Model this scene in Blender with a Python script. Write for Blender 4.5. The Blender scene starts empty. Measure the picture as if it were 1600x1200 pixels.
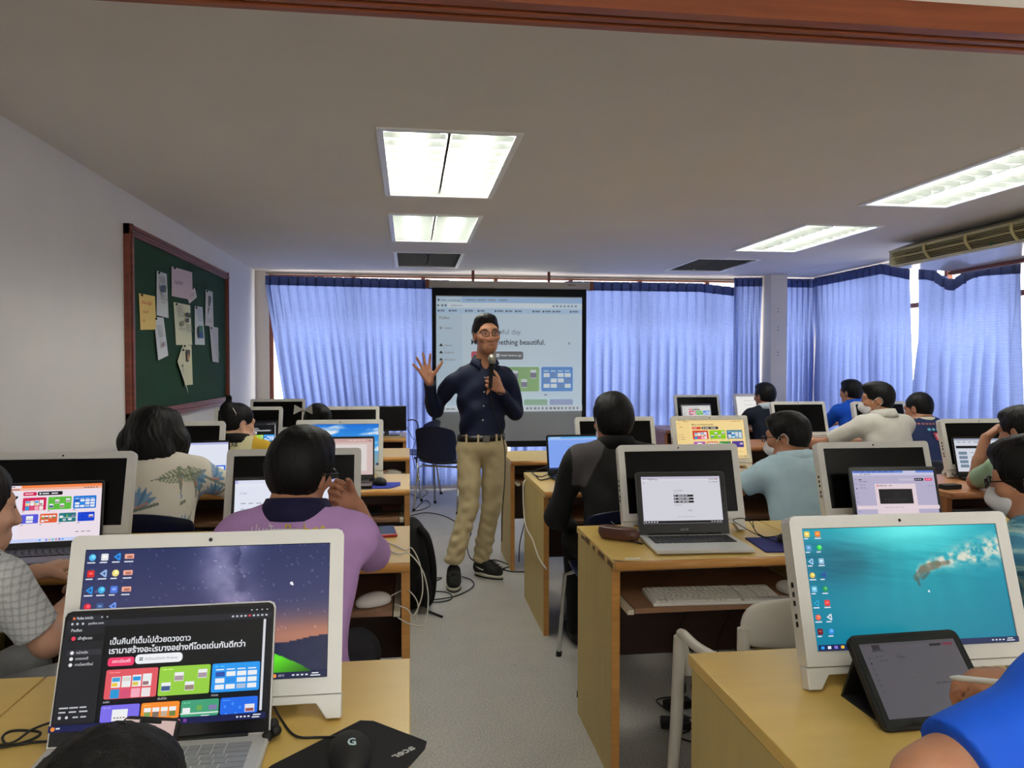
import bpy, math, random
import numpy as np
from mathutils import Vector, Matrix, Euler, noise as mnoise

# ---------------------------------------------------------------- camera, sky, exposure
SC = bpy.context.scene
COL = SC.collection
rnd = random.Random(7)
FPX = 1200.0                       # focal length in pixels of a 1600 x 1200 frame
CAMH = 1.36
PIT = math.atan(30 / FPX)
YAW = math.atan(160 / math.hypot(FPX, 30))
cam_d = bpy.data.cameras.new('camera')
cam = bpy.data.objects.new('camera', cam_d)
COL.objects.link(cam)
cam_d.sensor_width = 36.0
cam_d.lens = 36.0 * FPX / 1600.0
cam_d.clip_start = 0.02
cam.location = (0, 0, CAMH)
cam.rotation_euler = (math.pi / 2 - PIT, 0, -YAW)
SC.camera = cam

SC.view_settings.view_transform = 'Standard'
SC.view_settings.look = 'None'
SC.view_settings.gamma = 1.0
SC.view_settings.use_curve_mapping = False
SC.view_settings.exposure = 0.34

SKY = 3.7          # daylight outside the windows
LAMP = 42.0        # fluorescent tubes
SCREEN = 0.78      # displays

w = bpy.data.worlds.new('daylight')
SC.world = w
w.use_nodes = True
wb = w.node_tree.nodes['Background']
wb.inputs[0].default_value = (1.0, 0.97, 0.93, 1)
wb.inputs[1].default_value = SKY


def ray(px, py):
    x = (px - 800) / FPX
    y = (600 - py) / FPX
    c, s = math.cos(PIT), math.sin(PIT)
    f, u = c + s * y, -s + c * y
    c, s = math.cos(YAW), math.sin(YAW)
    return Vector((c * x + s * f, -s * x + c * f, u))


def P(px, py, Y):
    """point of the room seen at a pixel, at depth Y"""
    r = ray(px, py)
    return r * (Y / r.y) + Vector((0, 0, CAMH))


def PZ(px, py, Z):
    r = ray(px, py)
    return r * ((Z - CAMH) / r.z) + Vector((0, 0, CAMH))


def PX(px, py, X):
    r = ray(px, py)
    return r * (X / r.x) + Vector((0, 0, CAMH))
# ---------------------------------------------------------------- helpers
def lin(c):
    c = [v / 255.0 for v in c]
    return tuple(v / 12.92 if v <= 0.04045 else ((v + 0.055) / 1.055) ** 2.4 for v in c)


MATS = {}


def mat(name, c, rough=0.5, metal=0.0, var=0.0, scale=8.0, bump=0.0, bscale=60.0, stretch=None, emit=0.0, spec=0.5, c2=None, coat=0.0):
    """plain procedural material: colour broken by noise, optional grain stretch and bump"""
    if name in MATS:
        return MATS[name]
    m = bpy.data.materials.new(name)
    m.use_nodes = True
    nt = m.node_tree
    b = nt.nodes['Principled BSDF']
    b.inputs['Roughness'].default_value = rough
    b.inputs['Metallic'].default_value = metal
    b.inputs['Specular IOR Level'].default_value = spec
    b.inputs['Coat Weight'].default_value = coat
    l = lin(c)
    b.inputs['Base Color'].default_value = (*l, 1)
    if var or c2 or bump:
        tc = nt.nodes.new('ShaderNodeTexCoord')
        mp = nt.nodes.new('ShaderNodeMapping')
        nt.links.new(tc.outputs['Object'], mp.inputs[0])
        if stretch:
            mp.inputs['Scale'].default_value = stretch
        if var or c2:
            n = nt.nodes.new('ShaderNodeTexNoise')
            n.inputs['Scale'].default_value = scale
            n.inputs['Detail'].default_value = 6
            nt.links.new(mp.outputs[0], n.inputs['Vector'])
            r = nt.nodes.new('ShaderNodeValToRGB')
            r.color_ramp.elements[0].position = 0.3
            r.color_ramp.elements[1].position = 0.7
            a = lin(c2) if c2 else tuple(v * (1 - var) for v in l)
            z = l if c2 else tuple(min(1, v * (1 + var)) for v in l)
            r.color_ramp.elements[0].color = (*a, 1)
            r.color_ramp.elements[1].color = (*z, 1)
            nt.links.new(n.outputs[0], r.inputs[0])
            nt.links.new(r.outputs[0], b.inputs['Base Color'])
        if bump:
            n2 = nt.nodes.new('ShaderNodeTexNoise')
            n2.inputs['Scale'].default_value = bscale
            n2.inputs['Detail'].default_value = 4
            nt.links.new(mp.outputs[0], n2.inputs['Vector'])
            bp = nt.nodes.new('ShaderNodeBump')
            bp.inputs['Strength'].default_value = bump
            bp.inputs['Distance'].default_value = 0.004
            nt.links.new(n2.outputs[0], bp.inputs['Height'])
            nt.links.new(bp.outputs[0], b.inputs['Normal'])
    if emit:
        b.inputs['Emission Color'].default_value = (*l, 1)
        b.inputs['Emission Strength'].default_value = emit
    MATS[name] = m
    return m


def color_attr_mat(name, emit=0.0, rough=0.5, tint=1.0, bump=0.0, bscale=150.0):
    """material whose colour is the pattern stored with the mesh (screen pages, printed cloth)"""
    if name in MATS:
        return MATS[name]
    m = bpy.data.materials.new(name)
    m.use_nodes = True
    nt = m.node_tree
    b = nt.nodes['Principled BSDF']
    a = nt.nodes.new('ShaderNodeVertexColor')
    a.layer_name = 'pattern'
    b.inputs['Roughness'].default_value = rough
    if emit:
        b.inputs['Base Color'].default_value = (0.01, 0.01, 0.01, 1)
        nt.links.new(a.outputs[0], b.inputs['Emission Color'])
        b.inputs['Emission Strength'].default_value = emit
        b.inputs['Specular IOR Level'].default_value = 0.2
    else:
        nt.links.new(a.outputs[0], b.inputs['Base Color'])
    if bump:
        tc = nt.nodes.new('ShaderNodeTexCoord')
        n2 = nt.nodes.new('ShaderNodeTexNoise')
        n2.inputs['Scale'].default_value = bscale
        nt.links.new(tc.outputs['Object'], n2.inputs['Vector'])
        bp = nt.nodes.new('ShaderNodeBump')
        bp.inputs['Strength'].default_value = bump
        bp.inputs['Distance'].default_value = 0.003
        nt.links.new(n2.outputs[0], bp.inputs['Height'])
        nt.links.new(bp.outputs[0], b.inputs['Normal'])
    MATS[name] = m
    return m


def tag(o, label=None, cat=None, group=None, kind=None):
    if label:
        o['label'] = label
    if cat:
        o['category'] = cat
    if group:
        o['group'] = group
    if kind:
        o['kind'] = kind
    return o


def thing(name, label, cat, loc=(0, 0, 0), rz=0.0, group=None):
    o = bpy.data.objects.new(name, None)
    COL.objects.link(o)
    o.empty_display_size = 0.05
    o.location = loc
    o.rotation_euler = (0, 0, rz)
    return tag(o, label, cat, group)


def link_mesh(name, me, parent=None, loc=None):
    o = bpy.data.objects.new(name, me)
    COL.objects.link(o)
    if parent is not None:
        o.parent = parent
    if loc is not None:
        o.location = loc
    return o


class MB:
    """collects shapes into one mesh"""

    def __init__(self):
        self.v, self.f, self.sm, self.mi = [], [], [], []
        self.M = Matrix.Identity(4)

    def add(self, vs, fs, smooth=False, mi=0):
        n = len(self.v)
        self.v += [tuple(self.M @ Vector(p)) for p in vs]
        for f in fs:
            self.f.append([i + n for i in f])
            self.sm.append(smooth)
            self.mi.append(mi)
        return self

    def box(self, x0, x1, y0, y1, z0, z1, mi=0):
        v = [(x, y, z) for x in (x0, x1) for y in (y0, y1) for z in (z0, z1)]
        f = [(0, 1, 3, 2), (4, 6, 7, 5), (0, 4, 5, 1), (2, 3, 7, 6), (0, 2, 6, 4), (1, 5, 7, 3)]
        return self.add(v, f, False, mi)

    def quad(self, a, b, c, d, mi=0):
        return self.add([a, b, c, d], [(0, 1, 2, 3)], False, mi)

    def prism(self, pts, h0, h1, axis='z', mi=0, smooth=False):
        """polygon pts (two coordinates) extruded along an axis"""
        def mk(p, h):
            return {'z': (p[0], p[1], h), 'x': (h, p[0], p[1]), 'y': (p[0], h, p[1])}[axis]
        n = len(pts)
        v = [mk(p, h0) for p in pts] + [mk(p, h1) for p in pts]
        f = [tuple(range(n - 1, -1, -1)), tuple(range(n, 2 * n))]
        self.add(v, f, False, mi)
        k = len(self.v) - 2 * n
        for i in range(n):
            j = (i + 1) % n
            self.f.append([k + i, k + j, k + n + j, k + n + i])
            self.sm.append(smooth)
            self.mi.append(mi)
        return self

    def tube(self, pts, r, n=8, mi=0, closed=False, caps=True):
        pts = [Vector(p) for p in pts]
        m = len(pts)
        rs = r if isinstance(r, (list, tuple)) else [r] * m
        vs, fs = [], []
        up = Vector((0, 0, 1))
        prev = None
        for i, p in enumerate(pts):
            if closed:
                t = pts[(i + 1) % m] - pts[i - 1]
            else:
                t = pts[min(i + 1, m - 1)] - pts[max(i - 1, 0)]
            t.normalize()
            if prev is None:
                a = t.cross(up)
                if a.length < 1e-3:
                    a = t.cross(Vector((1, 0, 0)))
            else:
                a = prev - t * prev.dot(t)
            a.normalize()
            prev = a
            b = t.cross(a)
            for k in range(n):
                q = 2 * math.pi * k / n
                vs.append(p + (a * math.cos(q) + b * math.sin(q)) * rs[i])
        for i in range(m if closed else m - 1):
            for k in range(n):
                i2 = (i + 1) % m
                fs.append((i * n + k, i * n + (k + 1) % n, i2 * n + (k + 1) % n, i2 * n + k))
        self.add(vs, fs, True, mi)
        if caps and not closed:
            self.add([vs[k] for k in range(n)], [tuple(range(n - 1, -1, -1))], False, mi)
            self.add([vs[(m - 1) * n + k] for k in range(n)], [tuple(range(n))], False, mi)
        return self

    def ell(self, c, r, nu=16, nv=10, mi=0, R=None):
        vs, fs = [], []
        for j in range(nv + 1):
            a = math.pi * j / nv
            for i in range(nu):
                b = 2 * math.pi * i / nu
                p = Vector((r[0] * math.sin(a) * math.cos(b), r[1] * math.sin(a) * math.sin(b), r[2] * math.cos(a)))
                if R is not None:
                    p = R @ p
                vs.append(p + Vector(c))
        for j in range(nv):
            for i in range(nu):
                k = (i + 1) % nu
                fs.append((j * nu + i, (j + 1) * nu + i, (j + 1) * nu + k, j * nu + k))
        return self.add(vs, fs, True, mi)

    def build(self, name, m, parent=None, loc=None, bevel=0.0, seg=2):
        me = bpy.data.meshes.new(name)
        me.from_pydata(self.v, [], self.f)
        for x in (m if isinstance(m, (list, tuple)) else [m]):
            me.materials.append(x)
        me.polygons.foreach_set('use_smooth', self.sm)
        me.polygons.foreach_set('material_index', self.mi)
        me.update()
        o = link_mesh(name, me, parent, loc)
        if bevel:
            b = o.modifiers.new('bevel', 'BEVEL')
            b.width = bevel
            b.segments = seg
            b.limit_method = 'ANGLE'
            b.angle_limit = math.radians(40)
        return o


def smooth_path(pts, n=6):
    """Catmull-Rom through the points"""
    pts = [Vector(p) for p in pts]
    q = [pts[0] * 2 - pts[1]] + pts + [pts[-1] * 2 - pts[-2]]
    out = []
    for i in range(1, len(q) - 2):
        a, b, c, d = q[i - 1:i + 3]
        for k in range(n):
            t = k / n
            out.append(0.5 * ((2 * b) + (c - a) * t + (2 * a - 5 * b + 4 * c - d) * t * t + (3 * b - a - 3 * c + d) * t ** 3))
    out.append(pts[-1])
    return out


def cable(name, pts, r, m, label, n=6, group=None):
    o = MB().tube(smooth_path(pts, n), r, 6).build(name, m)
    return tag(o, label, 'cable', group)


def copy_tree(o, parent=None):
    c = o.copy()
    COL.objects.link(c)
    if parent is not None:
        c.parent = parent
    for ch in list(o.children):
        copy_tree(ch, c)
    return c


def structure(mb, name, m, bevel=0.0):
    return tag(mb.build(name, m, bevel=bevel), kind='structure')


_fonts = {}


def text_geo(s, bold=0.0):
    """lettering as flat polygons, height of a capital about 0.73"""
    key = (s, bold)
    if key in _fonts:
        return _fonts[key]
    cu = bpy.data.curves.new('lettering', 'FONT')
    cu.body = s
    cu.resolution_u = 2
    cu.offset = bold
    ob = bpy.data.objects.new('lettering', cu)
    COL.objects.link(ob)
    dg = bpy.context.evaluated_depsgraph_get()
    me = bpy.data.meshes.new_from_object(ob.evaluated_get(dg))
    vs = [tuple(v.co[:2]) for v in me.vertices]
    fs = [tuple(p.vertices) for p in me.polygons]
    bpy.data.objects.remove(ob)
    bpy.data.meshes.remove(me)
    _fonts[key] = (vs, fs)
    return vs, fs


class Page:
    """flat picture of coloured shapes on a panel w x h (local x right, z up, facing -y)"""

    def __init__(self, w_, h_, bg=None):
        self.w, self.h = w_, h_
        self.v, self.f, self.c = [], [], []
        self.lay = 0
        if bg is not None:
            self.rect(0, 0, 1, 1, bg)

    def _pt(self, u, v, lay):
        return ((u - 0.5) * self.w, -0.00012 * lay, (0.5 - v) * self.h)

    def poly(self, uv, col, lay=None):
        self.lay += 1 if lay is None else 0
        L = self.lay if lay is None else lay
        n = len(self.v)
        self.v += [self._pt(u, v, L) for u, v in uv]
        self.c += [(*lin(col), 1)] * len(uv)
        self.f.append(tuple(range(n + len(uv) - 1, n - 1, -1)))
        return self

    def rect(self, u0, v0, u1, v1, col, r=0.0):
        """r: corner radius as a fraction of the height"""
        if not r:
            return self.poly([(u0, v0), (u1, v0), (u1, v1), (u0, v1)], col)
        a = self.h / self.w
        pts = []
        for (cu, cv, s) in ((u1 - r * a, v0 + r, -90), (u1 - r * a, v1 - r, 0), (u0 + r * a, v1 - r, 90), (u0 + r * a, v0 + r, 180)):
            for k in range(5):
                t = math.radians(s + k * 22.5)
                pts.append((cu + r * a * math.cos(t), cv + r * math.sin(t)))
        return self.poly(pts, col)

    def disc(self, u, v, r, col, n=14):
        a = self.h / self.w
        return self.poly([(u + r * a * math.cos(2 * math.pi * k / n), v + r * math.sin(2 * math.pi * k / n)) for k in range(n)], col)

    def text(self, s, u, v, size, col, bold=0.0, width=None, flip=False):
        """baseline-left at (u, v); size = capital height / panel height"""
        vs, fs = text_geo(s, bold)
        if not vs:
            return self
        self.lay += 1
        k = size / 0.73
        x0 = min(p[0] for p in vs)
        x1 = max(p[0] for p in vs)
        kx = k * self.h / self.w
        if width:
            kx = width / max(1e-6, x1 - x0)
        n = len(self.v)
        for p in vs:
            q = ((p[0] - x0) * kx, p[1] * k)
            if flip:
                q = (-q[0], -q[1])
            self.v.append(self._pt(u + q[0], v - q[1], self.lay))
        self.c += [(*lin(col), 1)] * len(vs)
        self.f += [tuple(i + n for i in f) for f in fs]
        return self

    def words(self, u, v, w_, h_, col, n=3):
        """line of small print too blurred to read"""
        r = random.Random(int(u * 991 + v * 7919 + w_ * 331))
        x = u
        for _ in range(n):
            L = w_ / n * r.uniform(0.55, 0.9)
            self.rect(x, v, x + L, v + h_, col)
            x += w_ / n
        return self

    def paint(self, fn, u0=0.0, v0=0.0, u1=1.0, v1=1.0, nx=150, ny=84):
        """a photograph shown on the panel: colours computed per point"""
        self.lay += 1
        u, v = np.meshgrid(np.linspace(0, 1, nx), np.linspace(0, 1, ny))
        rgb = np.clip(fn(u, v), 0, 255) / 255.0
        rgb = np.where(rgb <= 0.04045, rgb / 12.92, ((rgb + 0.055) / 1.055) ** 2.4)
        n = len(self.v)
        y = -0.00012 * self.lay
        for j in range(ny):
            for i in range(nx):
                self.v.append(((u0 + (u1 - u0) * u[j, i] - 0.5) * self.w, y, (0.5 - v0 - (v1 - v0) * v[j, i]) * self.h))
        self.c += [(*c, 1) for c in rgb.reshape(-1, 3).tolist()]
        for j in range(ny - 1):
            for i in range(nx - 1):
                a = n + j * nx + i
                self.f.append((a, a + nx, a + nx + 1, a + 1))
        return self

    def build(self, name, m, parent, loc=(0, 0, 0)):
        me = bpy.data.meshes.new(name)
        me.from_pydata(self.v, [], self.f)
        ca = me.color_attributes.new('pattern', 'FLOAT_COLOR', 'POINT')
        ca.data.foreach_set('color', np.array(self.c, dtype=np.float32).ravel())
        me.materials.append(m)
        me.update()
        return link_mesh(name, me, parent, loc)


def vnoise(x, y, seed=0, octaves=4):
    """smooth value noise on arrays"""
    out = np.zeros_like(x, dtype=float)
    amp, tot = 1.0, 0.0
    for o in range(octaves):
        xi, yi = np.floor(x), np.floor(y)
        fx, fy = x - xi, y - yi
        fx = fx * fx * (3 - 2 * fx)
        fy = fy * fy * (3 - 2 * fy)

        def h(a, b):
            s = np.sin(a * 127.1 + b * 311.7 + (seed + o) * 74.7) * 43758.5453
            return s - np.floor(s)
        out += amp * ((h(xi, yi) * (1 - fx) + h(xi + 1, yi) * fx) * (1 - fy) + (h(xi, yi + 1) * (1 - fx) + h(xi + 1, yi + 1) * fx) * fy)
        tot += amp
        amp *= 0.5
        x, y = x * 2.03 + 7.1, y * 2.03 + 3.7
    return out / tot


# ---- organic shapes: smooth unions of tapered limbs, turned into one surface
def V3(p):
    return np.array(p, dtype=np.float32)


class Form:
    def __init__(self):
        self.ops = []

    def cap(self, a, b, ra, rb=None, k=0.02):
        self.ops.append(('cap', V3(a), V3(b), ra, ra if rb is None else rb, k))
        return self

    def ell(self, c, r, k=0.02, R=None, neg=False):
        self.ops.append(('nell' if neg else 'ell', V3(c), V3(r), None if R is None else np.array(R, dtype=np.float32), k))
        return self

    def ncap(self, a, b, ra, rb, k=0.004):
        self.ops.append(('ncap', V3(a), V3(b), ra, rb, k))
        return self

    def cut(self, c, n, R=10.0):
        """remove what lies beyond the plane through c (normal n), inside a ball of radius R"""
        n = V3(n)
        self.ops.append(('cut', V3(c), n / np.linalg.norm(n), R))
        return self

    def limb(self, pts, rs, k=0.02):
        for i in range(len(pts) - 1):
            self.cap(pts[i], pts[i + 1], rs[i], rs[i + 1], k)
        return self

    def bounds(self):
        lo, hi = np.full(3, 1e9), np.full(3, -1e9)
        for o in self.ops:
            if o[0] == 'cap':
                r = max(o[3], o[4])
                lo = np.minimum(lo, np.minimum(o[1], o[2]) - r)
                hi = np.maximum(hi, np.maximum(o[1], o[2]) + r)
            elif o[0] == 'ell':
                r = o[2] if o[3] is None else np.full(3, o[2].max())
                lo, hi = np.minimum(lo, o[1] - r), np.maximum(hi, o[1] + r)
        return lo, hi

    def ev(self, p, disp=None):
        f = np.full(len(p), 0.5, dtype=np.float32)
        for o in self.ops:
            if o[0] in ('cap', 'ncap'):
                _, a, b, ra, rb, k = o
                m = max(ra, rb) + 0.06 + k
                lo, hi = np.minimum(a, b) - m, np.maximum(a, b) + m
            elif o[0] in ('ell', 'nell'):
                _, c, r, R, k = o
                m = r.max() + 0.06 + k
                lo, hi = c - m, c + m
            else:
                _, c, n, Rr = o
                q = p - c
                g = np.maximum(-(q @ n), np.linalg.norm(q, axis=1) - Rr)
                f = np.maximum(f, -g)
                continue
            s = np.nonzero(((p > lo) & (p < hi)).all(axis=1))[0]
            if not len(s):
                continue
            q = p[s]
            if o[0] in ('cap', 'ncap'):
                ba = b - a
                L = float(ba @ ba)
                h = np.clip(((q - a) @ ba) / max(L, 1e-9), 0, 1)
                d = np.linalg.norm(q - a - h[:, None] * ba, axis=1) - (ra + (rb - ra) * h)
            else:
                q = q - c
                if R is not None:
                    q = q @ R
                k0 = np.linalg.norm(q / r, axis=1)
                k1 = np.linalg.norm(q / (r * r), axis=1)
                d = k0 * (k0 - 1) / np.maximum(k1, 1e-6)
                d = np.where(k0 < 1e-3, -r.min(), d)
            fs = f[s]
            if o[0][0] == 'n':
                h = np.maximum(k - np.abs(fs + d), 0) / k
                f[s] = np.maximum(fs, -d) + h * h * k * 0.25
            else:
                h = np.maximum(k - np.abs(fs - d), 0) / k
                f[s] = np.minimum(fs, d) - h * h * k * 0.25
        if disp is not None:
            f = f + disp(p).astype(np.float32)
        return f

    def mesh(self, name, h, m, parent=None, disp=None, color=None, relax=2):
        lo, hi = self.bounds()
        lo = lo - 0.02
        B = 4
        nb = np.ceil((hi + 0.02 - lo) / (h * B)).astype(int) + 1
        gc = np.stack(np.meshgrid(*[(np.arange(n) + 0.5) * h * B for n in nb], indexing='ij'), -1) + lo
        fc = self.ev(gc.reshape(-1, 3).astype(np.float32), disp).reshape(nb)
        act = np.abs(fc) < h * B * 1.1 + 0.004
        F = np.repeat(np.repeat(np.repeat(fc, B, 0), B, 1), B, 2)
        A = np.repeat(np.repeat(np.repeat(act, B, 0), B, 1), B, 2)
        ix = np.argwhere(A)
        pts = (lo + (ix + 0.5) * h).astype(np.float32)
        F[ix[:, 0], ix[:, 1], ix[:, 2]] = self.ev(pts, disp)
        S = F < 0
        n = np.array(F.shape)
        cnt = np.zeros(n - 1, dtype=np.int8)
        for dx in (0, 1):
            for dy in (0, 1):
                for dz in (0, 1):
                    cnt += S[dx:n[0] - 1 + dx, dy:n[1] - 1 + dy, dz:n[2] - 1 + dz]
        cell = (cnt > 0) & (cnt < 8)
        ci = np.argwhere(cell)
        vid = np.full(cell.shape, -1, dtype=np.int64)
        vid[ci[:, 0], ci[:, 1], ci[:, 2]] = np.arange(len(ci))
        acc = np.zeros((len(ci), 3))
        num = np.zeros(len(ci))
        cor = [(a, b, c) for a in (0, 1) for b in (0, 1) for c in (0, 1)]
        for i, a in enumerate(cor):
            for b in cor[i + 1:]:
                if sum(abs(a[t] - b[t]) for t in range(3)) != 1:
                    continue
                fa = F[ci[:, 0] + a[0], ci[:, 1] + a[1], ci[:, 2] + a[2]]
                fb = F[ci[:, 0] + b[0], ci[:, 1] + b[1], ci[:, 2] + b[2]]
                x = (fa < 0) != (fb < 0)
                t = np.where(x, fa / np.where(x, fa - fb, 1), 0)
                pa = np.array(a) + t[:, None] * (np.array(b) - np.array(a))
                acc += np.where(x[:, None], pa, 0)
                num += x
        vs = lo + (ci + acc / num[:, None] + 0.5) * h
        quads = []
        for ax in range(3):
            sl0 = [slice(None)] * 3
            sl1 = [slice(None)] * 3
            sl0[ax] = slice(0, -1)
            sl1[ax] = slice(1, None)
            s0, s1 = S[tuple(sl0)], S[tuple(sl1)]
            e = np.argwhere(s0 != s1)
            o1, o2 = (ax + 1) % 3, (ax + 2) % 3
            e = e[(e[:, o1] > 0) & (e[:, o2] > 0) & (e[:, o1] < n[o1] - 1) & (e[:, o2] < n[o2] - 1)]
            ins = s0[e[:, 0], e[:, 1], e[:, 2]]
            d1 = np.zeros(3, int)
            d1[o1] = 1
            d2 = np.zeros(3, int)
            d2[o2] = 1
            q = [vid[tuple((e - x).T)] for x in (d1 + d2, d2, 0 * d1, d1)]
            q = np.stack(q, 1)
            q[~ins] = q[~ins][:, ::-1]
            quads.append(q)
        q = np.concatenate(quads)
        q = q[(q >= 0).all(axis=1)]
        for _ in range(relax):
            s = np.zeros_like(vs)
            c = np.zeros(len(vs))
            for k in range(4):
                np.add.at(s, q[:, k], vs[q[:, (k + 1) % 4]] + vs[q[:, k - 1]])
                np.add.at(c, q[:, k], 2)
            vs = vs * 0.5 + 0.5 * s / np.maximum(c, 1)[:, None]
        me = bpy.data.meshes.new(name)
        me.vertices.add(len(vs))
        me.vertices.foreach_set('co', vs.astype(np.float32).ravel())
        me.loops.add(len(q) * 4)
        me.polygons.add(len(q))
        me.loops.foreach_set('vertex_index', q.astype(np.int32).ravel())
        me.polygons.foreach_set('loop_start', np.arange(0, len(q) * 4, 4, dtype=np.int32))
        me.polygons.foreach_set('loop_total', np.full(len(q), 4, dtype=np.int32))
        me.polygons.foreach_set('use_smooth', np.ones(len(q), dtype=bool))
        me.update(calc_edges=True)
        me.validate()
        for x in (m if isinstance(m, (list, tuple)) else [m]):
            me.materials.append(x)
        if color is not None:
            rgb = np.clip(color(vs), 0, 255) / 255.0
            rgb = np.where(rgb <= 0.04045, rgb / 12.92, ((rgb + 0.055) / 1.055) ** 2.4)
            ca = me.color_attributes.new('pattern', 'FLOAT_COLOR', 'POINT')
            ca.data.foreach_set('color', np.concatenate([rgb, np.ones((len(vs), 1))], 1).astype(np.float32).ravel())
        return link_mesh(name, me, parent)
# ---------------------------------------------------------------- the room
XL, XR, YB, YF, ZC = -1.62, 4.66, 8.46, -2.4, 2.36
M_wall = mat('wall_paint', (226, 224, 222), 0.75, var=0.02, scale=3, bump=0.08, bscale=90)
M_ceil = mat('ceiling_paint', (222, 217, 211), 0.8, var=0.02, scale=2, bump=0.05, bscale=60)
M_col = mat('column_paint', (222, 214, 200), 0.7, var=0.02, scale=3)
M_redwood = mat('red_brown_wood', (120, 58, 40), 0.42, var=0.25, scale=6, stretch=(1, 1, 8), bump=0.05, bscale=30)
M_track = mat('header_wood', (142, 74, 40), 0.4, var=0.2, scale=5, stretch=(0.6, 9, 9), bump=0.04, bscale=30)
M_groove = mat('dark_groove', (38, 24, 22), 0.6, var=0.1)


def floor_mat():
    m = mat('speckled_vinyl', (176, 174, 170), 0.42, var=0.05, scale=5)
    nt = m.node_tree
    b = nt.nodes['Principled BSDF']
    old = b.inputs['Base Color'].links[0].from_socket
    tc = nt.nodes.new('ShaderNodeTexCoord')
    vo = nt.nodes.new('ShaderNodeTexVoronoi')
    vo.inputs['Scale'].default_value = 190
    nt.links.new(tc.outputs['Object'], vo.inputs['Vector'])
    n = nt.nodes.new('ShaderNodeTexNoise')
    n.inputs['Scale'].default_value = 140
    n.inputs['Detail'].default_value = 3
    nt.links.new(tc.outputs['Object'], n.inputs['Vector'])
    r = nt.nodes.new('ShaderNodeValToRGB')
    r.color_ramp.elements[0].position = 0.36
    r.color_ramp.elements[0].color = (0.72, 0.71, 0.69, 1)
    r.color_ramp.elements[1].position = 0.62
    r.color_ramp.elements[1].color = (1.12, 1.12, 1.12, 1)
    nt.links.new(n.outputs[0], r.inputs[0])
    mx = nt.nodes.new('ShaderNodeMix')
    mx.data_type = 'RGBA'
    mx.blend_type = 'MULTIPLY'
    mx.inputs[0].default_value = 1.0
    nt.links.new(old, mx.inputs[6])
    nt.links.new(r.outputs[0], mx.inputs[7])
    # a few dark scuffs
    n3 = nt.nodes.new('ShaderNodeTexNoise')
    n3.inputs['Scale'].default_value = 16
    n3.inputs['Detail'].default_value = 8
    nt.links.new(tc.outputs['Object'], n3.inputs['Vector'])
    r3 = nt.nodes.new('ShaderNodeValToRGB')
    r3.color_ramp.elements[0].position = 0.24
    r3.color_ramp.elements[0].color = (0.6, 0.6, 0.58, 1)
    r3.color_ramp.elements[1].position = 0.3
    r3.color_ramp.elements[1].color = (1, 1, 1, 1)
    nt.links.new(n3.outputs[0], r3.inputs[0])
    m2 = nt.nodes.new('ShaderNodeMix')
    m2.data_type = 'RGBA'
    m2.blend_type = 'MULTIPLY'
    m2.inputs[0].default_value = 1.0
    nt.links.new(mx.outputs[2], m2.inputs[6])
    nt.links.new(r3.outputs[0], m2.inputs[7])
    nt.links.new(m2.outputs[2], b.inputs['Base Color'])
    return m


structure(MB().box(XL - 0.1, XR + 0.1, YF - 0.1, YB + 0.1, -0.1, 0), 'floor', floor_mat())

# lamps set into the ceiling: x0, x1, y0, y1, lit
LX, RX = (-0.13, 0.485), (2.79, 3.375)
FIX = [(*LX, 3.31, 4.60, 1), (*LX, 5.16, 6.28, 1), (*LX, 6.89, 7.92, 0),
       (*RX, 3.22, 4.49, 1), (*RX, 5.15, 6.42, 1), (2.68, 3.30, 6.93, 7.87, 0),
       (*LX, -0.6, 0.6, 1), (*RX, -0.6, 0.6, 1)]
xs = sorted({XL - 0.1, XR + 0.1, *[f[0] for f in FIX], *[f[1] for f in FIX]})
ys = sorted({YF - 0.1, YB + 0.1, *[f[2] for f in FIX], *[f[3] for f in FIX]})
mb = MB()
for i in range(len(xs) - 1):
    for j in range(len(ys) - 1):
        cx, cy = (xs[i] + xs[i + 1]) / 2, (ys[j] + ys[j + 1]) / 2
        if any(f[0] < cx < f[1] and f[2] < cy < f[3] for f in FIX):
            continue
        mb.quad((xs[i], ys[j], ZC), (xs[i], ys[j + 1], ZC), (xs[i + 1], ys[j + 1], ZC), (xs[i + 1], ys[j], ZC))
mb.box(XL - 0.1, XR + 0.1, YF - 0.1, YB + 0.1, ZC + 0.13, ZC + 0.2)
structure(mb, 'ceiling', M_ceil)

structure(MB().box(XL - 0.1, XL, YF - 0.1, YB + 0.1, 0, ZC + 0.14), 'wall_left', M_wall)
# wall behind the camera, with an unseen opening added for frontal fill light
mb = MB()
mb.box(XL - 0.1, -1.0, YF - 0.1, YF, 0, ZC + 0.14).box(4.0, XR + 0.1, YF - 0.1, YF, 0, ZC + 0.14)
mb.box(-1.0, 4.0, YF - 0.1, YF, 0, 0.9).box(-1.0, 4.0, YF - 0.1, YF, 2.1, ZC + 0.14)
structure(mb, 'wall_front', M_wall)
# right wall: open only behind the curtains
mb = MB()
RW = XR + 0.02
mb.box(RW, RW + 0.1, YF, 5.24, 0, ZC + 0.14)
mb.box(RW, RW + 0.1, 8.2, YB + 0.1, 0, ZC + 0.14)
mb.box(RW, RW + 0.1, 5.24, 8.2, 2.33, ZC + 0.14)
mb.box(RW, RW + 0.1, 5.24, 8.2, 0, 0.12)
structure(mb, 'wall_right', M_wall)
# back wall: strips around the window band
mb = MB()
mb.box(XL - 0.1, -1.485, YB, YB + 0.12, 0, ZC + 0.14)
mb.box(4.62, XR + 0.1, YB, YB + 0.12, 0, ZC + 0.14)
mb.box(-1.485, 4.62, YB, YB + 0.12, 2.345, ZC + 0.14)
mb.box(-1.485, 4.62, YB, YB + 0.12, 0, 0.07)
structure(mb, 'wall_back', M_col)
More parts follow.
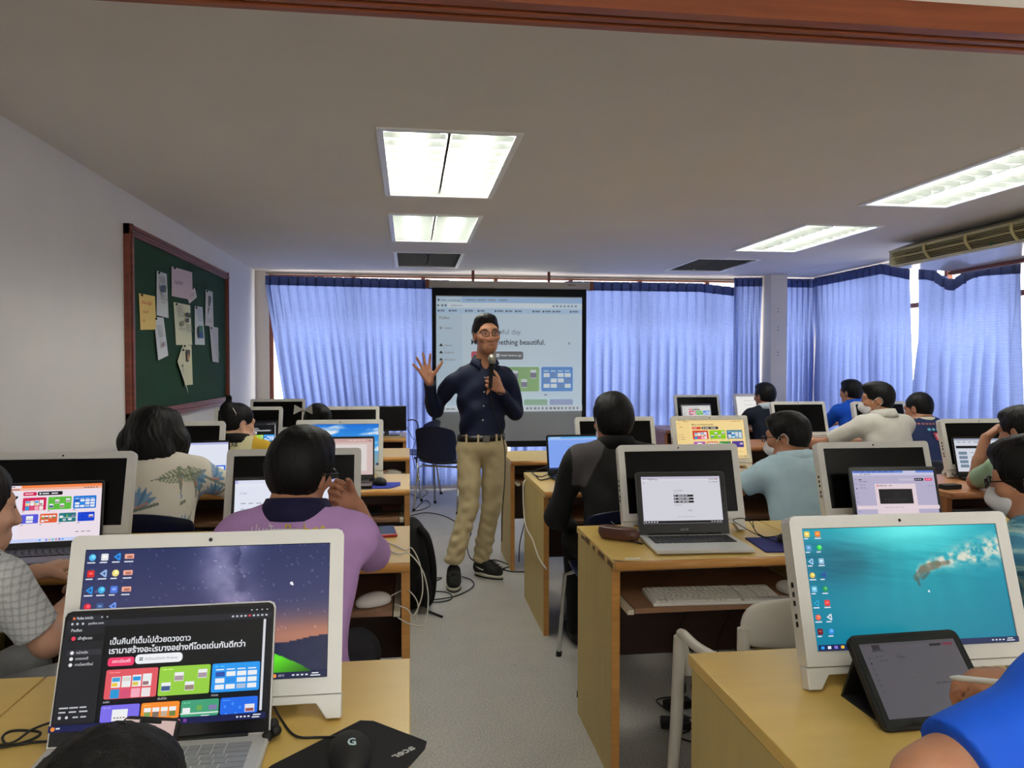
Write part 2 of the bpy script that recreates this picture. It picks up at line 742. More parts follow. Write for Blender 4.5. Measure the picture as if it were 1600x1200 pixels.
# square pillar with fixing holes
mb = MB().box(3.96, 4.15, 8.05, YB, 0, ZC)
structure(mb, 'trim_1', M_col, bevel=0.004)
mb = MB()
for z in (1.98, 1.78, 1.5):
    for dz in (0, 0.035):
        mb.ell((4.045, 8.049, z - dz), (0.006, 0.002, 0.006), 8, 6)
tag(mb.build('trim_2', M_groove), kind='structure')

# header over the doorway: painted lintel, wooden edge with two sliding grooves underneath
structure(MB().box(XL, XR, 1.70, 1.78, 2.20, ZC), 'trim_3', M_col)
mb = MB()
mb.prism([(1.685, 2.153), (1.685, 2.215), (1.70, 2.222), (1.79, 2.222), (1.79, 2.150), (1.768, 2.150), (1.768, 2.165), (1.752, 2.165), (1.752, 2.152), (1.735, 2.152),
          (1.735, 2.165), (1.718, 2.165), (1.718, 2.153)], XL, XR, 'x')
structure(mb, 'trim_4', M_track)
structure(MB().box(XL, XR, 1.719, 1.734, 2.1625, 2.1655).box(XL, XR, 1.753, 1.767, 2.1625, 2.1655), 'trim_5', M_groove)

# windows
M_frame = mat('window_frame_brown', (150, 88, 62), 0.45, var=0.12, scale=20)
gm = bpy.data.materials.new('window_glass')
gm.use_nodes = True
nt = gm.node_tree
nt.nodes.remove(nt.nodes['Principled BSDF'])
tr = nt.nodes.new('ShaderNodeBsdfTransparent')
gl = nt.nodes.new('ShaderNodeBsdfGlossy')
gl.inputs['Roughness'].default_value = 0.02
mxs = nt.nodes.new('ShaderNodeMixShader')
mxs.inputs[0].default_value = 0.06
nt.links.new(tr.outputs[0], mxs.inputs[1])
nt.links.new(gl.outputs[0], mxs.inputs[2])
nt.links.new(mxs.outputs[0], nt.nodes['Material Output'].inputs[0])


def window(n, along, c, a0, a1, z0, z1, mull, trans):
    """along 'x' (plane y=c) or 'y' (plane x=c): frame of bars, and one pane of glass"""
    def bx(m, u0, u1, z_0, z_1, t):
        if along == 'x':
            m.box(u0, u1, c - t, c + t, z_0, z_1)
        else:
            m.box(c - t, c + t, u0, u1, z_0, z_1)
    fb = MB()
    t = 0.022
    for u in [a0] + mull + [a1]:
        bx(fb, u - t, u + t, z0, z1, 0.025)
    for z in [z0] + trans + [z1]:
        bx(fb, a0, a1, z - t, z + t, 0.02)
    f = tag(fb.build('window_%d' % n, M_frame), kind='structure')
    g = MB()
    bx(g, a0, a1, z0, z1, 0.002)
    g.build('window_glass', gm, f)


window(1, 'x', YB + 0.05, -1.465, 4.60, 0.09, 2.33, [-0.6, 0.15, 0.95, 1.8, 2.6, 3.4, 3.99], [0.90, 1.92])
window(3, 'x', YF - 0.05, -0.98, 3.98, 0.92, 2.08, [0.25, 1.5, 2.75], [])  # added window out of view, there to brighten camera-facing surfaces
window(2, 'y', RW + 0.05, 5.27, 8.18, 0.14, 2.31, [6.25, 7.2], [0.90, 1.92])

# ---------------------------------------------------------------- curtains
cm = bpy.data.materials.new('blue_curtain_cloth')
cm.use_nodes = True
nt = cm.node_tree
nt.nodes.remove(nt.nodes['Principled BSDF'])
df = nt.nodes.new('ShaderNodeBsdfDiffuse')
tl = nt.nodes.new('ShaderNodeBsdfTranslucent')
mxs = nt.nodes.new('ShaderNodeMixShader')
mxs.inputs[0].default_value = 0.55
tc = nt.nodes.new('ShaderNodeTexCoord')
mp = nt.nodes.new('ShaderNodeMapping')
mp.inputs['Scale'].default_value = (6, 6, 60)
nt.links.new(tc.outputs['Object'], mp.inputs[0])
no = nt.nodes.new('ShaderNodeTexNoise')
no.inputs['Scale'].default_value = 3
no.inputs['Detail'].default_value = 4
nt.links.new(mp.outputs[0], no.inputs['Vector'])
wv = nt.nodes.new('ShaderNodeTexWave')
wv.bands_direction = 'Z'
wv.inputs['Scale'].default_value = 14
wv.inputs['Distortion'].default_value = 2.0
wv.inputs['Detail'].default_value = 2
nt.links.new(tc.outputs['Object'], wv.inputs['Vector'])
ad = nt.nodes.new('ShaderNodeMath')
ad.operation = 'MULTIPLY_ADD'
ad.inputs[1].default_value = 0.12
nt.links.new(wv.outputs[1], ad.inputs[0])
nt.links.new(no.outputs[0], ad.inputs[2])
rp = nt.nodes.new('ShaderNodeValToRGB')
rp.color_ramp.elements[0].position = 0.3
rp.color_ramp.elements[0].color = (*lin((112, 131, 188)), 1)
rp.color_ramp.elements[1].position = 0.95
rp.color_ramp.elements[1].color = (*lin((133, 151, 203)), 1)
nt.links.new(ad.outputs[0], rp.inputs[0])
nt.links.new(rp.outputs[0], df.inputs[0])
nt.links.new(rp.outputs[0], tl.inputs[0])
nt.links.new(df.outputs[0], mxs.inputs[1])
nt.links.new(tl.outputs[0], mxs.inputs[2])
nt.links.new(mxs.outputs[0], nt.nodes['Material Output'].inputs[0])
M_cur = cm
M_tape = mat('curtain_heading_cloth', (76, 94, 152), 0.8, var=0.1, scale=30, stretch=(1, 1, 4))
M_rail = mat('curtain_rail_metal', (150, 140, 128), 0.4, 0.3)


def curtain(label, path, ztop, zbot, pleats, seed, amp=0.055, gather=None, sag=None, spread=1.0):
    """pinch-pleated cloth along path (two plan points); ztop may be a function of t"""
    a, b = Vector((*path[0], 0)), Vector((*path[1], 0))
    d = (b - a)
    L = d.length
    n = Vector((d.y, -d.x, 0)).normalized()       # towards the room
    r = random.Random(seed)
    ph = [r.uniform(0.7, 1.3) for _ in range(pleats + 2)]
    off = [r.uniform(-0.25, 0.25) for _ in range(pleats + 2)]
    NU = pleats * 18
    NV = 40
    ft = ztop if callable(ztop) else (lambda t: ztop)
    t0 = thing('curtain', label, 'curtain', (a.x, a.y, 0), group='blue pleated curtains')

    def fold(t, k):
        # k = 0 at the heading, 1 at the hem
        u = t * pleats
        i = int(min(pleats - 1, u))
        x = u - i
        pin = math.exp(-((x - 0.5) / 0.09) ** 2) * (1 - min(1, k * 3.0))          # narrow pinch at the top
        ii = (t * pleats - 0.5)
        a, b_ = int(max(0, math.floor(ii))), int(max(0, math.floor(ii))) + 1
        q = max(0.0, min(1.0, ii - a))
        o_ = off[a] * (1 - q) + off[b_] * q
        p_ = ph[a] * (1 - q) + ph[b_] * q
        y = (x + o_ * k * 0.8) % 1.0
        fold_ = 1 - 2.2 * abs(math.sin(math.pi * (y + 0.5))) ** 0.75 if True else 0
        wob = 0.62 * fold_ * p_ + 0.35 * math.sin(2 * math.pi * (t * pleats * 0.37 + seed)) * k
        wob += 0.16 * math.sin(2 * math.pi * (t * pleats * 1.7 + o_ + k * 0.7)) * k
        return -pin * 0.8 + wob * (0.10 + 0.90 * min(1, k * 1.9))

    def pos(t, z, zt):
        k = (zt - z) / (zt - zbot)
        g = t
        if gather:
            g = gather(t, k)
        s = a + d * g
        return s + n * (amp * fold(t, k) + (sag(t, k) if sag else 0)) + Vector((0, 0, z)) - Vector((a.x, a.y, 0))
    vs, fs = [], []
    for j in range(NV + 1):
        for i in range(NU + 1):
            t = i / NU
            zt = ft(t) - 0.10
            z = zt + (zbot - zt) * (j / NV)
            vs.append(pos(t, z, zt))
    for j in range(NV):
        for i in range(NU):
            q = j * (NU + 1) + i
            fs.append((q, q + NU + 1, q + NU + 2, q + 1))
    MB().add(vs, fs, True).build('curtain_cloth', M_cur, t0)
    m = MB()
    vs, fs = [], []
    for j in range(3):
        for i in range(NU + 1):
            t = i / NU
            zt = ft(t) - 0.10
            p = pos(t, zt, zt)
            vs.append(p + Vector((0, 0, 0.05 * j)) + n * 0.002)
    for j in range(2):
        for i in range(NU):
            q = j * (NU + 1) + i
            fs.append((q, q + 1, q + NU + 2, q + NU + 1))
    m.add(vs, fs, True)
    o = m.build('heading_band', M_tape, t0)
    so = o.modifiers.new('thickness', 'SOLIDIFY')
    so.thickness = 0.004
    return t0


zl = lambda p0, p1: (lambda t: p0 + (p1 - p0) * t)
curtain('long blue pleated curtain at the far left window, left of the projection screen', ((-1.50, 8.36), (1.05, 8.36)),
        lambda t: 2.300 - 0.03 * t - min(0.1, max(0, t - 0.76) * 0.8), 0.05, 27, 1,
        gather=lambda t, k: t + 0.10 * (1 - t) * min(1, k * 1.2) * (1 if t < 0.3 else max(0, 1 - (t - 0.3) * 2.5)))
curtain('long blue pleated curtain at the back window, just right of the projection screen', ((1.10, 8.36), (3.70, 8.36)),
        lambda t: 2.285 - min(0.1, max(0, 0.24 - t) * 0.8) - max(0, t - 0.83) * 0.26, 0.05, 24, 2)
curtain('narrow blue curtain left of the square pillar', ((3.64, 8.30), (3.95, 8.24)), 2.345, 0.05, 5, 3, gather=lambda t, k: t * (1 - 0.05 * math.sin(min(1, k * 1.6) * math.pi)))
curtain('narrow shaded blue curtain right of the square pillar', ((4.17, 8.30), (4.63, 8.30)), 2.345, 0.05, 7, 4,
        gather=lambda t, k: t * (1 - 0.04 * min(1, k * 1.1)))
curtain('blue curtain on the right wall beyond the air conditioner', ((4.58, 8.27), (4.58, 6.57)),
        lambda t: 2.35 - max(0, t - 0.74) * 0.40, 0.05, 15, 5, amp=0.045, gather=lambda t, k: t + 0.03 * k)
curtain('loosely hung blue curtain below the air conditioner on the right wall', ((4.58, 6.45), (4.58, 5.27)),
        lambda t: 2.235 - 0.085 * t - 0.11 * math.exp(-((t - 0.36) / 0.16) ** 2), 0.05, 9, 6, amp=0.06, gather=lambda t, k: t - 0.05 * k * (1 - t),
        sag=lambda t, k: 0.03 * math.sin(t * 9 + k * 3) * k)
tag(MB().box(-1.50, 3.94, 8.385, 8.40, 2.318, 2.338).build('trim_6', M_rail), kind='structure')
tag(MB().box(4.60, 4.615, 5.26, 8.10, 2.30, 2.318).build('trim_7', M_rail), kind='structure')

# ---------------------------------------------------------------- ceiling lights
M_white = mat('white_enamel', (236, 236, 232), 0.35, var=0.02, scale=12)
M_alu = mat('bright_reflector', (226, 230, 228), 0.36, 0.92, var=0.03, scale=20)
M_fin = mat('louver_fin', (128, 132, 130), 0.4, 0.5, var=0.03, scale=20)
M_grey = mat('unlit_reflector', (120, 122, 124), 0.35, 0.5, var=0.05, scale=20)  # darker reflector copy for unlit fixtures: their dimness put into the colour
M_tube = mat('fluorescent_tube', (255, 252, 240), 0.3, emit=LAMP)
M_off = mat('unlit_tube', (205, 205, 200), 0.3, var=0.02)


def fixture(f, label):
    x0, x1, y0, y1, lit = f
    t = thing('ceiling_light', label, 'light', ((x0 + x1) / 2, (y0 + y1) / 2, ZC), group=('lit' if lit else 'unlit') + ' recessed ceiling lights')
    W, D = (x1 - x0) / 2, (y1 - y0) / 2
    e = 0.022
    fr_ = MB()
    fr_.box(-W - 0.008, -W + e, -D - 0.008, D + 0.008, -0.008, 0.0).box(W - e, W + 0.008, -D - 0.008, D + 0.008, -0.008, 0.0)
    fr_.box(-W + e, W - e, -D - 0.008, -D + e, -0.008, 0.0).box(-W + e, W - e, D - e, D + 0.008, -0.008, 0.0)
    fr_.build('frame', M_white, t)
    h = MB()
    h.box(-W, W, -D, D, 0.112, 0.12)
    h.box(-W, -W + 0.004, -D, D, 0, 0.115).box(W - 0.004, W, -D, D, 0, 0.115).box(-W, W, -D, -D + 0.004, 0, 0.115).box(-W, W, D - 0.004, D, 0, 0.115)
    h.build('housing', M_white, t)
    for s in (-1, 1):
        rf = MB()
        pts = []
        for k in range(9):
            q = math.pi * k / 8
            pts.append((s * W / 2 - (W / 2 - 0.006) * math.cos(q), 0.012 + 0.092 * math.sin(q)))
        vs = [(p[0], y, p[1]) for y in (-D + 0.006, D - 0.006) for p in pts]
        rf.add(vs, [(k, k + 1, k + 10, k + 9) for k in range(8)], True)
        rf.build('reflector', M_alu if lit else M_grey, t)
        lv = MB()
        nb = 11
        for k in range(nb):
            y = -D + 0.03 + (2 * D - 0.06) * k / (nb - 1)
            vs = []
            for q in range(9):
                x = s * W / 2 + (W / 2 - 0.012) * (q / 4 - 1)
                dip = 0.022 - 0.012 * abs(q / 4 - 1)
                vs += [(x, y - 0.001, 0.004), (x, y - 0.001, 0.004 + dip + 0.014)]
            lv.add(vs, [(2 * q, 2 * q + 2, 2 * q + 3, 2 * q + 1) for q in range(8)], False)
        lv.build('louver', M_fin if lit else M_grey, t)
        MB().tube([(s * W / 2, -D + 0.03, 0.060), (s * W / 2, D - 0.03, 0.060)], 0.0135, 12).build('tube', M_tube if lit else M_off, t)
    return t


fl = ['large lit ceiling light nearest the camera on the left, near the presenter', 'smaller looking lit ceiling light straight behind the near left one',
      'unlit grey ceiling light above the left side of the projection screen', 'lit ceiling light nearest on the right, cut by the picture edge, above the air conditioner',
      'lit ceiling light on the right, farther one, beside the air conditioner end', 'unlit grey ceiling light in front of the right back curtain',
      'lit ceiling light over the left front desks behind the camera', 'lit ceiling light over the right front desks behind the camera']
for f, l in zip(FIX, fl):
    fixture(f, l)

# ---------------------------------------------------------------- air conditioner
M_ac = mat('aged_cream_plastic', (196, 190, 160), 0.45, var=0.05, scale=6)
M_acb = mat('smooth_grey_white_panel', (214, 214, 214), 0.12, var=0.02, scale=6)
M_dark = mat('dark_interior', (20, 19, 18), 0.7, var=0.1)
M_slat = mat('cream_slat', (190, 180, 130), 0.45, var=0.05)
ac = thing('air_conditioner', 'long cream ceiling mounted air conditioner at upper right above the curtains', 'air conditioner', (0, 0, 0))
A0, A1 = 3.6, 5.86                # Y range
prof = [(4.05, 2.345), (3.90, 2.285), (3.93, 2.18), (4.03, 2.15), (4.52, 2.12), (4.62, 2.30), (4.60, 2.345)]
mb = MB()
mb.prism([(4.05, 2.345), (3.893, 2.288), (3.905, 2.274), (4.05, 2.28), (4.05, 2.18), (3.94, 2.178), (3.945, 2.166), (4.05, 2.156), (4.49, 2.134), (4.49, 2.345)], -A1, -A0, 'y')
mb.v = [(p[0], -p[1], p[2]) for p in mb.v]
mb.f = [f[::-1] for f in mb.f]
mb.build('casing', M_ac, ac)
MB().box(4.02, 4.03, A0, A1 - 0.03, 2.18, 2.285).build('grille_recess', M_dark, ac)
mb = MB().box(3.905, 4.06, A1 - 0.035, A1 + 0.015, 2.165, 2.292)
mb.build('end_cap', M_ac, ac, bevel=0.02, seg=3)
for k in range(8):
    z = 2.19 + 0.0115 * k
    x = 3.943 - 0.05 * (z - 2.19) / 0.09
    sl = MB()
    sl.box(x, x + 0.014, A0, A1 - 0.03, z - 0.002, z + 0.0015)
    sl.build('slat', M_slat, ac)
sl = MB().box(3.905, 3.925, A0, A1 - 0.03, 2.226, 2.236).build('center_rail', M_slat, ac, bevel=0.003)
for y in (5.42, 4.98, 4.56, 4.15, 3.8):
    sl = MB()
    pts = [(3.895 + 0.05 * (k / 6) - 0.022 * math.sin(math.pi * k / 6), y, 2.282 - 0.108 * k / 6) for k in range(7)]
    sl.tube(pts, 0.011, 8).build('rib', M_slat, ac)
MB().prism([(3.96, 2.166), (4.48, 2.139), (4.48, 2.131), (3.96, 2.155)], A0, A1 - 0.02, 'y').build('bottom_panel', M_acb, ac)
MB().box(4.43, 4.49, A0, A1, 2.108, 2.131).build('drip_edge', M_redwood, ac)
MB().ell((3.935, 4.78, 2.185), (0.006, 0.012, 0.012), 8, 6).build('knob', mat('green_plastic', (40, 110, 70), 0.4), ac)

# ---------------------------------------------------------------- notice board
M_felt = mat('green_felt', (17, 62, 40), 0.95, var=0.15, scale=4, bump=0.4, bscale=900)
B0, B1, BZ0, BZ1 = 4.66, 7.08, 1.02, 2.17
bd = thing('notice_board', 'large green felt notice board in a red brown wooden frame on the left wall', 'notice board', (XL, (B0 + B1) / 2, (BZ0 + BZ1) / 2))
W, H = (B1 - B0) / 2, (BZ1 - BZ0) / 2
MB().box(0.002, 0.018, -W + 0.04, W - 0.04, -H + 0.04, H - 0.04).build('felt_panel', M_felt, bd)
for nm, bx in (('frame_rail', (-W, W, H - 0.062, H)), ('frame_rail', (-W, W, -H, -H + 0.062)), ('frame_stile', (-W, -W + 0.062, -H, H)), ('frame_stile', (W - 0.062, W, -H, H))):
    mb = MB()
    mb.box(0.0, 0.036, bx[0], bx[1], bx[2], bx[3])
    horiz = nm == 'frame_rail'
    if horiz:
        c = (bx[2] + bx[3]) / 2
        mb.box(0.036, 0.048, bx[0], bx[1], c - 0.018, c - 0.004).box(0.036, 0.044, bx[0], bx[1], c + 0.004, c + 0.02)
    else:
        c = (bx[0] + bx[1]) / 2
        mb.box(0.036, 0.048, c - 0.018, c - 0.004, bx[2], bx[3]).box(0.036, 0.044, c + 0.004, c + 0.02, bx[2], bx[3])
    mb.build(nm, M_redwood, bd, bevel=0.003)
M_print = color_attr_mat('printed_paper', 0, 0.8)


def notice(label, quad, bg, draw, group='notices on the green board', curl=0.0):
    """sheet pinned on the board; quad = its corners in the photograph (tl, tr, br, bl)"""
    c = [PX(x, y, XL + 0.022) for x, y in quad]
    o = sum(c, Vector()) / 4
    t = thing('paper_notice', label, 'notice', tuple(o), group=group)
    pg = Page(1, 1, bg)
    draw(pg)
    # lay the unit page into the quad, slightly lifted at the free corner
    for i, (x, y, z) in enumerate(pg.v):
        u, v = x + 0.5, 0.5 - z
        p = (c[0] * (1 - u) + c[1] * u) * (1 - v) + (c[3] * (1 - u) + c[2] * u) * v
        lift = 0.003 + 0.012 * curl * v * v + 0.004 * math.sin(u * 3 + v * 4) - y * 4
        p = p + Vector((max(0.001, lift), 0, 0)) - o
        pg.v[i] = tuple(p)
    pg.build('sheet', M_print, t)
    pin = c[0] * 0.9 + c[1] * 0.1 + (c[3] - c[0]) * 0.04 - o
    MB().ell((pin.x + 0.012, pin.y, pin.z), (0.006, 0.008, 0.008), 8, 6).build('pin', M_dark, t)
    return t


def lines(pg, u0, u1, v0, v1, n, col=(120, 120, 120)):
    for k in range(n):
        v = v0 + (v1 - v0) * k / n
        pg.words(u0, v, (u1 - u0), (v1 - v0) / n * 0.35, col, 4)


def d_note(pg):
    for k, s in enumerate(('ห้องปฏิบัติ', 'การคอมพิวเตอร์', 'กลุ่มวิชาฯ')):
        pg.text(s, 0.12, 0.28 + 0.25 * k, 0.085, (214, 110, 70), 0.01, width=0.75)


def d_art(pg, c1=(60, 80, 120), c2=(90, 90, 90)):
    lines(pg, 0.15, 0.85, 0.1, 0.28, 4)
    pg.rect(0.25, 0.3, 0.5, 0.46, c1).rect(0.55, 0.28, 0.8, 0.44, c2)
    lines(pg, 0.15, 0.85, 0.5, 0.65, 4)
    lines(pg, 0.2, 0.6, 0.68, 0.72, 1)


def d_pink(pg):
    pg.text('บุคลากร', 0.12, 0.55, 0.13, (90, 78, 92), 0.0, width=0.72)


def d_yg(pg):
    lines(pg, 0.08, 0.5, 0.05, 0.35, 6)
    pg.rect(0.6, 0.2, 0.75, 0.3, (50, 60, 60)).rect(0.78, 0.2, 0.95, 0.32, (70, 80, 60)).rect(0.6, 0.34, 0.78, 0.44, (60, 60, 70))
    pg.rect(0.25, 0.42, 0.42, 0.54, (130, 130, 110))
    lines(pg, 0.08, 0.5, 0.6, 0.66, 2, (60, 60, 60))
    lines(pg, 0.55, 0.95, 0.5, 0.7, 4)


def d_photo(pg):
    lines(pg, 0.2, 0.8, 0.06, 0.4, 7, (110, 130, 150))
    pg.rect(0.22, 0.5, 0.75, 0.66, (50, 110, 90)).rect(0.22, 0.66, 0.75, 0.82, (50, 80, 130))


def d_two(pg):
    pg.rect(0.35, 0.15, 0.75, 0.45, (90, 90, 90)).rect(0.3, 0.48, 0.75, 0.72, (110, 105, 100))
    lines(pg, 0.2, 0.8, 0.76, 0.92, 4)


def d_list(pg):
    lines(pg, 0.15, 0.85, 0.06, 0.9, 14, (150, 150, 150))


def d_tri(pg):
    pg.rect(0.25, 0.12, 0.8, 0.42, (70, 66, 60)).disc(0.55, 0.3, 0.09, (214, 150, 90))


def zq(z0, pts):
    return [(160 + x / 4, 320 + y / 4) for x, y in pts]


notice('white printed notice overlapped by the yellow note, at its upper right', zq(0, [(336, 412), (398, 432), (408, 708), (338, 690)]), (206, 212, 216), d_art)
notice('white printed notice hanging below the yellow note with a small drawing', zq(0, [(318, 700), (378, 706), (394, 942), (336, 972)]), (202, 208, 214),
       lambda pg: (lines(pg, 0.15, 0.85, 0.2, 0.5, 7), pg.disc(0.4, 0.68, 0.06, (190, 130, 110)), pg.rect(0.55, 0.6, 0.8, 0.72, (170, 170, 190))), curl=1)
notice('yellow note with orange handwriting, leftmost on the green board', zq(0, [(224, 552), (325, 572), (331, 780), (237, 782)]), (228, 200, 120), d_note)
notice('large pink sheet with handwriting at the top of the green board', zq(0, [(428, 384), (557, 422), (560, 596), (432, 570)]), (206, 186, 194), d_pink)
notice('small white slip stuck to the lower right corner of the pink sheet', zq(0, [(575, 516), (587, 578), (538, 618), (528, 574)]), (206, 198, 200),
       lambda pg: lines(pg, 0.2, 0.8, 0.3, 0.8, 3))
notice('cream printed leaflet with a diamond picture below the pale green leaflet, left half', zq(0, [(496, 884), (512, 1080), (522, 1184), (458, 980)]), (206, 206, 172),
       lambda pg: pg.poly([(0.42, 0.28), (0.8, 0.52), (0.72, 0.72), (0.3, 0.6)], (90, 96, 84)).poly([(0.44, 0.36), (0.7, 0.54), (0.66, 0.66), (0.38, 0.56)], (200, 200, 180)), curl=1)
notice('cream printed leaflet with a dark photograph at the bottom of the board', zq(0, [(498, 872), (553, 880), (560, 1124), (514, 1128)]), (208, 208, 174), d_tri)
notice('pale green folded leaflet in the middle of the green board', zq(0, [(441, 608), (545, 628), (556, 876), (460, 876)]), (208, 210, 180), d_yg)
notice('narrow pale blue leaflet with a colour photograph, right of the pale green leaflet', zq(0, [(573, 632), (622, 640), (636, 876), (578, 874)]), (200, 208, 212), d_photo)
notice('narrow white sheet with two grey photographs, upper right on the board', zq(0, [(642, 530), (686, 544), (690, 764), (642, 754)]), (204, 202, 200), d_two)
notice('narrow white sheet of plain text, rightmost on the board', zq(0, [(666, 760), (720, 768), (716, 986), (682, 980)]), (202, 202, 204), d_list, curl=0.6)

# ---------------------------------------------------------------- projection screen
M_case = mat('screen_case_cream', (176, 168, 156), 0.45, var=0.04)
M_blackcloth = mat('black_screen_border', (16, 16, 18), 0.85, var=0.1)
M_scr = mat('grey_white_screen_cloth', (176, 180, 180), 0.9, var=0.02)
SY = 8.19
sc = thing('projection_screen', 'pull down projection screen with black border showing a web page', 'projection screen', (1.072, SY, 0))
MB().box(-0.885, 0.885, -0.045, 0.035, 2.175, 2.25).build('screen_case', M_case, sc, bevel=0.012)
for s in (-1, 1):
    MB().box(s * 0.885 - 0.02, s * 0.885 + 0.02, -0.05, 0.04, 2.165, 2.262).build('end_cap', M_redwood, sc, bevel=0.006)
for x in (-0.40, 0.42):
    MB().box(x - 0.015, x + 0.015, -0.012, 0.004, 2.25, ZC).build('hanger', M_redwood, sc)
MB().box(-0.835, 0.835, -0.002, 0.001, 0.50, 2.18).build('border', M_blackcloth, sc)
MB().box(-0.795, 0.785, -0.0045, -0.0025, 0.54, 2.095).build('screen_cloth', M_scr, sc)
MB().box(-0.845, 0.845, -0.012, 0.012, 0.475, 0.505).build('weight_bar', M_blackcloth, sc, bevel=0.004)
pgm = Page(1, 1)
pgm.text('VERTEX', 0.0, 0.0, 0.73, (30, 26, 24), 0.01)
for i, v in enumerate(pgm.v):
    pgm.v[i] = (0.62 + (v[0] + 0.5) * 0.024, -0.046, 2.207 + (v[2] - 0.5) * 0.028)
pgm.build('maker_mark', M_print, sc)
M_proj = color_attr_mat('projected_picture', 0.0, 0.9)
_b = M_proj.node_tree.nodes['Principled BSDF']
_a = [n for n in M_proj.node_tree.nodes if n.type == 'VERTEX_COLOR'][0]
M_proj.node_tree.links.new(_a.outputs[0], _b.inputs['Emission Color'])
_b.inputs['Emission Strength'].default_value = 0.34
PW, PH = 1.575, 1.225
pg = Page(PW, PH, (196, 214, 226))
pg.rect(0, 0, 1, 0.05, (160, 190, 222)).rect(0, 0, 0.17, 0.055, (190, 212, 228)).rect(0, 0.05, 1, 0.10, (200, 218, 230)).rect(0.08, 0.055, 0.8, 0.095, (212, 226, 234))
pg.rect(0, 0.10, 1, 0.145, (178, 204, 226)).rect(0, 0.145, 0.175, 0.955, (186, 206, 220))
pg.rect(0.01, 0.018, 0.02, 0.04, (70, 80, 90))
pg.text('Make something', 0.03, 0.04, 0.018, (90, 100, 110))
pg.text('×', 0.155, 0.04, 0.02, (90, 100, 110))
pg.words(0.2, 0.02, 0.3, 0.014, (140, 160, 185), 4)
for u in (0.012, 0.04, 0.062):
    pg.disc(u, 0.077, 0.011, (120, 135, 150))
pg.text('padlet.com', 0.1, 0.083, 0.016, (80, 90, 100))
for k in range(7):
    pg.disc(0.8 + 0.026 * k, 0.075, 0.009, (130, 145, 160))
for k, u in enumerate((0.015, 0.09, 0.2, 0.285, 0.4, 0.475, 0.54, 0.66, 0.73, 0.8, 0.92)):
    pg.disc(u, 0.123, 0.009, (80, 95, 110))
    pg.words(u + 0.012, 0.115, 0.05, 0.014, (120, 135, 150), 1)
pg.text('Padlet', 0.02, 0.195, 0.026, (110, 116, 122))
pg.disc(0.03, 0.272, 0.012, (150, 150, 160))
pg.text('Log in', 0.055, 0.28, 0.02, (110, 116, 122))
for k, s in enumerate(('Home', 'Explore', 'Remakes')):
    pg.poly([(0.03, 0.405 + 0.062 * k), (0.045, 0.43 + 0.062 * k), (0.018, 0.43 + 0.062 * k)], (50, 56, 62))
    pg.text(s, 0.057, 0.43 + 0.062 * k, 0.019, (125, 132, 138))
pg.text("It's a beautiful day.", 0.235, 0.325, 0.048, (104, 112, 120), -0.008, width=0.345)
pg.text('Make something beautiful.', 0.235, 0.415, 0.048, (70, 76, 82), 0.012, width=0.505)
pg.rect(0.235, 0.475, 0.36, 0.545, (184, 88, 104), 0.016).text('Sign up', 0.26, 0.52, 0.022, (228, 210, 216), 0.01)
pg.rect(0.375, 0.475, 0.59, 0.545, (112, 114, 116), 0.016)
for a in (0, 1):
    for b in (0, 1):
        pg.rect(0.405 + a * 0.012, 0.495 + b * 0.015, 0.415 + a * 0.012, 0.508 + b * 0.015, (222, 230, 236))
pg.text('Install windows app', 0.437, 0.518, 0.022, (216, 222, 226), 0.012, width=0.14)
cards = [((0.235, 0.46), (186, 100, 110)), ((0.475, 0.70), (142, 178, 128)), ((0.715, 0.935), (104, 150, 208))]
for (u0, u1), c in cards:
    pg.rect(u0, 0.61, u1, 0.825, c, 0.014)
    r = random.Random(int(u0 * 100))
    if u0 < 0.6:
        for (a, b) in ((0.17, 0.15), (0.73, 0.12), (0.45, 0.5), (0.08, 0.58)):
            x, y = u0 + a * (u1 - u0), 0.61 + b * 0.215
            pg.rect(x, y, x + 0.04, y + 0.075, (206, 214, 216)).rect(x, y + 0.025, x + 0.04, y + 0.07, (130, 128, 150))
    else:
        for i in range(4):
            x = u0 + 0.016 + i * 0.049
            pg.rect(x, 0.642, x + 0.035, 0.65, (210, 224, 236))
            for j in range(3):
                c2 = (216, 226, 232) if (i + j) % 3 != 1 else (120, 150, 196)
                pg.rect(x, 0.665 + 0.047 * j, x + 0.042, 0.70 + 0.047 * j, c2)
pg.words(0.735, 0.852, 0.03, 0.01, (120, 130, 140), 1)
for u0, u1, c in ((0.235, 0.40, (168, 150, 190)), (0.415, 0.58, (200, 150, 110)), (0.595, 0.757, (150, 184, 160)), (0.773, 0.935, (158, 172, 204))):
    pg.rect(u0, 0.895, u1, 0.945, c, 0.012)
    pg.rect(u0, 0.92, u1, 0.946, c)
pg.rect(0, 0.946, 1, 1.0, (206, 216, 222))
for k in range(14):
    pg.words(0.61 + 0.027 * k, 0.965, 0.02, 0.02, (130, 138, 146), 1)
pg.words(0.03, 0.968, 0.1, 0.014, (150, 156, 162), 3)
pg.poly([(0.905, 0.385), (0.915, 0.41), (0.908, 0.41), (0.906, 0.425)], (90, 96, 102))
pg.build('projected_page', M_proj, sc, (-0.002, -0.0065, 1.472))
